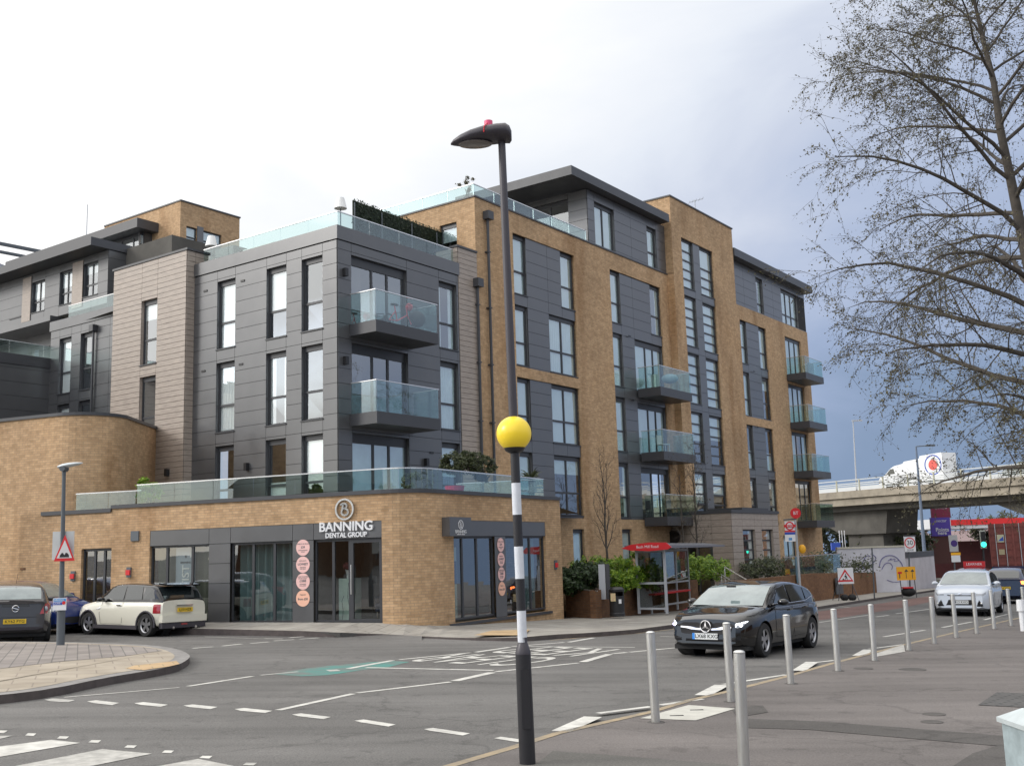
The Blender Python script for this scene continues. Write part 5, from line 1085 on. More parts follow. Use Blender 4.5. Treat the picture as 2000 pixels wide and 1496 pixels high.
for x0, x1 in ((1642, 1634), (1664, 1674)):
    m.tube(at_y(x0, 1139, Yr), Vector((at_y(x1, 1172, Yr).x, Yr - .3, gz(15, Yr) + .11)), .018, n=6); m.tube(at_y(x0, 1110, Yr + .03), Vector((at_y(x1, 1172, Yr).x, Yr + .6, gz(15, Yr) + .11)), .018, n=6)
m.build('folding_frame', 'fascia', rw)
for i, x in enumerate((1650, 1665)):
    t_ = thing('sandbag', ['left', 'right'][i] + ' black sandbag weighing down the roadworks sign', 'sandbag', gp(x, 1172, .11), group='sandbags at the roadworks sign'); m = MB(); p = t_.location; m.ball(p + Vector((0, 0, .13)), .2, 12, 8, sq=(.95, 1.1, .75)); m.build('bag', 'rubber', t_, smooth=True)
Yl = gp(1772, 1163, .11).y; Fl_ = pxF(Yl); ls = thing('lane_closure_sign', 'yellow lane closure sign with three lane arrows on a low frame', 'sign', gp(1772, 1163, .11))
rect(Fl_, 1750, 1107, 1789, 1132, 0, .03, 'orange', ls, 'board')
def bar(x0, y0, x1, y1, mat, nm): rect(Fl_, x0, y0, x1, y1, .03, .038, mat, ls, nm)
bar(1755.5, 1120, 1758, 1129, 'fascia', 'lane_symbol'); bar(1753, 1116.5, 1761, 1120, 'red', 'lane_symbol')
for x in (1769.5, 1781.5):
    bar(x - 1.1, 1115, x + 1.1, 1129, 'fascia', 'lane_symbol'); a, b = at_y(x - 3.6, 1116, Yl), at_y(x + 3.6, 1111, Yl); tri(Fl_, (a.x + b.x) / 2, a.z, b.z, (b.x - a.x) / 2, .03, 'fascia', ls, 'arrow_head', .008)
m = MB()
for x in (1758, 1786): m.tube(at_y(x, 1132, Yl), Vector((at_y(x, 1163, Yl).x, Yl - .3, gz(24, Yl) + .11)), .022, n=6)
m.build('folding_frame', 'fascia', ls); 
t_ = thing('sandbag', 'dark sandbag with red strap under the yellow lane sign', 'sandbag', gp(1772, 1163, .11)); p = t_.location; m = MB(); m.ball(p + Vector((0, -.2, .2)), .34, 12, 8, sq=(1.1, .8, .7)); m.build('bag', 'rubber', t_, smooth=True); m = MB(); m.abox(p.x - .3, p.x + .2, p.y - .42, p.y - .1, p.z + .38, p.z + .45); m.build('strap', 'red', t_)
def pole(nm, lab, cat, x0, y0, x1, Y, r, mat='grey', h=.11):
    t = at_y(x0, y0, Y); bx = at_y(x1, 1150, Y).x; b = Vector((bx, Y, gz(bx, Y) + h)); o = thing(nm, lab, cat, b); m = MB(); m.tube(b, t, r, r, 8); m.build('pole', mat, o); return o
Y3 = 58.0; F3_ = pxF(Y3); s30 = pole('speed_sign', 'white square thirty zone speed sign on a grey pole in front of the graffiti wall', 'sign', 1774, 1046, 1777, Y3 + .1, .045)
rect(F3_, 1764.5, 1047, 1789, 1077, 0, .03, 'white', s30, 'board'); rect(F3_, 1765, 1045.3, 1789, 1047.2, 0, .04, 'fascia', s30, 'top_edge')
def ringsign(F, px, py, r, th, mat, parent, nm, o=.034):
    c = at_y(px, py, F.O.y); m = MB(); n = 26; A = [F.P(c.x + r * math.cos(t), o, c.z + r * math.sin(t)) for t in [2 * math.pi * k / n for k in range(n)]]
    if th: B = [F.P(c.x + (r - th) * math.cos(t), o, c.z + (r - th) * math.sin(t)) for t in [2 * math.pi * k / n for k in range(n)]]; m.quads(A, B)
    else: m.face(A)
    m.build(nm, mat, parent); return c
c = ringsign(F3_, 1776.5, 1060, .29, .055, 'red', s30, 'ring'); text('lettering', '30', .34, 'black', s30, mw=facemat(F3_, c.x, .036, c.z, s30), extrude=.001); text('lettering', 'ZONE', .13, 'black', s30, mw=facemat(F3_, c.x, .036, c.z - .38, s30), extrude=.001)
Yc = 62.0; Fc_ = pxF(Yc); cw = pole('clearway_sign', 'tilted grey square sign with dark purple disc above a yellow topped notice', 'sign', 1862, 1046, 1866, Yc + .1, .05)
rect(Fc_, 1852, 1045, 1872, 1077, 0, .03, pbr('sign_grey', (.40, .40, .40), .5), cw, 'board'); ringsign(Fc_, 1863, 1061, .19, 0, pbr('purple', (.05, .02, .16), .5), cw, 'disc'); rect(Fc_, 1857, 1079, 1876, 1084, 0, .03, 'orange', cw, 'notice_header'); rect(Fc_, 1857.5, 1084.2, 1876, 1097, 0, .03, 'white', cw, 'notice')
po = pole('plain_pole', 'slim bare pole on the far pavement before the low brown wall', 'pole', 1703, 1070, 1706.5, gp(1706.5, 1168, .11).y, .035)
Yt = 60.0; tl = pole('traffic_light', 'traffic light showing green with pale bordered backing board', 'traffic light', 1920, 1070, 1925, Yt + .1, .06, 'black'); Ft_ = pxF(Yt)
rect(Ft_, 1912, 1035.5, 1927, 1070.5, 0, .04, pbr('tl_border', (.45, .46, .40), .5), tl, 'backing_board'); rect(Ft_, 1914, 1038, 1925, 1068.5, .04, .12, 'black', tl, 'housing')
for y, mt_ in ((1044, 'rubber'), (1053.5, 'rubber')): ringsign(Ft_, 1919.5, y, .13, 0, mt_, tl, 'lamp', .125)
ringsign(Ft_, 1919.5, 1063, .15, 0, pbr('green_light', (0, .5, .35), .4, emit=(.05, 1, .65), estr=2.2), tl, 'green_lamp', .125)
# roof terrace furniture ------------------------------------------------
hs = thing('hedge_screen', 'long panel of artificial dark green hedge standing on the corner roof terrace', 'hedge screen', FB.P(1.6, -1.4, 12.2))
hA2 = at_z(690, 386, 14.35); hB2 = at_z(900, 464, 14.35)
def leaves(mb, gen, n, size, mat=0, flat=0.0):
    for _ in range(n):
        p = gen(); a = Vector((rnd.gauss(0, 1), rnd.gauss(0, 1), rnd.gauss(0, 1))).normalized(); b = a.orthogonal().normalized(); s_ = size * rnd.uniform(.6, 1.3)
        a *= s_; b *= s_ * .5; mb.face([p - a, p + b, p + a, p - b], mat)
d_ = (hB2 - hA2); d_.z = 0; Lh = d_.length; d_.normalize(); nh = Vector((d_.y, -d_.x, 0))
m = MB(); m.box((hA2.x, hA2.y, 12.25), d_ * Lh, nh * -.05, (0, 0, 2.0)); m.build('backing', pbr('hedge_back', (.015, .025, .015), .9), hs)
m = MB(); leaves(m, lambda: Vector((hA2.x, hA2.y, 0)) + d_ * rnd.uniform(0, Lh) + nh * rnd.uniform(-.07, .05) + Vector((0, 0, rnd.uniform(12.25, 14.33))), 9000, .045); m.build('foliage', 'hedge', hs)
for k in (0, .23, .5, .74, 1): m = MB(); p = Vector((hA2.x, hA2.y, 12.2)) + d_ * Lh * k + nh * .06; m.tube(p, p + Vector((0, 0, 1.95)), .025, n=6); m.build('post', 'grey', hs)
m = MB(); p_ = FB.P(.9, -1.5, 12.2)
def floorlamp(px, py, z, lab):
    t = at_z(px, py, z); o = thing('terrace_lamp', lab, 'lamp', (t.x, t.y, 12.2), group='white shade lamps on the roof terrace'); m = MB(); m.lathe((t.x, t.y, z - .38), [(.22, 0), (.13, .38), (.001, .39)], 20); m.build('lamp_shade', 'blindw', o, smooth=True, ang=60); m = MB(); m.tube((t.x, t.y, 12.2), (t.x, t.y, z - .3), .02, n=8); m.build('stand', 'grey', o); m = MB(); m.tube((t.x, t.y, 12.2), (t.x, t.y, 12.24), .16, n=16); m.build('base', 'grey', o)
floorlamp(665, 387, 14.05, 'white shade lamp beside the artificial hedge on the corner roof'); floorlamp(413, 462, 13.55, 'white shade lamp at the left end of the corner roof terrace')
bx = thing('storage_box', 'dark slatted planter box behind the glass at the left end of the roof terrace', 'box', FA.P(6.2, -1, 12.2)); m = MB(); m.fbox(FA, 5.7, 6.7, -1.2, -.5, 12.2, 13.0); m.build('box', 'soffit', bx)
so_ = thing('garden_sofa', 'pale cream outdoor sofa seen through the roof terrace glass', 'sofa', FA.P(4.5, -1, 12.2)); m = MB(); m.fbox(FA, 3.7, 5.3, -1.4, -.6, 12.2, 12.75); m.build('seat', 'blindw', so_); m = MB(); m.fbox(FA, 3.7, 5.3, -1.6, -1.41, 12.2, 13.05); m.build('backrest', 'blindw', so_)
# balcony items
bk_ = thing('bicycle', 'small pink folding bicycle standing on the upper corner balcony', 'bicycle', FB.P(1.9, .75, 9.22))
pk = pbr('bike_pink', (.75, .09, .12), .45); MT['pk'] = pk
def bp_(s_, z): return FB.P(s_, .8, z)
for nm, s_ in (('front_wheel', 2.65), ('rear_wheel', 1.55)):
    m = MB(); n = 24; q = [bp_(s_ + .2 * math.cos(t), 9.43 + .2 * math.sin(t)) for t in [2 * math.pi * k / n for k in range(n + 1)]]; m.path(q, .018, 5); 
    for k in range(0, n, 3): m.tube(bp_(s_, 9.43), q[k], .003, n=3)
    m.build(nm, 'rubber', bk_)
m = MB(); m.path([bp_(1.55, 9.43), bp_(1.95, 9.45), bp_(2.45, 9.72), bp_(2.65, 9.43)], .022, 6); m.path([bp_(1.95, 9.45), bp_(1.82, 9.95)], .02, 6); m.path([bp_(1.55, 9.43), bp_(1.85, 9.75)], .016, 6); m.path([bp_(2.45, 9.72), bp_(2.40, 10.05)], .02, 6); m.build('frame', 'pk', bk_)
m = MB(); m.fbox(FB, 1.70, 1.95, .74, .86, 9.95, 10.0); m.build('saddle', 'rubber', bk_); m = MB(); m.tube(FB.P(2.40, .5, 10.06), FB.P(2.40, 1.1, 10.06), .016, n=6); m.build('handlebar', 'black', bk_); m = MB(); m.ball(FB.P(2.5, .85, 10.0), .13, 12, 8); m.build('basket', 'pk', bk_)
hc_ = thing('hanging_chair', 'dark round wicker hanging seat on the upper corner balcony', 'chair', FB.P(3.2, .6, 9.22)); m = MB(); m.ball(FB.P(3.15, .62, 9.72), .3, 16, 10, sq=(1, 1, .95)); m.build('basket', pbr('wicker', (.05, .045, .05), .8, bump=.6, bscale=30), hc_, smooth=True); m = MB(); m.path([FB.P(3.15, .62, 10.0), FB.P(3.15, .62, 10.15), FB.P(2.8, .62, 10.1), FB.P(2.75, .62, 9.22)], .015, 6); m.build('stand', 'black', hc_)
def chair_on(F, s_, o, z, mat, lab, nm='chair'):
    t = thing(nm, lab, 'chair', F.P(s_, o, z)); m = MB(); m.fbox(F, s_ - .22, s_ + .22, o - .22, o + .22, z + .38, z + .42); m.build('seat', mat, t); m = MB(); m.fbox(F, s_ - .22, s_ + .22, o - .24, o - .2, z + .42, z + .85); m.build('backrest', mat, t)
    for a in (-.2, .2):
        for b in (-.2, .2): m = MB(); m.tube(F.P(s_ + a, o + b, z), F.P(s_ + a, o + b, z + .38), .015, n=5); m.build('leg', mat, t)
chair_on(FB, 20.6, .6, 6.16, 'white', 'white plastic chair on the middle balcony above the entrance'); chair_on(FB, 21.2, .6, 3.21, 'grey', 'grey metal chair on the lowest balcony above the entrance')
gb = thing('gas_barbecue', 'steel drum bin beside a covered barbecue on the upper middle balcony', 'barbecue', FB.P(20.2, .6, 9.12)); m = MB(); m.tube(FB.P(20.1, .6, 9.13), FB.P(20.1, .6, 9.8), .2, n=16); m.build('drum', 'metal', gb); m = MB(); m.ball(FB.P(21.4, .7, 9.75), .34, 14, 8, sq=(1.2, .8, .7)); m.build('cover', pbr('cover_blue', (.4, .5, .55), .4), gb)
pl_ = thing('slatted_screen', 'pale slatted wooden crate on the top right hand balcony', 'crate', FB.P(39.6, .9, 12.04)); m = MB()
for k in range(6): m.fbox(FB, 39.3, 40.3, .95, .98, 12.06 + k * .13, 12.15 + k * .13)
m.build('slats', 'lgrey', pl_)
rp = thing('flower_pot', 'pink red planter tub behind the terrace glass at the rounded corner', 'pot', FPB.P(1.2, -1.2, 3.3)); c = at_z(888, 953, 3.75); m = MB(); m.lathe((c.x, c.y, 3.31), [(.2, 0), (.3, .5), (.26, .5), (.2, .4)], 16); m.build('pot', pbr('magenta', (.55, .03, .09), .5), rp)
ta = thing('roof_aerial', 'thin branched television aerial on the stair tower roof', 'aerial', at_z(1358, 405, 19.4)); c = at_z(1358, 408, 19.6)
m = MB(); m.tube((c.x, c.y, 19.3), (c.x, c.y, c.z + .5), .02, n=5); m.tube((c.x - .3, c.y, c.z + .35), (c.x + .45, c.y, c.z + .55), .015, n=4)
for k in range(5): m.tube((c.x - .3 + k * .18, c.y - .25, c.z + .36 + k * .05), (c.x - .3 + k * .18, c.y + .25, c.z + .36 + k * .05), .01, n=4)
m.build('rods', 'lgrey', ta)
# ------------------------------------------------------------------ cars
def lerp_pts(P, x):
    if x <= P[0][0]: return P[0][1]
    for (a, b), (c, d) in zip(P, P[1:]):
        if x <= c:
            t = (x - a) / max(1e-6, c - a); t = t * t * (3 - 2 * t) * .35 + t * .65; return b + (d - b) * t
    return P[-1][1]
def sm(P, it=2):
    for _ in range(it):
        Q = [P[0]]
        for a, b in zip(P, P[1:]): Q += [(a[0] * .75 + b[0] * .25, a[1] * .75 + b[1] * .25), (a[0] * .25 + b[0] * .75, a[1] * .25 + b[1] * .75)]
        P = Q + [P[-1]]
    return P
def make_car(name, label, spec, paint, loc, heading, group=None):
    """x runs from the nose (0) to the tail (L); the empty stands on the ground under the middle of the car"""
    L, W, H, wb, fo, wr = spec['L'], spec['W'], spec['H'], spec['wb'], spec['fo'], spec['wr']
    root = thing(name, label, 'car', loc)
    hx = Vector(heading).normalized(); hx.z = 0
    xa = -hx; ya = Vector((-xa.y, xa.x, 0)); xa3 = Vector((xa.x, xa.y, GB * xa.x + GC * xa.y)).normalized(); ya3 = Vector((ya.x, ya.y, GB * ya.x + GC * ya.y)).normalized(); za = xa3.cross(ya3)
    Mx = Matrix((( xa3.x, ya3.x, za.x), (xa3.y, ya3.y, za.y), (xa3.z, ya3.z, za.z))); root.rotation_euler = Mx.to_euler()
    c0 = L / 2
    top = sm(spec['top'], 2); roof = sm(spec['roof'], 2); hw = W / 2
    x0g, x1g = roof[0][0], roof[-1][0]
    def wid(x):                                       # plan half width
        a, b = spec.get('nose', .55), spec.get('tail', .45); f = 1.0
        if x < a: f = 1 - spec.get('nr', .26) * (1 - x / a) ** 2.2
        if x > L - b: f = 1 - spec.get('tr', .16) * (1 - (L - x) / b) ** 2.2
        return hw * f
    zb = spec.get('zb', .20)
    def zlow(x):
        f = 0
        if x < .5: f = (1 - x / .5) ** 2 * .08
        if x > L - .45: f = (1 - (L - x) / .45) ** 2 * .14
        return zb + f
    tum = spec.get('tum', .34)
    def yside(x, z): return wid(x) * .93 - (z - lerp_pts(top, x)) * tum
    def section(x):
        wv, zt, zl = wid(x), lerp_pts(top, x), zlow(x); h = zt - zl
        pts = [(0, zl), (wv * .80, zl), (wv * .95, zl + h * .06), (wv * .985, zl + h * .22), (wv * .995, zl + h * .42), (wv, zl + h * .62), (wv * .985, zl + h * .80), (wv * .955, zl + h * .93), (wv * .90, zt - h * .01), (wv * .72, zt + .018), (wv * .4, zt + .032), (0, zt + .038)]
        return pts
    xs = sorted(set([round(L * k / 46, 4) for k in range(47)] + [.03, .08, L - .03, L - .08]))
    mb = MB(); R_ = []
    for x in xs:
        s_ = section(x); dx = 0
        ring = [Vector((x - c0, y, z)) for y, z in s_] + [Vector((x - c0, -y, z)) for y, z in s_[-2:0:-1]]
        R_.append(ring)
    # round the nose and tail: pull upper and lower points in
    def rnd_end(ring, d, amt):
        zs = [v.z for v in ring]; lo, hi = min(zs), max(zs)
        for v in ring: t = (v.z - lo) / (hi - lo); v.x += d * amt * (abs(t - spec.get('bulge', .42)) ** 2.0)
    for k, ring in enumerate(R_):
        if xs[k] < .35: rnd_end(ring, 1, spec.get('rake', .55) * (1 - xs[k] / .35))
        if L - xs[k] < .35: rnd_end(ring, -1, spec.get('trake', .35) * (1 - (L - xs[k]) / .35))
    for a, b in zip(R_, R_[1:]): mb.quads(a, b)
    mb.face(R_[0][::-1]); mb.face(R_[-1])
    body = mb.build('body', paint, root, smooth=True, ang=42, local=True)
    # wheel arches
    ax = [fo, fo + wb]; cut = MB()
    for x in ax:
        for s_ in (1, -1): cut.lathe((x - c0, s_ * (hw - .12), wr - .01), [(.001, -.26), (wr + .055, -.26), (wr + .055, .26), (.001, .26)], 28, axis='y')
    cu_ = cut.build('cut', 'black', root, local=True, merge=True); bmm = bmesh.new(); bmm.from_mesh(cu_.data); bmesh.ops.recalc_face_normals(bmm, faces=bmm.faces); bmm.to_mesh(cu_.data); bmm.free()
    bmm = bmesh.new(); bmm.from_mesh(body.data); bmesh.ops.recalc_face_normals(bmm, faces=bmm.faces); bmm.to_mesh(body.data); bmm.free()
    md = body.modifiers.new('b', 'BOOLEAN'); md.operation = 'DIFFERENCE'; md.object = cu_; md.solver = 'EXACT'
    bpy.context.view_layer.update(); me = bpy.data.meshes.new_from_object(body.evaluated_get(bpy.context.evaluated_depsgraph_get()))
    body.modifiers.clear(); body.data = me; bpy.data.objects.remove(cu_)
    me.set_sharp_from_angle(angle=R(42))
    # greenhouse
    g = MB(); GR = []
    gx = sorted(set([x0g + (x1g - x0g) * k / 40 for k in range(41)]))
    for x in gx:
        zt, zr = lerp_pts(top, x), max(lerp_pts(roof, x), lerp_pts(top, x) + .0)
        e = min(.075, (zr - zt) * .5); y1 = yside(x, zr - e)
        half = [(yside(x, zt) , zt - .03), (y1, zr - e), (y1 - .035, zr - e * .35), (y1 - .11, zr), (y1 * .5, zr + .018 * min(1, (zr - zt) * 3)), (0, zr + .024 * min(1, (zr - zt) * 3))]
        GR.append([Vector((x - c0, y, z)) for y, z in half] + [Vector((x - c0, -y, z)) for y, z in half[-2::-1]])
    for a, b in zip(GR, GR[1:]): g.quads(a, b, closed=False)
    g.face(GR[0]); g.face(GR[-1]); g.build('cabin', spec.get('cabin', paint), root, smooth=True, ang=40, local=True)
    if spec.get('roofmat'):
        m = MB(); RR = [[v + Vector((0, 0, .006)) for v in ring[2:-2]] for ring, x in zip(GR, gx) if lerp_pts(roof, x) > H - .09]
        for a, b in zip(RR, RR[1:]): m.quads(a, b, closed=False)
        m.build('roof', spec['roofmat'], root, smooth=True, local=True)
    # side windows
    def sidepatch(poly, mat, nm, o=.006, parent=root, sides=(1, -1)):
        for s_ in sides:
            m = MB(); m.face([Vector((x - c0, s_ * (yside(x, z) + o), z)) for x, z in poly]); m.build(nm, mat, parent, local=True)
    for q in spec['sidewin']: sidepatch(q, spec.get('glass', 'carglass'), 'side_window')
    if spec.get('trimline'):
        P = spec['trimline']
        for s_ in (1, -1):
            m = MB(); m.path([Vector((x - c0, s_ * (yside(x, z) + .008), z)) for x, z in P], .010, 5); m.build('window_trim', 'chrome', root, local=True)
    def slopepatch(xa_, xb_, w0, w1, mat, nm, n=10, o=.008):   # windscreen or rear screen between two x positions on the roof line
        m = MB(); rows = []
        for k in range(n + 1):
            t = k / n; x = xa_ + (xb_ - xa_) * t; zr = lerp_pts(roof, x); zt = lerp_pts(top, x); yy = max(.1, (yside(x, zr) - .075) * (w0 + (w1 - w0) * t))
            e = .02 * min(1, (zr - zt) * 3); row = []
            for j in range(9):
                u_ = -1 + 2 * j / 8; row.append(Vector((x - c0 + (-.006 if xa_ < L / 2 else .006), yy * u_, zr + e * (1 - abs(u_) ** 2.5 * 1.0) + o)))
            rows.append(row)
        for a, b in zip(rows, rows[1:]):
            for j in range(8): m.face([a[j], a[j + 1], b[j + 1], b[j]])
        m.build(nm, mat, root, smooth=True, local=True)
    slopepatch(*spec['screen'], 1.0, 1.0, spec.get('screenmat', 'carglassl'), 'windscreen'); slopepatch(*spec['rear'], 1.0, 1.0, spec.get('rearmat', 'carglass'), 'rear_window')
    # wheels
    for x in ax:
        for s_ in (1, -1):
            we = bpy.data.objects.new('wheel', None); COL.objects.link(we); bpy.data.objects.remove(we)
            m = MB(); c = (x - c0, s_ * (hw - .115), wr); m.lathe(c, [(wr * .66, -.10), (wr * .93, -.105), (wr, -.075), (wr, .075), (wr * .93, .105), (wr * .66, .10)], 30, axis='y', caps=False); wh = m.build('wheel', 'rubber', root, smooth=True, ang=50, local=True)
            m = MB(); yo = s_ * .07; m.lathe(c, [(wr * .60, yo), (wr * .68, yo + s_ * .025), (wr * .70, yo)], 30, axis='y', caps=False); m.lathe((c[0], c[1] + yo, wr), [(.001, s_ * .0), (wr * .17, 0), (wr * .19, -s_ * .03)], 14, axis='y')
            for k in range(5):
                t = 2 * math.pi * k / 5 + .3; d = Vector((math.cos(t), 0, math.sin(t))); n_ = Vector((-d.z, 0, d.x)); b0 = Vector(c) + Vector((0, yo, 0))
                m.face([b0 + d * .04 + n_ * .032, b0 + d * wr * .64 + n_ * .055, b0 + d * wr * .64 - n_ * .055, b0 + d * .04 - n_ * .032])
            m.build('rim', spec.get('rim', 'alloy'), wh, local=True)
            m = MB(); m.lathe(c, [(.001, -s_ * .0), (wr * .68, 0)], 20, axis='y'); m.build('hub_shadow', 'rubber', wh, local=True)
            m = MB(); n = 16; P = [Vector((x - c0 + (wr + .06) * math.cos(t), s_ * (hw - .012), wr - .01 + (wr + .06) * math.sin(t))) for t in [R(-8) + (math.pi + R(16)) * k / n for k in range(n + 1)]]
            if spec.get('arch'):
                Q = [Vector((v.x * 1, v.y, v.z)) for v in P]; m2 = MB()
                for a, b in zip(P, P[1:]): m2.tube(a, b, .028, .028, 6)
                m2.build('wheel_arch', spec['arch'], root, local=True)
            li = MB(); li.lathe((x - c0, s_ * (hw - .38), wr - .01), [(wr + .05, -.02), (wr + .05, .22)], 24, axis='y', caps=False); li.lathe((x - c0, s_ * (hw - .40), wr - .01), [(.001, 0), (wr + .05, 0)], 24, axis='y'); li.build('wheel_well', 'rubber', root, local=True)
    # details
    def bx(nm, mat, x0, x1, y0, y1, z0, z1, parent=None): m = MB(); m.abox(x0 - c0, x1 - c0, y0, y1, z0, z1); return m.build(nm, mat, parent or root, local=True)
    from mathutils.bvhtree import BVHTree
    BV[0] = BVHTree.FromPolygons([v.co.copy() for v in me.vertices], [tuple(p.vertices) for p in me.polygons])
    spec.get('extras', lambda *a: None)(root, bx, c0, wid, lerp_pts, top)
    m = MB(); m.abox(.25 - c0, L - .25 - c0, -hw * .84, hw * .84, .16, .24); m.build('underbody', 'rubber', root, local=True)
    for s_ in (1, -1):
        mxx, mz_ = spec['mirror']; m = MB(); m.ball((mxx - c0, s_ * (wid(mxx) + .085), mz_), 1, 14, 8, sq=(.085, .115, .065)); mr = m.build('mirror', spec.get('mirrormat', paint), root, smooth=True, local=True); m = MB(); m.abox(mxx - c0 - .02, mxx - c0 + .04, min(s_ * (wid(mxx) - .1), s_ * (wid(mxx) + .06)), max(s_ * (wid(mxx) - .1), s_ * (wid(mxx) + .06)), mz_ - .06, mz_ - .03); m.build('mirror_arm', 'black', mr, local=True)
        for q in spec.get('doorlines', []):
            m = MB(); m.path([Vector((x - c0, s_ * (wid(x) * f + .002), z)) for x, z, f in q], .0035, 4); m.build('door_line', 'gap', root, local=True)
        for hx_, hz_ in spec.get('handles', []): m = MB(); m.abox(hx_ - c0 - .09, hx_ - c0 + .09, min(s_ * (wid(hx_) * .98), s_ * (wid(hx_) * .98 + .03)), max(s_ * (wid(hx_) * .98), s_ * (wid(hx_) * .98 + .03)), hz_ - .012, hz_ + .015); m.build('door_handle', spec.get('handlemat', paint), root, local=True)
    return root
def plate(root, x, z, s_, txt, mat, front, w_=.52, h_=.115, blue=False, y=0):
    d = -1 if front else 1; m = MB(); m.abox(min(x, x + d * .012), max(x, x + d * .012), y - w_ / 2, y + w_ / 2, z - h_ / 2, z + h_ / 2); p = m.build('number_plate', mat, root, local=True)
    mw = Matrix(((0, 0, d, x + d * .0135), (-d * 1.0 if False else d, 0, 0, y), (0, 1, 0, z), (0, 0, 0, 1)))
    text('lettering', txt, h_ * .86, 'black', p, mw=mw @ Matrix.Translation((.03 if blue else 0, 0, 0)), extrude=.0015, bold=.001, sx=1.05)
    if blue: m = MB(); e = -d * (w_ / 2 - .0) ; y0, y1 = sorted((y + e, y + e + d * .05)); m.abox(min(x + d * .012, x + d * .014), max(x + d * .012, x + d * .014), y0, y1, z - h_ / 2, z + h_ / 2); m.build('plate_band', pbr('plate_blue', (.03, .25, .75), .4), p, local=True)
MT['yplate'] = pbr('plate_yellow', (.75, .50, .03), .45); MT['wplate'] = pbr('plate_white', (.68, .70, .70), .45)
def paintmat(nm, c, r=.25, coat=1.0): return pbr(nm, c, r, coat=coat, spec=.25)
MT['p_black'] = paintmat('paint_black', (.004, .004, .005), .12, 1.0); MT['p_white'] = paintmat('paint_white', (.62, .66, .72)); MT['p_cream'] = paintmat('paint_cream', (.72, .70, .60)); MT['p_grey'] = paintmat('paint_graphite', (.055, .052, .055)); MT['p_blue'] = paintmat('paint_blue', (.012, .03, .16))
MT['led'] = pbr('led_white', (1, 1, 1), .3, emit=(.85, .9, 1), estr=6); MT['ledv'] = pbr('led_violet', (.7, .7, 1), .3, emit=(.45, .42, 1), estr=3.0); MT['lampglass'] = pbr('lamp_glass', (.35, .37, .4), .08, coat=1); MT['taillamp'] = pbr('tail_lamp', (.35, .02, .03), .15, coat=1); MT['brake'] = pbr('brake_lamp', (1, .1, .02), .3, emit=(1, .18, .04), estr=6)
MT['p_dirt'] = pbr('arch_plastic', (.05, .045, .055), .6)
BV = [None]
def patch(root, c0, pts, mat, nm, parent=None, off=.006, lvl=3):   # a patch laid on the curved body
    P = [Vector((x - c0, y, z)) for x, y, z in pts]; c = sum(P, Vector()) / len(P); T = [(P[i], P[(i + 1) % len(P)], c) for i in range(len(P))]
    for _ in range(lvl): T = [t for a, b, d in T for t in ((a, (a + b) / 2, (a + d) / 2), ((a + b) / 2, b, (b + d) / 2), ((a + d) / 2, (b + d) / 2, d), ((a + b) / 2, (b + d) / 2, (a + d) / 2))]
    m = MB()
    def on(v):
        h = BV[0].find_nearest(v)
        if h[0] is None: return v
        n_ = h[1]; n_ = n_ if n_.dot(h[0] - Vector((0, 0, .6))) > 0 else -n_
        return h[0] + n_ * off
    for t in T: m.face([on(v) for v in t])
    return m.build(nm, mat, parent or root, smooth=True, ang=60, local=True)
def onbody(root, c0, x, y, z): h = BV[0].find_nearest(Vector((x - c0, y, z))); return h[0]
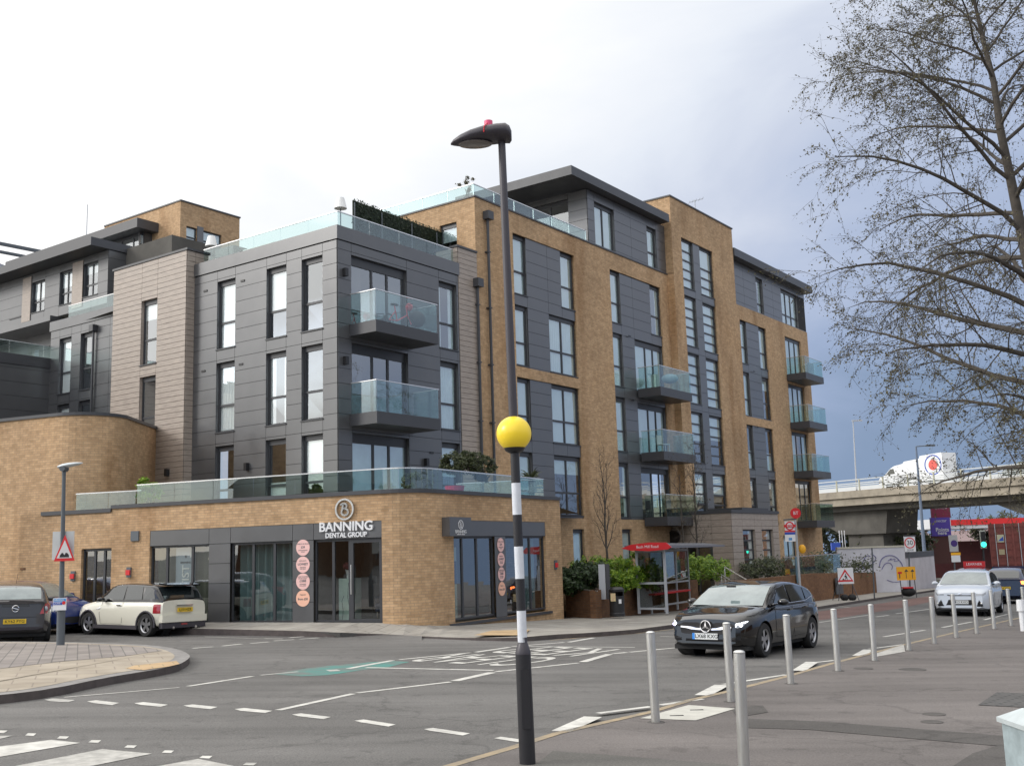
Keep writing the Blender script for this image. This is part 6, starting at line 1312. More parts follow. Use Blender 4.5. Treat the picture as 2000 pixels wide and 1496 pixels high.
# black hatchback coming towards the camera
def rectp(root, c0, x, y0, y1, z0, z1, mat, nm, parent=None, off=.006, tz=0.0):
    return patch(root, c0, [(x, y0, z0), (x, y1, z0), (x, y1 - tz, z1), (x, y0 + tz, z1)], mat, nm, parent, off)
def x_black(root, bx, c0, wid, lp_, top):
    f = -c0
    gr = patch(root, c0, [(-.05, .54, .665), (-.05, .46, .705), (-.06, 0, .712), (-.05, -.46, .705), (-.05, -.54, .665), (-.05, -.50, .50), (-.05, 0, .485), (-.05, .50, .50)], 'gap', 'grille')
    for s_ in (1, -1): patch(root, c0, [(-.05, s_ * .10, .575), (-.05, s_ * .51, .60), (-.05, s_ * .51, .63), (-.05, s_ * .10, .615)], 'chrome', 'grille_bar', gr, .02, 2)
    e0 = onbody(root, c0, -.05, 0, .595); cx_, cz_, r_ = e0.x - .035, .60, .105; m = MB(); n = 28
    for k in range(n):
        t0, t1 = 2 * math.pi * k / n, 2 * math.pi * (k + 1) / n; m.tube((cx_, r_ * math.cos(t0), cz_ + r_ * math.sin(t0)), (cx_, r_ * math.cos(t1), cz_ + r_ * math.sin(t1)), .013, n=6)
    for k in range(3):
        t = math.pi / 2 + 2 * math.pi * k / 3; e = Vector((cx_ - .005, r_ * math.cos(t), cz_ + r_ * math.sin(t))); c = Vector((cx_ - .01, 0, cz_)); n_ = Vector((0, -math.sin(t), math.cos(t))) * .022; m.face([c + n_, e, c - n_])
    m.build('emblem', 'chrome', gr, local=True); m = MB(); m.tube((cx_ + .012, 0, cz_), (cx_ + .02, 0, cz_), r_, n=24); m.build('emblem_back', 'black', gr, local=True)
    for s_ in (1, -1):
        hl = patch(root, c0, [(-.02, s_ * .585, .605), (-.03, s_ * .565, .70), (.03, s_ * .70, .735), (.16, s_ * .84, .755), (.26, s_ * .885, .745), (.12, s_ * .84, .665), (.02, s_ * .72, .605)], 'lampglass', 'headlight')
        patch(root, c0, [(-.02, s_ * .575, .69), (.03, s_ * .70, .725), (.16, s_ * .84, .748), (.25, s_ * .885, .742), (.16, s_ * .84, .728), (.03, s_ * .70, .705), (-.02, s_ * .585, .672)], 'led', 'running_light', hl, .012, 2)
        patch(root, c0, [(-.02, s_ * .575, .69), (-.02, s_ * .60, .69), (-.02, s_ * .61, .615), (-.02, s_ * .585, .61)], 'led', 'running_light', hl, .012, 1)
        e = onbody(root, c0, .06, s_ * .765, .672); m = MB(); m.ball(e, 1, 14, 8, sq=(.022, .05, .032)); m.build('beam', 'ledv' if s_ > 0 else 'led', hl, local=True)
        patch(root, c0, [(-.03, s_ * .50, .29), (-.03, s_ * .50, .41), (.05, s_ * .78, .45), (.05, s_ * .80, .31)], 'gap', 'air_intake')
    rectp(root, c0, -.05, -.42, .42, .26, .35, 'gap', 'air_intake', tz=.03)
    plate(root, onbody(root, c0, -.05, 0, .42).x - .008, .42, .0, 'LX68 KXG', 'wplate', True, blue=True)
    bx('sensor_housing', 'black', 1.36, 1.42, -.09, .09, 1.31, 1.35)
BL = dict(L=4.42, W=1.80, H=1.41, wb=2.73, fo=.86, wr=.325, nose=.9, nr=.30, tail=.7, tr=.20, rake=.45,
 top=[(0, .70), (.25, .77), (.9, .90), (1.35, .965), (2.2, .96), (3.5, .985), (4.1, .99), (4.42, .93)],
 roof=[(1.05, .92), (1.5, 1.16), (1.95, 1.35), (2.5, 1.41), (3.1, 1.39), (3.7, 1.30), (4.05, 1.16), (4.35, .98)], screen=(1.12, 1.93), rear=(3.78, 4.22),
 sidewin=[[(1.52, 1.0), (1.98, 1.27), (2.4, 1.345), (2.42, 1.0)], [(2.50, 1.0), (2.48, 1.35), (2.95, 1.345), (3.35, 1.29), (3.35, 1.02)], [(3.42, 1.03), (3.42, 1.27), (3.62, 1.22), (3.75, 1.1)]], trimline=[(1.48, .99), (2.4, .985), (3.3, 1.0), (3.8, 1.08)],
 mirror=(1.62, 1.02), doorlines=[[(1.45, .35, 1), (1.42, .7, 1), (1.5, .95, .96)], [(2.45, .3, 1), (2.45, .95, .96)], [(3.3, .45, 1), (3.45, .95, .96)], [(1.45, .35, 1), (2.45, .3, 1), (3.2, .32, 1)]], handles=[(2.3, .86), (3.2, .88)], extras=x_black)
fa = (gp(1340, 1277) + gp(1490, 1283)) / 2; hd_b = Vector((-.56, -.83, 0)).normalized()
cc = fa - hd_b * (4.42 / 2 - .86) ; cc.z = gz(cc.x, cc.y)
make_car('parked_car' if False else 'hatchback_car', 'glossy black hatchback with lit headlights driving towards the camera behind the bollards', BL, 'p_black', cc, hd_b)
# white hatchback further back
def x_white(root, bx, c0, wid, lp_, top):
    f = -c0
    rectp(root, c0, -.05, -.38, .38, .70, .73, 'gap', 'upper_grille'); rectp(root, c0, -.05, -.44, .44, .35, .57, 'gap', 'lower_grille', tz=.08)
    for s_ in (1, -1):
        patch(root, c0, [(-.04, s_ * .50, .31), (-.04, s_ * .58, .56), (.02, s_ * .74, .33), (.02, s_ * .72, .31)], 'gap', 'air_intake')
        patch(root, c0, [(-.03, s_ * .48, .70), (-.02, s_ * .5, .76), (.08, s_ * .72, .80), (.26, s_ * .87, .84), (.20, s_ * .87, .76), (.04, s_ * .74, .69)], 'lampglass', 'headlight')
        e = onbody(root, c0, -.02, s_ * .66, .42); m = MB(); m.ball(e, .04, 10, 6); m.build('fog_lamp', 'lampglass', root, local=True)
    e = onbody(root, c0, -.05, 0, .765); m = MB(); m.ball(e, 1, 14, 8, sq=(.012, .07, .03)); m.build('emblem', 'chrome', root, local=True)
    plate(root, onbody(root, c0, -.05, 0, .47).x - .012, .47, 0, 'FM13 KVO', 'wplate', True)
WH = dict(BL); WH.update(L=4.36, W=1.82, H=1.48, wb=2.65, fo=.88, wr=.33, top=[(0, .74), (.25, .84), (.9, .96), (1.3, 1.02), (2.2, .99), (3.5, 1.01), (4.1, 1.02), (4.36, .98)], roof=[(1.02, .98), (1.5, 1.22), (1.95, 1.42), (2.45, 1.48), (3.1, 1.465), (3.7, 1.37), (4.0, 1.22), (4.28, 1.02)], screen=(1.10, 1.95), rear=(3.75, 4.15),
 sidewin=[[(1.5, 1.04), (1.98, 1.34), (2.4, 1.415), (2.42, 1.03)], [(2.50, 1.03), (2.48, 1.42), (2.95, 1.41), (3.45, 1.33), (3.6, 1.10)]], trimline=None, mirror=(1.58, 1.06), extras=x_white, nr=.24, rake=.35)
fa = (gp(1840, 1197) + gp(1930, 1199)) / 2; hd_w = Vector((-.50, -.865, 0)).normalized(); fa = fa * .965; cc = fa - hd_w * (4.36 / 2 - .88); cc.z = gz(cc.x, cc.y)
make_car('hatchback_car', 'white hatchback driving towards the camera beyond the far bollards', WH, 'p_white', cc, hd_w)
# cream and black small hatch at the left
def x_mini(root, bx, c0, wid, lp_, top):
    L = 3.70; r = L - c0
    for s_ in (1, -1):
        patch(root, c0, [(L - .27, s_ * .832, .62), (L - .27, s_ * .832, .86), (L - .06, s_ * .75, .86), (L - .05, s_ * .75, .62)], 'taillamp', 'tail_light')
        patch(root, c0, [(.12, s_ * .72, .62), (.10, s_ * .70, .80), (.32, s_ * .83, .84), (.32, s_ * .84, .66)], 'lampglass', 'headlight')
        patch(root, c0, [(1.02, s_ * .848, .70), (1.20, s_ * .848, .78), (1.24, s_ * .848, .74), (1.18, s_ * .848, .70)], 'chrome', 'side_vent')
    bx('boot_handle', 'chrome', L - .0, L + .03, -.28, .28, .80, .835); bx('lower_bumper', 'p_dirt', L - .10, L + .025, -.74, .74, .22, .36); bx('rear_bumper', 'p_cream', L - .10, L + .05, -.76, .76, .38, .56)
    for s_ in (1, -1): bx('side_sill', 'p_dirt', .95, 2.8, min(s_ * .78, s_ * .855), max(s_ * .78, s_ * .855), .19, .29)
    m = MB(); m.tube((r, -.38, .23), (r + .06, -.38, .23), .035, n=10); m.build('exhaust', 'chrome', root, local=True); m = MB(); m.tube((r, .38, .23), (r + .06, .38, .23), .035, n=10); m.build('exhaust', 'chrome', root, local=True)
    plate(root, r + .035, .70, 0, 'LJ10 HZR', 'yplate', False); bx('fog_light', 'taillamp', L + .02, L + .032, -.1, .1, .30, .34)
    m = MB(); m.box((r - .40, -.56, 1.385), (.36, 0, -.045), (0, 1.12, 0), (0, 0, .035)); m.build('roof_spoiler', 'p_black', root, local=True)
MI = dict(L=3.70, W=1.70, H=1.41, wb=2.47, fo=.68, wr=.31, nose=.6, nr=.24, tail=.5, tr=.14, rake=.3, trake=.12, bulge=.5, tum=.24,
 top=[(0, .66), (.2, .80), (.7, .89), (1.05, .935), (2.4, .935), (3.4, .945), (3.70, .93)], roof=[(.95, .93), (1.2, 1.12), (1.5, 1.36), (1.9, 1.405), (2.7, 1.40), (3.3, 1.36), (3.5, 1.16), (3.66, .95)], screen=(.98, 1.45), rear=(3.36, 3.62), cabin='p_black', roofmat=None,
 sidewin=[[(1.30, .97), (1.60, 1.30), (2.15, 1.335), (2.12, .97)], [(2.20, .97), (2.22, 1.335), (2.85, 1.33), (2.9, .98)], [(2.97, .98), (2.95, 1.32), (3.28, 1.28), (3.42, 1.0)]], mirror=(1.35, .98), mirrormat='p_black', arch='p_dirt',
 doorlines=[[(1.25, .32, 1), (1.18, .6, 1), (1.28, .92, .96)], [(2.16, .35, 1), (2.16, .93, .96)], [(1.25, .32, 1), (2.16, .32, 1)]], handles=[(2.02, .82)], handlemat='chrome', extras=x_mini, glass='carglass')
hd_m = Vector((-.84, .54, 0)).normalized(); rw_ = gp(288, 1243)   # left rear wheel
left = Vector((-hd_m.y, hd_m.x, 0)); ra = rw_ - left * .74; cc = ra + hd_m * (3.70 / 2 - (3.70 - .68 - 2.47)); cc.z = gz(cc.x, cc.y)
make_car('hatchback_car', 'cream three door small hatchback with black roof parked at the shopfront', MI, 'p_cream', cc, hd_m)
# dark grey hatch cut by the left edge, seen from behind
def x_corsa(root, bx, c0, wid, lp_, top):
    L = 4.0; r = L - c0
    for s_ in (1, -1):
        patch(root, c0, [(L - .42, s_ * .80, .98), (L - .16, s_ * .72, 1.04), (L - .02, s_ * .60, .82), (L + .0, s_ * .56, .72), (L - .1, s_ * .77, .72)], 'taillamp', 'tail_light'); m = MB(); m.ball((r - .09, s_ * .70, .84), 1, 10, 6, sq=(.05, .05, .07)); m.build('reversing_light', 'lampglass', root, local=True)
    m = MB(); n = 24
    for k in range(n):
        t0, t1 = 2 * math.pi * k / n, 2 * math.pi * (k + 1) / n; m.tube((r + .0, .075 * math.cos(t0), .86 + .075 * math.sin(t0)), (r + .0, .075 * math.cos(t1), .86 + .075 * math.sin(t1)), .010, n=5)
    m.tube((r, -.06, .88), (r, .06, .84), .012, n=5); m.build('emblem', 'chrome', root, local=True)
    plate(root, onbody(root, c0, L + .05, 0, .55).x + .012, .55, 0, 'KY62 FYG', 'yplate', False); rectp(root, c0, L + .05, -.70, .70, .24, .40, 'p_dirt', 'lower_bumper'); patch(root, c0, [(L + .05, -.5, .655), (L + .05, .5, .655), (L + .05, .5, .665), (L + .05, -.5, .665)], 'gap', 'boot_line', lvl=2); patch(root, c0, [(L + .05, -.32, .92), (L + .05, .32, .92), (L + .05, .30, 1.0), (L + .05, -.30, 1.0)], 'p_black', 'boot_trim')
    m = MB(); m.tube((r - .62, .0, 1.47), (r - .50, .02, 1.72), .006, n=4); m.build('aerial', 'black', root, local=True); m = MB(); m.tube((r - .05, .42, 1.03), (r - .06, -.15, 1.05), .012, n=5); m.build('rear_wiper', 'black', root, local=True)
CO = dict(L=4.0, W=1.74, H=1.49, wb=2.51, fo=.84, wr=.31, nose=.7, nr=.28, tail=.7, tr=.22, rake=.4, trake=.22, bulge=.35, tum=.46,
 top=[(0, .70), (.25, .80), (.8, .93), (1.2, 1.0), (2.4, .98), (3.4, 1.02), (4.0, 1.0)], roof=[(.9, .95), (1.3, 1.2), (1.7, 1.42), (2.2, 1.49), (3.0, 1.47), (3.5, 1.38), (3.75, 1.2), (3.95, 1.03)], screen=(.98, 1.65), rear=(3.52, 3.90), rearmat='carglassl',
 sidewin=[[(1.3, 1.02), (1.7, 1.33), (2.2, 1.42), (2.2, 1.02)], [(2.28, 1.02), (2.28, 1.42), (2.9, 1.40), (3.3, 1.32), (3.4, 1.05)]], mirror=(1.4, 1.03), extras=x_corsa, doorlines=[[(2.24, .32, 1), (2.24, .96, .96)]])
hd_c = Vector((-.45, .89, 0)).normalized(); rr = gp(34, 1256); rr = Vector((at_y(26, 1250, 27.0).x, 27.0, 0)); cc = rr + hd_c * 2.0; cc.z = gz(cc.x, cc.y)
make_car('hatchback_car', 'dark grey hatchback seen from behind at the left edge with yellow plate', CO, 'p_grey', cc, hd_c)
# blue car between them
def x_blue(root, bx, c0, wid, lp_, top):
    for s_ in (1, -1): patch(root, c0, [(.02, s_ * .45, .64), (.02, s_ * .46, .74), (.16, s_ * .70, .80), (.42, s_ * .85, .83), (.26, s_ * .86, .70), (.08, s_ * .72, .64)], 'lampglass', 'headlight')
    rectp(root, c0, -.05, -.42, .42, .30, .48, 'gap', 'lower_grille')
BU = dict(WH); BU.update(extras=x_blue, H=1.42, L=4.2)
hd_u = Vector((.86, -.50, 0)).normalized(); a = at_y(147, 1236, 31.2); cc = Vector((a.x, 31.2, 0)) - hd_u * 2.1; cc.z = gz(cc.x, cc.y)
make_car('hatchback_car', 'deep blue car mostly hidden between the grey hatchback and the cream one', BU, 'p_blue', cc, hd_u)
# black car with red roof sign driving away behind the white one
def x_taxi(root, bx, c0, wid, lp_, top):
    L = 4.3
    for s_ in (1, -1): patch(root, c0, [(L - .3, s_ * .87, .85), (L - .1, s_ * .80, .98), (L - .0, s_ * .6, .95), (L - .02, s_ * .6, .82), (L - .1, s_ * .8, .78)], 'brake', 'tail_light')
    bx('high_brake_light', 'brake', L - .42, L - .38, -.16, .16, 1.36, 1.40); plate(root, L + .03 - c0, .62, 0, 'KP16 LVR', 'yplate', False)
    sg_ = bx('roof_sign', 'red', 2.2, 2.35, -.48, .48, 1.52, 1.80); text('lettering', 'LEARNER', .17, 'white', sg_, mw=Matrix(((0, 0, 1, 2.352 - c0), (1, 0, 0, 0), (0, 1, 0, 1.66), (0, 0, 0, 1))), extrude=.001)
TX = dict(CO); TX.update(extras=x_taxi, L=4.3, rearmat='carglass'); TX['top'] = CO['top'][:-1] + [(4.3, 1.0)]; TX['roof'] = [(.9, .95), (1.3, 1.2), (1.7, 1.42), (2.2, 1.49), (3.1, 1.48), (3.7, 1.40), (4.0, 1.2), (4.25, 1.03)]; TX['rear'] = (3.78, 4.2); TX['H'] = 1.49
a = at_y(1905, 1128, 52); hd_t = Vector((.50, .866, 0)).normalized(); cc = Vector((a.x, 52, gz(a.x, 52)))
make_car('hatchback_car', 'black car with red roof sign and lit brake light driving away beyond the white car', TX, 'p_black', cc, hd_t)
# dark blue pick-up tail with yellow plate right at the edge (behind the container lorry)
def x_van(root, bx, c0, wid, lp_, top):
    L = 4.3
    for s_ in (1, -1): patch(root, c0, [(L - .3, s_ * .89, .80), (L - .2, s_ * .88, 1.0), (L + .0, s_ * .66, .96), (L + .0, s_ * .66, .82)], 'brake', 'tail_light')
    plate(root, L + .03 - c0, .66, 0, 'EN59 UAD', 'yplate', False)
TV = dict(TX); TV.update(extras=x_van); a = at_y(1995, 1150, 46)
cc = Vector((a.x + .4, 48, gz(a.x, 48))); make_car('hatchback_car', 'dark blue car with lit tail light at the right edge behind the lorry', TV, paintmat('paint_navy', (.008, .012, .045)), cc, hd_t)
# white delivery van on the flyover and a dark car
DKP0, DKP1 = Vector((34.4, 104, 0)), Vector((42.7, 90, 0)); DKd = (DKP1 - DKP0).normalized(); DKn = Vector((DKd.y, -DKd.x, 0))
if DKn.y > 0: DKn = -DKn
FD = Fac(DKP0, DKd, DKn); zdk = 6.85
van = thing('delivery_van', 'white delivery van with red and blue round emblem driving along the flyover', 'van', FD.P(3, -2.5, zdk))
sv0, _ = FD.off(-2.2).hit(1716, 930); sv1, _ = FD.off(-2.2).hit(1843, 930); Lv = sv1 - sv0
def vP(x, o, z): return FD.P(sv0 + x * Lv, -2.2 - o, zdk + z)
prof = [(0, .45), (0, .95), (.02, 1.12), (.10, 1.35), (.20, 1.95), (.26, 2.15), (.40, 2.30), (.42, 2.48), (.66, 2.62), (.67, 2.85), (1.0, 2.98), (1.0, .45)]
m = MB(); A = [vP(x, 0, z) for x, z in prof]; Bq = [vP(x, 2.0, z) for x, z in prof]; m.face(A); m.face(Bq); m.quads(A, Bq); m.build('body', pbr('van_white', (.82, .84, .86), .4), van)
m = MB(); m.face([vP(x, -.01, z) for x, z in ((.12, 1.38), (.20, 1.9), (.25, 1.9), (.27, 1.4))]); m.build('side_window', 'carglass', van); m = MB(); m.face([vP(x, -.0, z) for x, z in ((.005, .6), (.005, .95), (.08, .95), (.09, .6))]); m.build('headlight', 'lampglass', van)
for x in (.14, .80): m = MB(); c = vP(x, .1, .38); m.tube(c, c - FD.n * .25, .36, n=20); m.build('wheel', 'rubber', van)
m = MB(); n = 24; cc_ = (.86, 1.9)
def vr(r0, r1, col, nm):
    m = MB(); A = [vP(cc_[0] + r0 * math.cos(t) / Lv, -.012, cc_[1] + r0 * math.sin(t)) for t in [2 * math.pi * k / n for k in range(n)]]
    if r1: m.quads(A, [vP(cc_[0] + r1 * math.cos(t) / Lv, -.012, cc_[1] + r1 * math.sin(t)) for t in [2 * math.pi * k / n for k in range(n)]])
    else: m.face(A)
    m.build(nm, col, van)
vr(.95, .84, 'blue', 'emblem_ring'); vr(.5, 0, pbr('emblem_red', (.7, .12, .1), .5), 'emblem_disc')
fc = thing('car', 'dark green car on the flyover near the right edge', 'car', FD.P(9, -2.5, zdk)); sc0, _ = FD.off(-2.2).hit(1955, 910)
prof = [(0, .3), (0, .7), (1.0, .95), (1.7, 1.42), (3.0, 1.42), (4.0, .95), (4.3, .9), (4.3, .3)]
m = MB(); A = [FD.P(sc0 + x, -2.2, zdk + z) for x, z in prof]; Bq = [FD.P(sc0 + x, -3.9, zdk + z) for x, z in prof]; m.face(A); m.face(Bq); m.quads(A, Bq); m.build('body', pbr('car_green', (.05, .08, .07), .3, coat=1), fc); m = MB(); m.face([FD.P(sc0 + x, -2.19, zdk + z) for x, z in ((1.2, .97), (1.75, 1.36), (2.95, 1.36), (3.7, .97))]); m.build('side_window', 'carglass', fc)
# container lorry
Yk = 62.0; hk = Vector((.50, .866, 0)).normalized(); nk = -hk; dk = Vector((-nk.y, nk.x, 0)); dk = Vector((.866, -.5, 0)); a = at_y(1937, 1100, Yk); FK = Fac(Vector((a.x, Yk, 0)), dk, -hk); zk = gz(a.x, Yk)
tk = thing('container_lorry', 'lorry seen from behind carrying a rusty red shipping container', 'lorry', Vector((a.x, Yk, zk)))
zt1, zb1 = at_y(1937, 1023, Yk).z, at_y(1937, 1106, Yk).z
crt = pbr('container_red', (.20, .055, .045), .6, var=.25, vscale=2); m = MB(); m.fbox(FK, 0, 2.44, -12, 0, zb1, zt1); ck = m.build('container', crt, tk)
m = MB()
for s_ in (.0, 1.19, 1.25, 2.38): m.fbox(FK, s_, s_ + .06, 0, .06, zb1, zt1)
for k in range(6): z = zb1 + .15 + (zt1 - zb1 - .3) * k / 5; m.fbox(FK, .06, 1.19, 0, .035, z - .06, z + .06); m.fbox(FK, 1.31, 2.38, 0, .035, z - .06, z + .06)
m.build('door_frame', crt, ck); m = MB()
for s_ in (.35, .85, 1.6, 2.1): m.tube(FK.P(s_, .09, zb1), FK.P(s_, .09, zt1), .022, n=6)
m.build('lock_rods', 'lgrey', ck); m = MB(); m.fbox(FK, .42, .78, .062, .07, zt1 - 1.05, zt1 - .62); m.build('label_plate', pbr('cont_label', (.5, .5, .35), .6), ck); m = MB(); m.face([FK.P(a_, .075, z) for a_, z in ((.46, zt1 - .98), (.76, zt1 - .98), (.74, zt1 - .72))]); m.build('label_mark', 'blue', ck); m = MB(); m.fbox(FK, .45, .75, .062, .07, zb1 + .65, zb1 + .95); m.build('label_plate', pbr('cont_label2', (.42, .36, .22), .6), ck)
m = MB(); m.fbox(FK, 0, 2.44, -12, .1, zb1 - .25, zb1 - .01); m.fbox(FK, .1, 2.34, -.1, .12, zk + .55, zk + .75); m.build('chassis', pbr('chassis_blue', (.015, .02, .07), .5), tk)
for s_ in (.2, 2.0):
    for o_ in (-.9, -2.2): m = MB(); c = FK.P(s_, o_, zk + .5); m.tube(c, c + FK.d * .28, .5, n=20); m.build('wheel', 'rubber', tk)
    m = MB(); m.fbox(FK, s_ - .02, s_ + .28, .12, .16, zk + .85, zk + 1.0); m.build('tail_light', 'brake' if s_ < 1 else 'taillamp', tk)
m = MB(); m.fbox(FK, .1, 2.34, .12, .14, zk + .45, zk + .53); m.build('bumper_bar', pbr('bar_red', (.3, .05, .05), .5), tk)
# ------------------------------------------------------------------ flyover
fo_ = thing('flyover', 'weathered concrete road flyover with pale steel parapet crossing behind the building', 'bridge', FD.P(0, -8, -1.5))
S0, S1 = -45, 40
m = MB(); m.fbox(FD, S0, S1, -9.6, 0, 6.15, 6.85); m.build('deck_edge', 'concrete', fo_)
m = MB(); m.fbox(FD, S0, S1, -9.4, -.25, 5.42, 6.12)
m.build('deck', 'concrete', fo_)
m = MB(); m.fbox(FD, S0, S1, -8.6, -1.2, 4.9, 5.40); m.build('deck_soffit', 'concd', fo_)  # dark concrete: the shade under the deck is put into its colour
m = MB()
for k in range(int((S1 - S0) / 2.9)): s_ = S0 + k * 2.9; m.fbox(FD, s_, s_ + .10, -.20, -.06, 6.85, 7.95)
m.build('parapet_post', pbr('parapet_cream', (.48, .47, .36), .6), fo_)
m = MB()
for z in (7.02, 7.2, 7.38, 7.56): m.fbox(FD, S0, S1, -.16, -.12, z - .05, z + .05)
m.fbox(FD, S0, S1, -.18, -.10, 7.86, 7.95); m.build('parapet_rail', pbr('parapet_pale', (.55, .58, .58), .5), fo_)
m = MB(); m.fbox(FD, S0, S1, -9.5, -9.3, 6.85, 7.75); m.build('parapet_rail', pbr('parapet_back', (.6, .62, .64), .6), fo_)
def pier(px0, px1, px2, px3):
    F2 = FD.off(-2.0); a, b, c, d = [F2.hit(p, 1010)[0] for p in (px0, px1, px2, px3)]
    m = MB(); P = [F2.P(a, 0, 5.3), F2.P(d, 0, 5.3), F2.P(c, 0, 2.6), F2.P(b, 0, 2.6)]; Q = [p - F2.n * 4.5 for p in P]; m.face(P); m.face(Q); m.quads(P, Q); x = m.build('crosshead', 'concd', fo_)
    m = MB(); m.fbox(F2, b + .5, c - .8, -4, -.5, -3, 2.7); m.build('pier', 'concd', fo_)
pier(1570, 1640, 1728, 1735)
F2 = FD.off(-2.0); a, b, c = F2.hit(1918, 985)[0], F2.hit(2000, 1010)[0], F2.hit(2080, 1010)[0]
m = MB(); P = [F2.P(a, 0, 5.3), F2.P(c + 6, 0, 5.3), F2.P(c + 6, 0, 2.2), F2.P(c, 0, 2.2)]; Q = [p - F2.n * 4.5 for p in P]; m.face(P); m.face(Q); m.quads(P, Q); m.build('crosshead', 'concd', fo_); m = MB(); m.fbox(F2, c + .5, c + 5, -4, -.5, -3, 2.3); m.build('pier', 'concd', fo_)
m = MB()
P = [F2.P(F2.hit(1735, 1010)[0] - 1, -.2, 4.95), F2.P(a, -.2, 4.95), F2.P(F2.hit(1800, 1000)[0], -.2, 4.95)]
m.build('beam', 'concd', fo_) if False else None
# flyover lamp columns
for x0, y0, x1, nm, r in ((1666, 822, 1672, 'thin grey lamp column standing on the flyover beside the building end', .09),):
    t = at_y(x0, y0, 106); o = thing('street_lamp', nm, 'street lamp', (at_y(x1, 940, 106).x, 106, 6.85)); m = MB(); m.tube((at_y(x1, 940, 106).x, 106, 6.85), t, r, .05, 8); m.build('column', 'lgrey', o); m = MB(); m.abox(t.x - .1, t.x + .9, 105.9, 106.1, t.z - .05, t.z + .08); m.build('lamp_head', 'lgrey', o)
Yx = 85.0; t = at_y(1789, 872, Yx); b = at_y(1806, 1090, Yx); o = thing('street_lamp', 'tall blue grey lamp column in front of the flyover with short arm', 'street lamp', (b.x, Yx, gz(b.x, Yx)))
m = MB(); m.tube((b.x, Yx, gz(b.x, Yx)), t, .16, .07, 10); m.build('column', pbr('col_bluegrey', (.14, .18, .25), .5), o); m = MB(); m.tube(t, t + Vector((1.0, 0, .05)), .04, n=6); m.abox(t.x + .8, t.x + 1.5, Yx - .12, Yx + .12, t.z - .02, t.z + .12); m.build('lamp_head', 'grey', o)
# white graffiti wall and the lower grey wall
gw_ = thing('graffiti_wall', 'white rendered wall with looping blue graffiti beyond the brown brick wall', 'wall', gp(1700, 1155, .11))
Yg = 64.0; Fg_ = pxF(Yg); a, b = at_y(1635, 1072, Yg), at_y(1766, 1068, Yg); zgb = gz(a.x, Yg) - .3
wm = pbr('render_white', (.55, .55, .60), .85, var=.12, vscale=1.0)
m = MB(); P = [Vector((a.x, Yg, zgb)), Vector((b.x, Yg, zgb)), Vector((b.x, Yg, b.z)), Vector((a.x, Yg, a.z))]; Q = [p + Vector((0, .3, 0)) for p in P]; m.face(P); m.face(Q); m.quads(P, Q); m.build('wall', wm, gw_)
m = MB(); m.abox(a.x, b.x, Yg - .05, Yg + .35, b.z, b.z + .10); m.build('coping', pbr('coping_cream', (.5, .48, .40), .8), gw_)
def squig(pts, r, mat, nm):
    m = MB(); P = smooth_poly([Vector((at_y(x, y, Yg).x, Yg - .012, at_y(x, y, Yg).z)) for x, y in pts], 2); m.path(P, r, 4); m.build(nm, mat, gw_)
MT['graf'] = pbr('graffiti', (.16, .15, .32), .7)
squig([(1700, 1086), (1692, 1084), (1684, 1098), (1685, 1109), (1692, 1110), (1706, 1100), (1712, 1088), (1704, 1083)], .03, 'graf', 'graffiti'); squig([(1717, 1108), (1720, 1092), (1732, 1084), (1748, 1085), (1760, 1098), (1763, 1106)], .03, 'graf', 'graffiti'); squig([(1722, 1112), (1728, 1100), (1738, 1098), (1744, 1106), (1741, 1112)], .025, 'graf', 'graffiti'); squig([(1734, 1095), (1742, 1089), (1738, 1094), (1750, 1090), (1745, 1097), (1755, 1094)], .02, 'graf', 'graffiti'); squig([(1732, 1132), (1745, 1137), (1760, 1135)], .02, 'graf', 'graffiti')
Yw2 = 66.5; a, b = at_y(1768, 1090, Yw2), at_y(1824, 1085, Yw2 + 8); m = MB(); lw2 = thing('rendered_wall', 'lower pale grey rendered wall turning away right of the graffiti', 'wall', (a.x, Yw2, gz(a.x, Yw2)))
P = [Vector((a.x, Yw2, -2)), Vector((b.x, Yw2 + 8, -2.2)), b, a]; Q = [p + Vector((-.1, .3, 0)) for p in P]; m.face(P); m.face(Q); m.quads(P, Q); m.build('wall', wm, lw2); m = MB(); m.box(a + Vector((0, -.05, 0)), b - a, (0, .4, 0), (0, 0, .35)); m.build('dark_capping', 'fascia', lw2)
gv = thing('grass_verge', 'rough grass strip at the foot of the graffiti wall', 'grass', gp(1790, 1150, .11)); gv['kind'] = 'stuff'
m = MB(); ga, gb_, gc_ = gp(1735, 1149, .12), gp(1775, 1146, .12), gp(1830, 1137, .12)
for _ in range(2600):
    t = rnd.random(); p = (ga.lerp(gb_, t * 2) if t < .5 else gb_.lerp(gc_, t * 2 - 1)) + Vector((rnd.uniform(-.3, .3), rnd.uniform(-.2, 1.2), -.02)); h = rnd.uniform(.06, .22); d = Vector((rnd.uniform(-.05, .05), 0, h)); m.face([p, p + Vector((.03, 0, 0)), p + d])
m.build('blades', 'leafolive', gv)
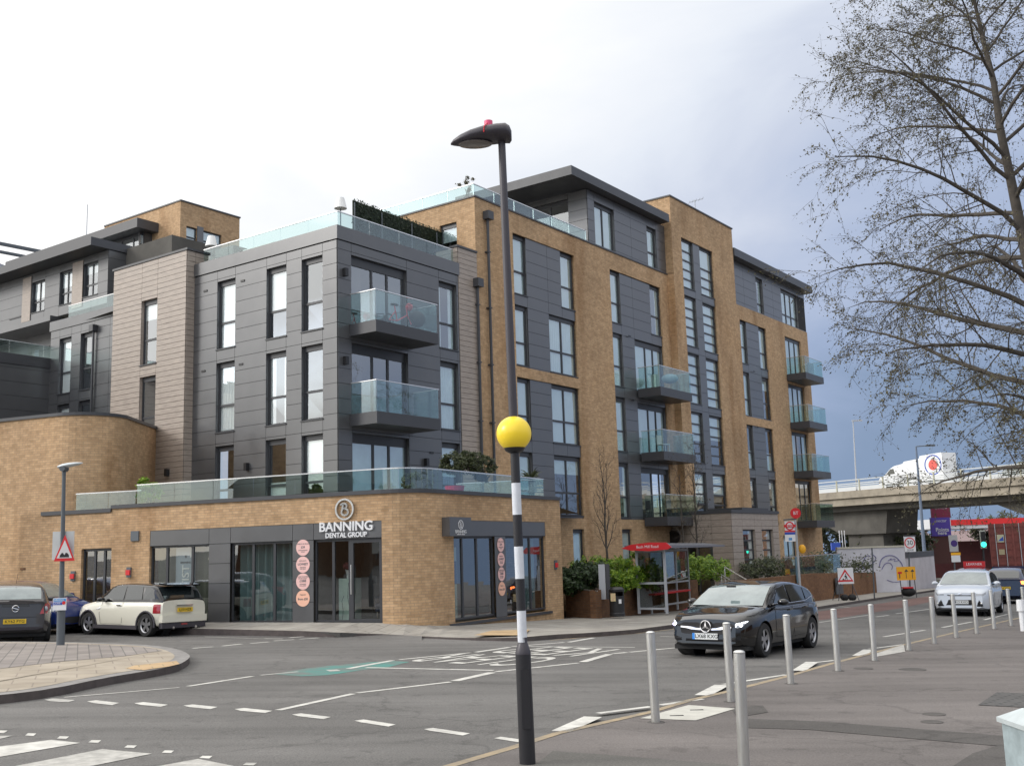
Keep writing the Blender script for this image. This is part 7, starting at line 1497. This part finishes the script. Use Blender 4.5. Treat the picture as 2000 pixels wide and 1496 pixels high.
# petrol station canopy, totem, far things
pc_ = thing('filling_station_canopy', 'red and white filling station canopy seen under the flyover', 'canopy', at_y(1900, 1090, 118)); Yp = 118; a, b, c, d = at_y(1856, 1015, Yp), at_y(2060, 1002, Yp), at_y(1856, 1026, Yp), at_y(1856, 1031, Yp)
m = MB(); m.abox(a.x, b.x + 8, Yp, Yp + 12, c.z, a.z); m.build('fascia', pbr('canopy_red', (.75, .03, .03), .4), pc_); m = MB(); m.abox(a.x - .3, b.x + 8, Yp + .1, Yp + 12, d.z - .1, c.z); m.abox(a.x - .5, a.x, Yp - .05, Yp + 12, d.z, a.z + .2); m.build('underside', 'white', pc_)
for x in (a.x + 6, a.x + 16): m = MB(); m.abox(x, x + .4, Yp + 4, Yp + 4.4, -4, c.z); m.build('column', 'lgrey', pc_)
to = thing('totem_sign', 'tall maroon and purple advertising totem in front of the filling station', 'sign', at_y(1835, 1100, 112)); Yo = 112; Fo = pxF(Yo)
MT['maroon'] = pbr('maroon', (.22, .02, .06), .5); MT['violet'] = pbr('violet', (.10, .06, .40), .5); MT['pinkt'] = pbr('pink_text', (.7, .5, .6), .5)
rect(Fo, 1815, 975, 1855, 1011, 0, .3, 'maroon', to, 'upper_panel'); rect(Fo, 1815, 1011.2, 1856, 1046, 0, .31, 'violet', to, 'lower_panel'); rect(Fo, 1817, 1046, 1855, 1100, .0, .2, pbr('totem_base', (.09, .03, .025), .6), to, 'base')
c = at_y(1835, 985, Yo); text('lettering', 'COSTA', .85, 'white', to, mw=facemat(Fo, c.x, .33, c.z, to), bold=.02, sx=.8); c = at_y(1835, 992, Yo); text('lettering', 'EXPRESS', .34, 'pinkt', to, mw=facemat(Fo, c.x, .33, c.z, to)); c = at_y(1836, 1017, Yo); text('lettering', 'nectar', .42, 'white', to, mw=facemat(Fo, c.x, .33, c.z, to)); c = at_y(1838, 1034.5, Yo); text('lettering', 'Points', .55, 'white', to, mw=facemat(Fo, c.x, .33, c.z, to), bold=.01); c = at_y(1838, 1041, Yo); text('lettering', 'here', .5, 'white', to, mw=facemat(Fo, c.x, .33, c.z, to), bold=.01)
hd2 = thing('hoarding', 'long dark red hoarding fence behind the filling station', 'fence', at_y(1870, 1080, 125)); Yh2 = 125; a, b = at_y(1790, 1056, Yh2), at_y(2080, 1046, Yh2); m = MB(); m.abox(a.x, b.x, Yh2, Yh2 + .3, -6, a.z - 0.2); m.build('panel', pbr('hoarding', (.12, .03, .03), .7, var=.2), hd2)
# distant houses with pinkish roofs
def house(px, py, Y, wpx, lab, wallc, roofc):
    a = at_y(px, py, Y); b = at_y(px + wpx, py, Y); W = b.x - a.x; z = a.z; o = thing('house', lab, 'house', (a.x + W / 2, Y, gz(a.x, Y)), group='distant houses beyond the flyover')
    m = MB(); m.abox(a.x, b.x, Y, Y + 8, -14, z - 2.4); m.build('wall', wallc, o); m = MB(); A = [Vector((a.x - .3, Y - .3, z - 2.5)), Vector((b.x + .3, Y - .3, z - 2.5)), Vector((b.x + .3, Y + 4, z)), Vector((a.x - .3, Y + 4, z))]; B = [Vector((a.x - .3, Y + 8.3, z - 2.5)), Vector((b.x + .3, Y + 8.3, z - 2.5)), Vector((b.x + .3, Y + 4, z)), Vector((a.x - .3, Y + 4, z))]; m.face(A); m.face(B); m.build('roof', roofc, o)
    m = MB(); m.abox(a.x + W * .7, a.x + W * .7 + .8, Y + 3.6, Y + 4.4, z - .5, z + .9); m.build('chimney', roofc, o)
    for k in range(2): m = MB(); x = a.x + W * (.25 + .4 * k); m.abox(x, x + 1.2, Y - .05, Y, z - 4.6, z - 3.2); m.build('window', 'carglass', o)
hr_, hw2 = pbr('far_roof', (.26, .19, .19), .8), pbr('far_wall', (.38, .32, .30), .8)
for px, py, Y, wp_, lb in ((1738, 1035, 230, 26, 'small distant house with pinkish roof left of the others'), (1766, 1038, 240, 30, 'distant pink roofed house left of the tall lamp column'), (1798, 1041, 236, 26, 'distant pink roofed house just left of the totem'), (1868, 1036, 235, 34, 'distant house under the left end of the red canopy'), (1905, 1034, 245, 36, 'distant house behind the traffic light'), (1944, 1030, 250, 60, 'distant house behind the container lorry')): house(px, py, Y, wp_, lb, hw2, hr_)
bb_ = thing('blue_container', 'bright blue box with white pipes glimpsed beside the building end', 'container', at_y(1635, 1065, 90)); Fb_ = pxF(90); rect(Fb_, 1622, 1060, 1640, 1074, 0, .3, 'blue', bb_, 'box')
for x in (1638, 1643, 1648): rect(Fb_, x, 1036, x + 2.5, 1077, .1, .2, 'white', bb_, 'pipe')
# ------------------------------------------------------------------ trees and shrubs
def blob(c, r):                                      # random point inside an uneven ellipsoid
    while True:
        p = Vector((rnd.uniform(-1, 1), rnd.uniform(-1, 1), rnd.uniform(-1, 1)))
        if p.length < 1 and p.length > rnd.uniform(0, .9): return Vector(c) + Vector((p.x * r[0], p.y * r[1], p.z * r[2]))
def shrub(name, lab, cat, blobs, n, size, mat, group=None, stem=True):
    o = thing(name, lab, cat, Vector(blobs[0][0]) - Vector((0, 0, blobs[0][1][2])), group=group); m = MB()
    for c, r in blobs:
        k = int(n / len(blobs))
        cl_ = [blob(c, r) for _ in range(max(8, k // 45))]
        for _ in range(k):
            q = rnd.choice(cl_); p = q + Vector((rnd.gauss(0, .10), rnd.gauss(0, .10), rnd.gauss(0, .08))) * max(r)
            a = Vector((rnd.gauss(0, 1), rnd.gauss(0, 1), rnd.gauss(.3, .7))).normalized(); b = a.orthogonal().normalized(); s_ = size * rnd.uniform(.6, 1.35); a, b = a * s_, b * s_ * .5
            m.face([p - a, p + b, p + a, p - b])
    m.build('foliage', mat, o)
    if stem:
        m = MB()
        for c, r in blobs:
            for _ in range(5): t = blob(c, (r[0] * .6, r[1] * .6, r[2] * .5)); m.tube((c[0] + rnd.uniform(-.1, .1), c[1], c[2] - r[2] * 1.05), t, .02, .008, 5)
        m.build('stems', 'bark', o)
    return o
def shb(px, py, Y, rx, ry, rz): a = at_y(px, py, Y); return ((a.x, Y, a.z), (rx, ry, rz))
zt2 = pb2.y + 1.0
shrub('shrub', 'dark green rhododendron filling the bed left of the slate sign slab', 'shrub', [shb(1128, 1130, 37.6, .75, .7, .5), shb(1155, 1126, 37.8, .75, .7, .55), shb(1112, 1138, 37.2, .5, .6, .35)], 5200, .075, 'leafdark')
shrub('shrub', 'bright yellow green shrub between the slate slab and the bus shelter', 'shrub', [shb(1215, 1120, 38.6, .75, .7, .55), shb(1245, 1113, 39.2, .8, .7, .55), shb(1205, 1135, 38.3, .6, .5, .4), shb(1262, 1125, 39.2, .6, .6, .5)], 7000, .062, 'leafgreen')
shrub('shrub', 'yellow green shrub seen through the glass of the bus shelter', 'shrub', [shb(1295, 1112, 43.5, 1.0, .7, .55), shb(1345, 1112, 45.5, 1.0, .8, .58), shb(1388, 1110, 46.5, .9, .8, .5)], 6000, .062, 'leafgreen')
shrub('shrub', 'low bright shrub tops behind the dark rhododendron', 'shrub', [shb(1160, 1101, 39.5, .8, .6, .22), shb(1195, 1103, 40, .7, .6, .22)], 2400, .055, 'leafgreen')
shrub('shrub', 'dark low planting under the right hand balconies', 'shrub', [shb(1500, 1110, 50, 1.4, 1, .4), shb(1560, 1107, 54, 1.8, 1, .45), shb(1625, 1103, 60, 2.4, 1, .5)], 5200, .08, 'leafolive')
shrub('terrace_plant', 'big rounded dark olive bush in a pot on the shop terrace', 'plant', [shb(884, 905, 33.2, .42, .45, .33), shb(915, 902, 33.8, .5, .45, .38), shb(945, 915, 34.4, .38, .4, .42)], 6500, .045, 'leafolive')
shrub('terrace_plant', 'fresh green bamboo like bush behind the terrace glass at the left end', 'plant', [shb(290, 962, 33.4, .42, .3, .30), shb(283, 948, 33.4, .2, .2, .25)], 2600, .045, 'leafgreen')
shrub('terrace_plant', 'small leafy plant behind the glass at the rounded terrace corner', 'plant', [shb(802, 940, 30.6, .3, .3, .32)], 900, .05, 'leafolive')
# spiky palm like plant at the right end of the terrace
sp2 = at_y(1037, 935, 36.4); pl2 = thing('terrace_plant', 'spiky fan leaved palm at the right end of the shop terrace', 'plant', (sp2.x, sp2.y, 3.3)); m = MB(); m.tube((sp2.x, sp2.y, 3.3), sp2, .05, n=7); m.build('stem', 'bark', pl2); m = MB()
for _ in range(46):
    a = rnd.uniform(0, 6.28); e = rnd.uniform(-.2, 1.1); d = Vector((math.cos(a) * math.cos(e), math.sin(a) * math.cos(e), math.sin(e))); L = rnd.uniform(.35, .6); w_ = d.orthogonal().normalized() * .022; p = Vector(sp2); q = p + d * L * .6; r_ = p + d * L - Vector((0, 0, .12)); m.face([p - w_, p + w_, q + w_, q - w_]); m.face([q - w_, q + w_, r_])
m.build('foliage', 'leafolive', pl2)
shrub('terrace_plant', 'wispy bare potted plant on the upper roof corner behind glass', 'plant', [((lambda a: (a.x, a.y, a.z))(at_z(912, 362, 16.0)), (.35, .35, .45))], 260, .05, 'leafbud')
def wild(px, py, Y, lab, r): 
    shrub('tree', lab, 'tree', [shb(px, py, Y, *r)], 2600, .28, 'leafolive', group='scrubby trees beyond the white wall')
wild(1700, 1048, 120, 'dark scrubby tree behind the graffiti wall and flyover pier', (5, 3, 2.2)); wild(1745, 1062, 110, 'low scrub right of the flyover pier', (3.5, 3, 1.5)); wild(1960, 1040, 130, 'tree under the canopy right of the traffic light', (3.5, 3, 2.0)); wild(1640, 1030, 125, 'pale scrub between the building end and the flyover pier', (3.0, 3, 3.0))
# recursive bare tree
def tree(name, lab, base, H, trunk_r, reach, nprim, leafn, seed, leafmat_, leafsize, z0frac=.22, lean=(0, 0), droop=.35, sec=12, ter=5, upright=0.0, group=None):
    rg = random.Random(seed); o = thing(name, lab, 'tree', base, group=group)
    tm = MB(); pts = []; p = Vector(base) - Vector((0, 0, .2)); n = 14
    for k in range(n + 1):
        t = k / n; pts.append(Vector(base) + Vector((lean[0] * t + rg.uniform(-.06, .06) * H / 12 * (k > 0), lean[1] * t + rg.uniform(-.06, .06) * H / 12 * (k > 0), H * t - .1)))
    def tr(t): return trunk_r * (1 - t) ** .8 + .012
    for k in range(n): tm.tube(pts[k], pts[k + 1], tr(k / n) * (1.25 if k == 0 else 1), tr((k + 1) / n), 10)
    bm_ = MB(); tw = MB(); lf = MB()
    def leafat(p, d):
        a = (d + Vector((rg.gauss(0, .7), rg.gauss(0, .7), rg.gauss(-.1, .6)))).normalized(); b = a.orthogonal().normalized(); b.rotate(Matrix.Rotation(rg.uniform(0, 6.3), 3, a)); s_ = leafsize * rg.uniform(.5, 1.4); a, b = a * s_, b * s_ * .45; lf.face([p, p + a * .8 + b, p + a * 1.7, p + a * .8 - b])
    def limb(p, d, L, r, nseg, mb, gravity, curl, ns=5):
        q = [p.copy()]; d = d.normalized(); rr = r
        for k in range(nseg):
            t = k / nseg; d = (d + Vector((rg.gauss(0, curl), rg.gauss(0, curl), rg.gauss(0, curl) - gravity * t + upright * .15))).normalized(); p2 = q[-1] + d * L / nseg; r2 = r * (1 - (k + 1) / nseg) ** .7 + .3 * r * .12; mb.tube(q[-1], p2, rr, r2, ns, caps=False); rr = r2; q.append(p2)
        return q
    per = max(1, leafn // (nprim * sec * ter))
    for i in range(nprim):
        t = z0frac + (1 - z0frac) * (i + rg.random() * .8) / nprim; t = min(t, .985); k = t * n; P = pts[int(k)].lerp(pts[min(n, int(k) + 1)], k - int(k)); Rr = reach(P.z) * rg.uniform(.75, 1.08); az = i * 2.39996 + rg.uniform(-.4, .4); el = rg.uniform(.15, .55) + upright * .7 + (t - .3) * .5
        d = Vector((math.cos(az) * math.cos(el), math.sin(az) * math.cos(el), math.sin(el))); pr = min(tr(t) * .5, .015 + .0115 * Rr)
        q = limb(P, d, Rr * 1.08, pr, 9, bm_, droop * .42, .085, 7)
        for j in range(sec):
            u_ = .18 + .82 * (j + rg.random()) / sec; kk = min(8.99, u_ * 9); S = q[int(kk)].lerp(q[int(kk) + 1], kk - int(kk)); dd = (q[int(kk) + 1] - q[int(kk)]).normalized(); sdv = dd.orthogonal().normalized(); sdv.rotate(Matrix.Rotation(rg.uniform(0, 6.3), 3, dd)); d2 = (dd * .75 + sdv * .8).normalized(); L2_ = Rr * (.42 - .24 * u_) * rg.uniform(.7, 1.2) + .25
            s2 = limb(S, d2, L2_, max(.007, pr * .34 * (1.1 - u_)), 5, bm_, droop * .8, .13, 4)
            for w_ in range(ter):
                kk = rg.uniform(1.0, 4.99); T = s2[int(kk)].lerp(s2[int(kk) + 1], kk - int(kk)); dd2 = (s2[int(kk) + 1] - s2[int(kk)]).normalized(); d3 = (dd2 + Vector((rg.gauss(0, .6), rg.gauss(0, .6), rg.gauss(-.15, .5)))).normalized(); L3 = rg.uniform(.35, .95) * min(1, H / 9)
                s3 = limb(T, d3, L3, .0065 if H > 9 else .004, 3, tw, droop, .16, 3)
                for _ in range(per): a_ = rg.uniform(.2, 2.99); X = s3[int(a_)].lerp(s3[int(a_) + 1], a_ - int(a_)); leafat(X + Vector((rg.gauss(0, .05), rg.gauss(0, .05), rg.gauss(0, .05))), (s3[int(a_) + 1] - s3[int(a_)]).normalized())
    tm.build('trunk', 'bark', o, smooth=True, ang=70); bm_.build('branches', 'bark', o); tw.build('twigs', 'bark', o)
    if leafn: lf.build('leaves', leafmat_, o)
    return o
bt0 = Vector((16.0, 30.6, gz(16, 30.6)))
prf = [(2.8, 4.4), (4.5, 5.9), (6.1, 6.2), (7.5, 6.4), (9.9, 7.1), (11.1, 6.9), (13.3, 6.1), (15.4, 4.8), (17, 3.8), (19, 1.8), (21, .6)]
def reach_big(z):
    for (a, b), (c, d) in zip(prf, prf[1:]):
        if z <= c: return b + (d - b) * max(0, (z - a)) / (c - a)
    return .5
tree('tree', 'large spreading tree with sparse budding leaves overhanging from the right edge', bt0, 20.5, .27, reach_big, 56, 96000, 11, 'leafbud', .042, z0frac=.20, lean=(-1.5, 0), droop=.34, sec=20, ter=9)
tb = at_y(1186, 1110, 38.9); tree('street_tree', 'slim bare young tree standing in the shrub bed before the brick front', Vector((tb.x, 38.9, .2)), 4.3, .045, lambda z: 1.05, 13, 0, 5, 'leafbud', .03, z0frac=.34, droop=-.25, sec=6, ter=3, upright=.9)
tb = at_y(1362, 1075, 47.5); tree('street_tree', 'bare multi stemmed sapling behind the bus shelter roof', Vector((tb.x, 47.5, .0)), 5.6, .05, lambda z: 1.1, 12, 600, 6, 'leafbud', .04, z0frac=.3, droop=-.1, sec=6, ter=3, upright=.6)
tb = at_y(1335, 1075, 46); tree('street_tree', 'thin bare sapling left of the middle one beside the entrance', Vector((tb.x, 46, .0)), 5.0, .04, lambda z: .9, 10, 0, 9, 'leafbud', .04, z0frac=.35, droop=.1, sec=5, ter=3, upright=.3)
# ------------------------------------------------------------------ unseen houses added behind the viewer for the glass to mirror
rg = random.Random(3)
for i, (x, y, w_, d_, h_, a_) in enumerate(((-26, -18, 12, 9, 7.5, 20), (-8, -26, 14, 9, 8.5, 8), (10, -26, 14, 9, 8, -6), (27, -14, 12, 9, 7.5, -30), (-44, 2, 14, 9, 9, 60), (46, 8, 14, 10, 8, -60))):
    o = thing('house', ['left', 'second left', 'second right', 'right', 'far left', 'far right'][i] + ' unseen brick house added behind the viewer, mirrored in the glass', 'house', (x, y, gz(x, y) - .3), R(a_), group='unseen houses added for the glass reflections')
    m = MB(); m.abox(-w_ / 2, w_ / 2, -d_ / 2, d_ / 2, -1, h_ * .68); m.build('wall', 'brick2', o, local=True)
    m = MB(); A = [(-w_ / 2 - .3, -d_ / 2 - .3, h_ * .67), (w_ / 2 + .3, -d_ / 2 - .3, h_ * .67), (w_ / 2 + .3, 0, h_), (-w_ / 2 - .3, 0, h_)]; B = [(x_, -y_, z_) for x_, y_, z_ in A]; m.face(A); m.face(B); m.face([A[0], B[0], A[3]]); m.face([A[1], B[1], A[2]]); m.build('roof', 'concd', o, local=True)
    for k in range(4):
        for z_ in (.9, 3.4): m = MB(); xx = -w_ / 2 + w_ * (k + .5) / 4; m.abox(xx - .6, xx + .6, d_ / 2 - .05, d_ / 2 + .03, z_, z_ + 1.3); m.build('window', 'carglassl', o, local=True)
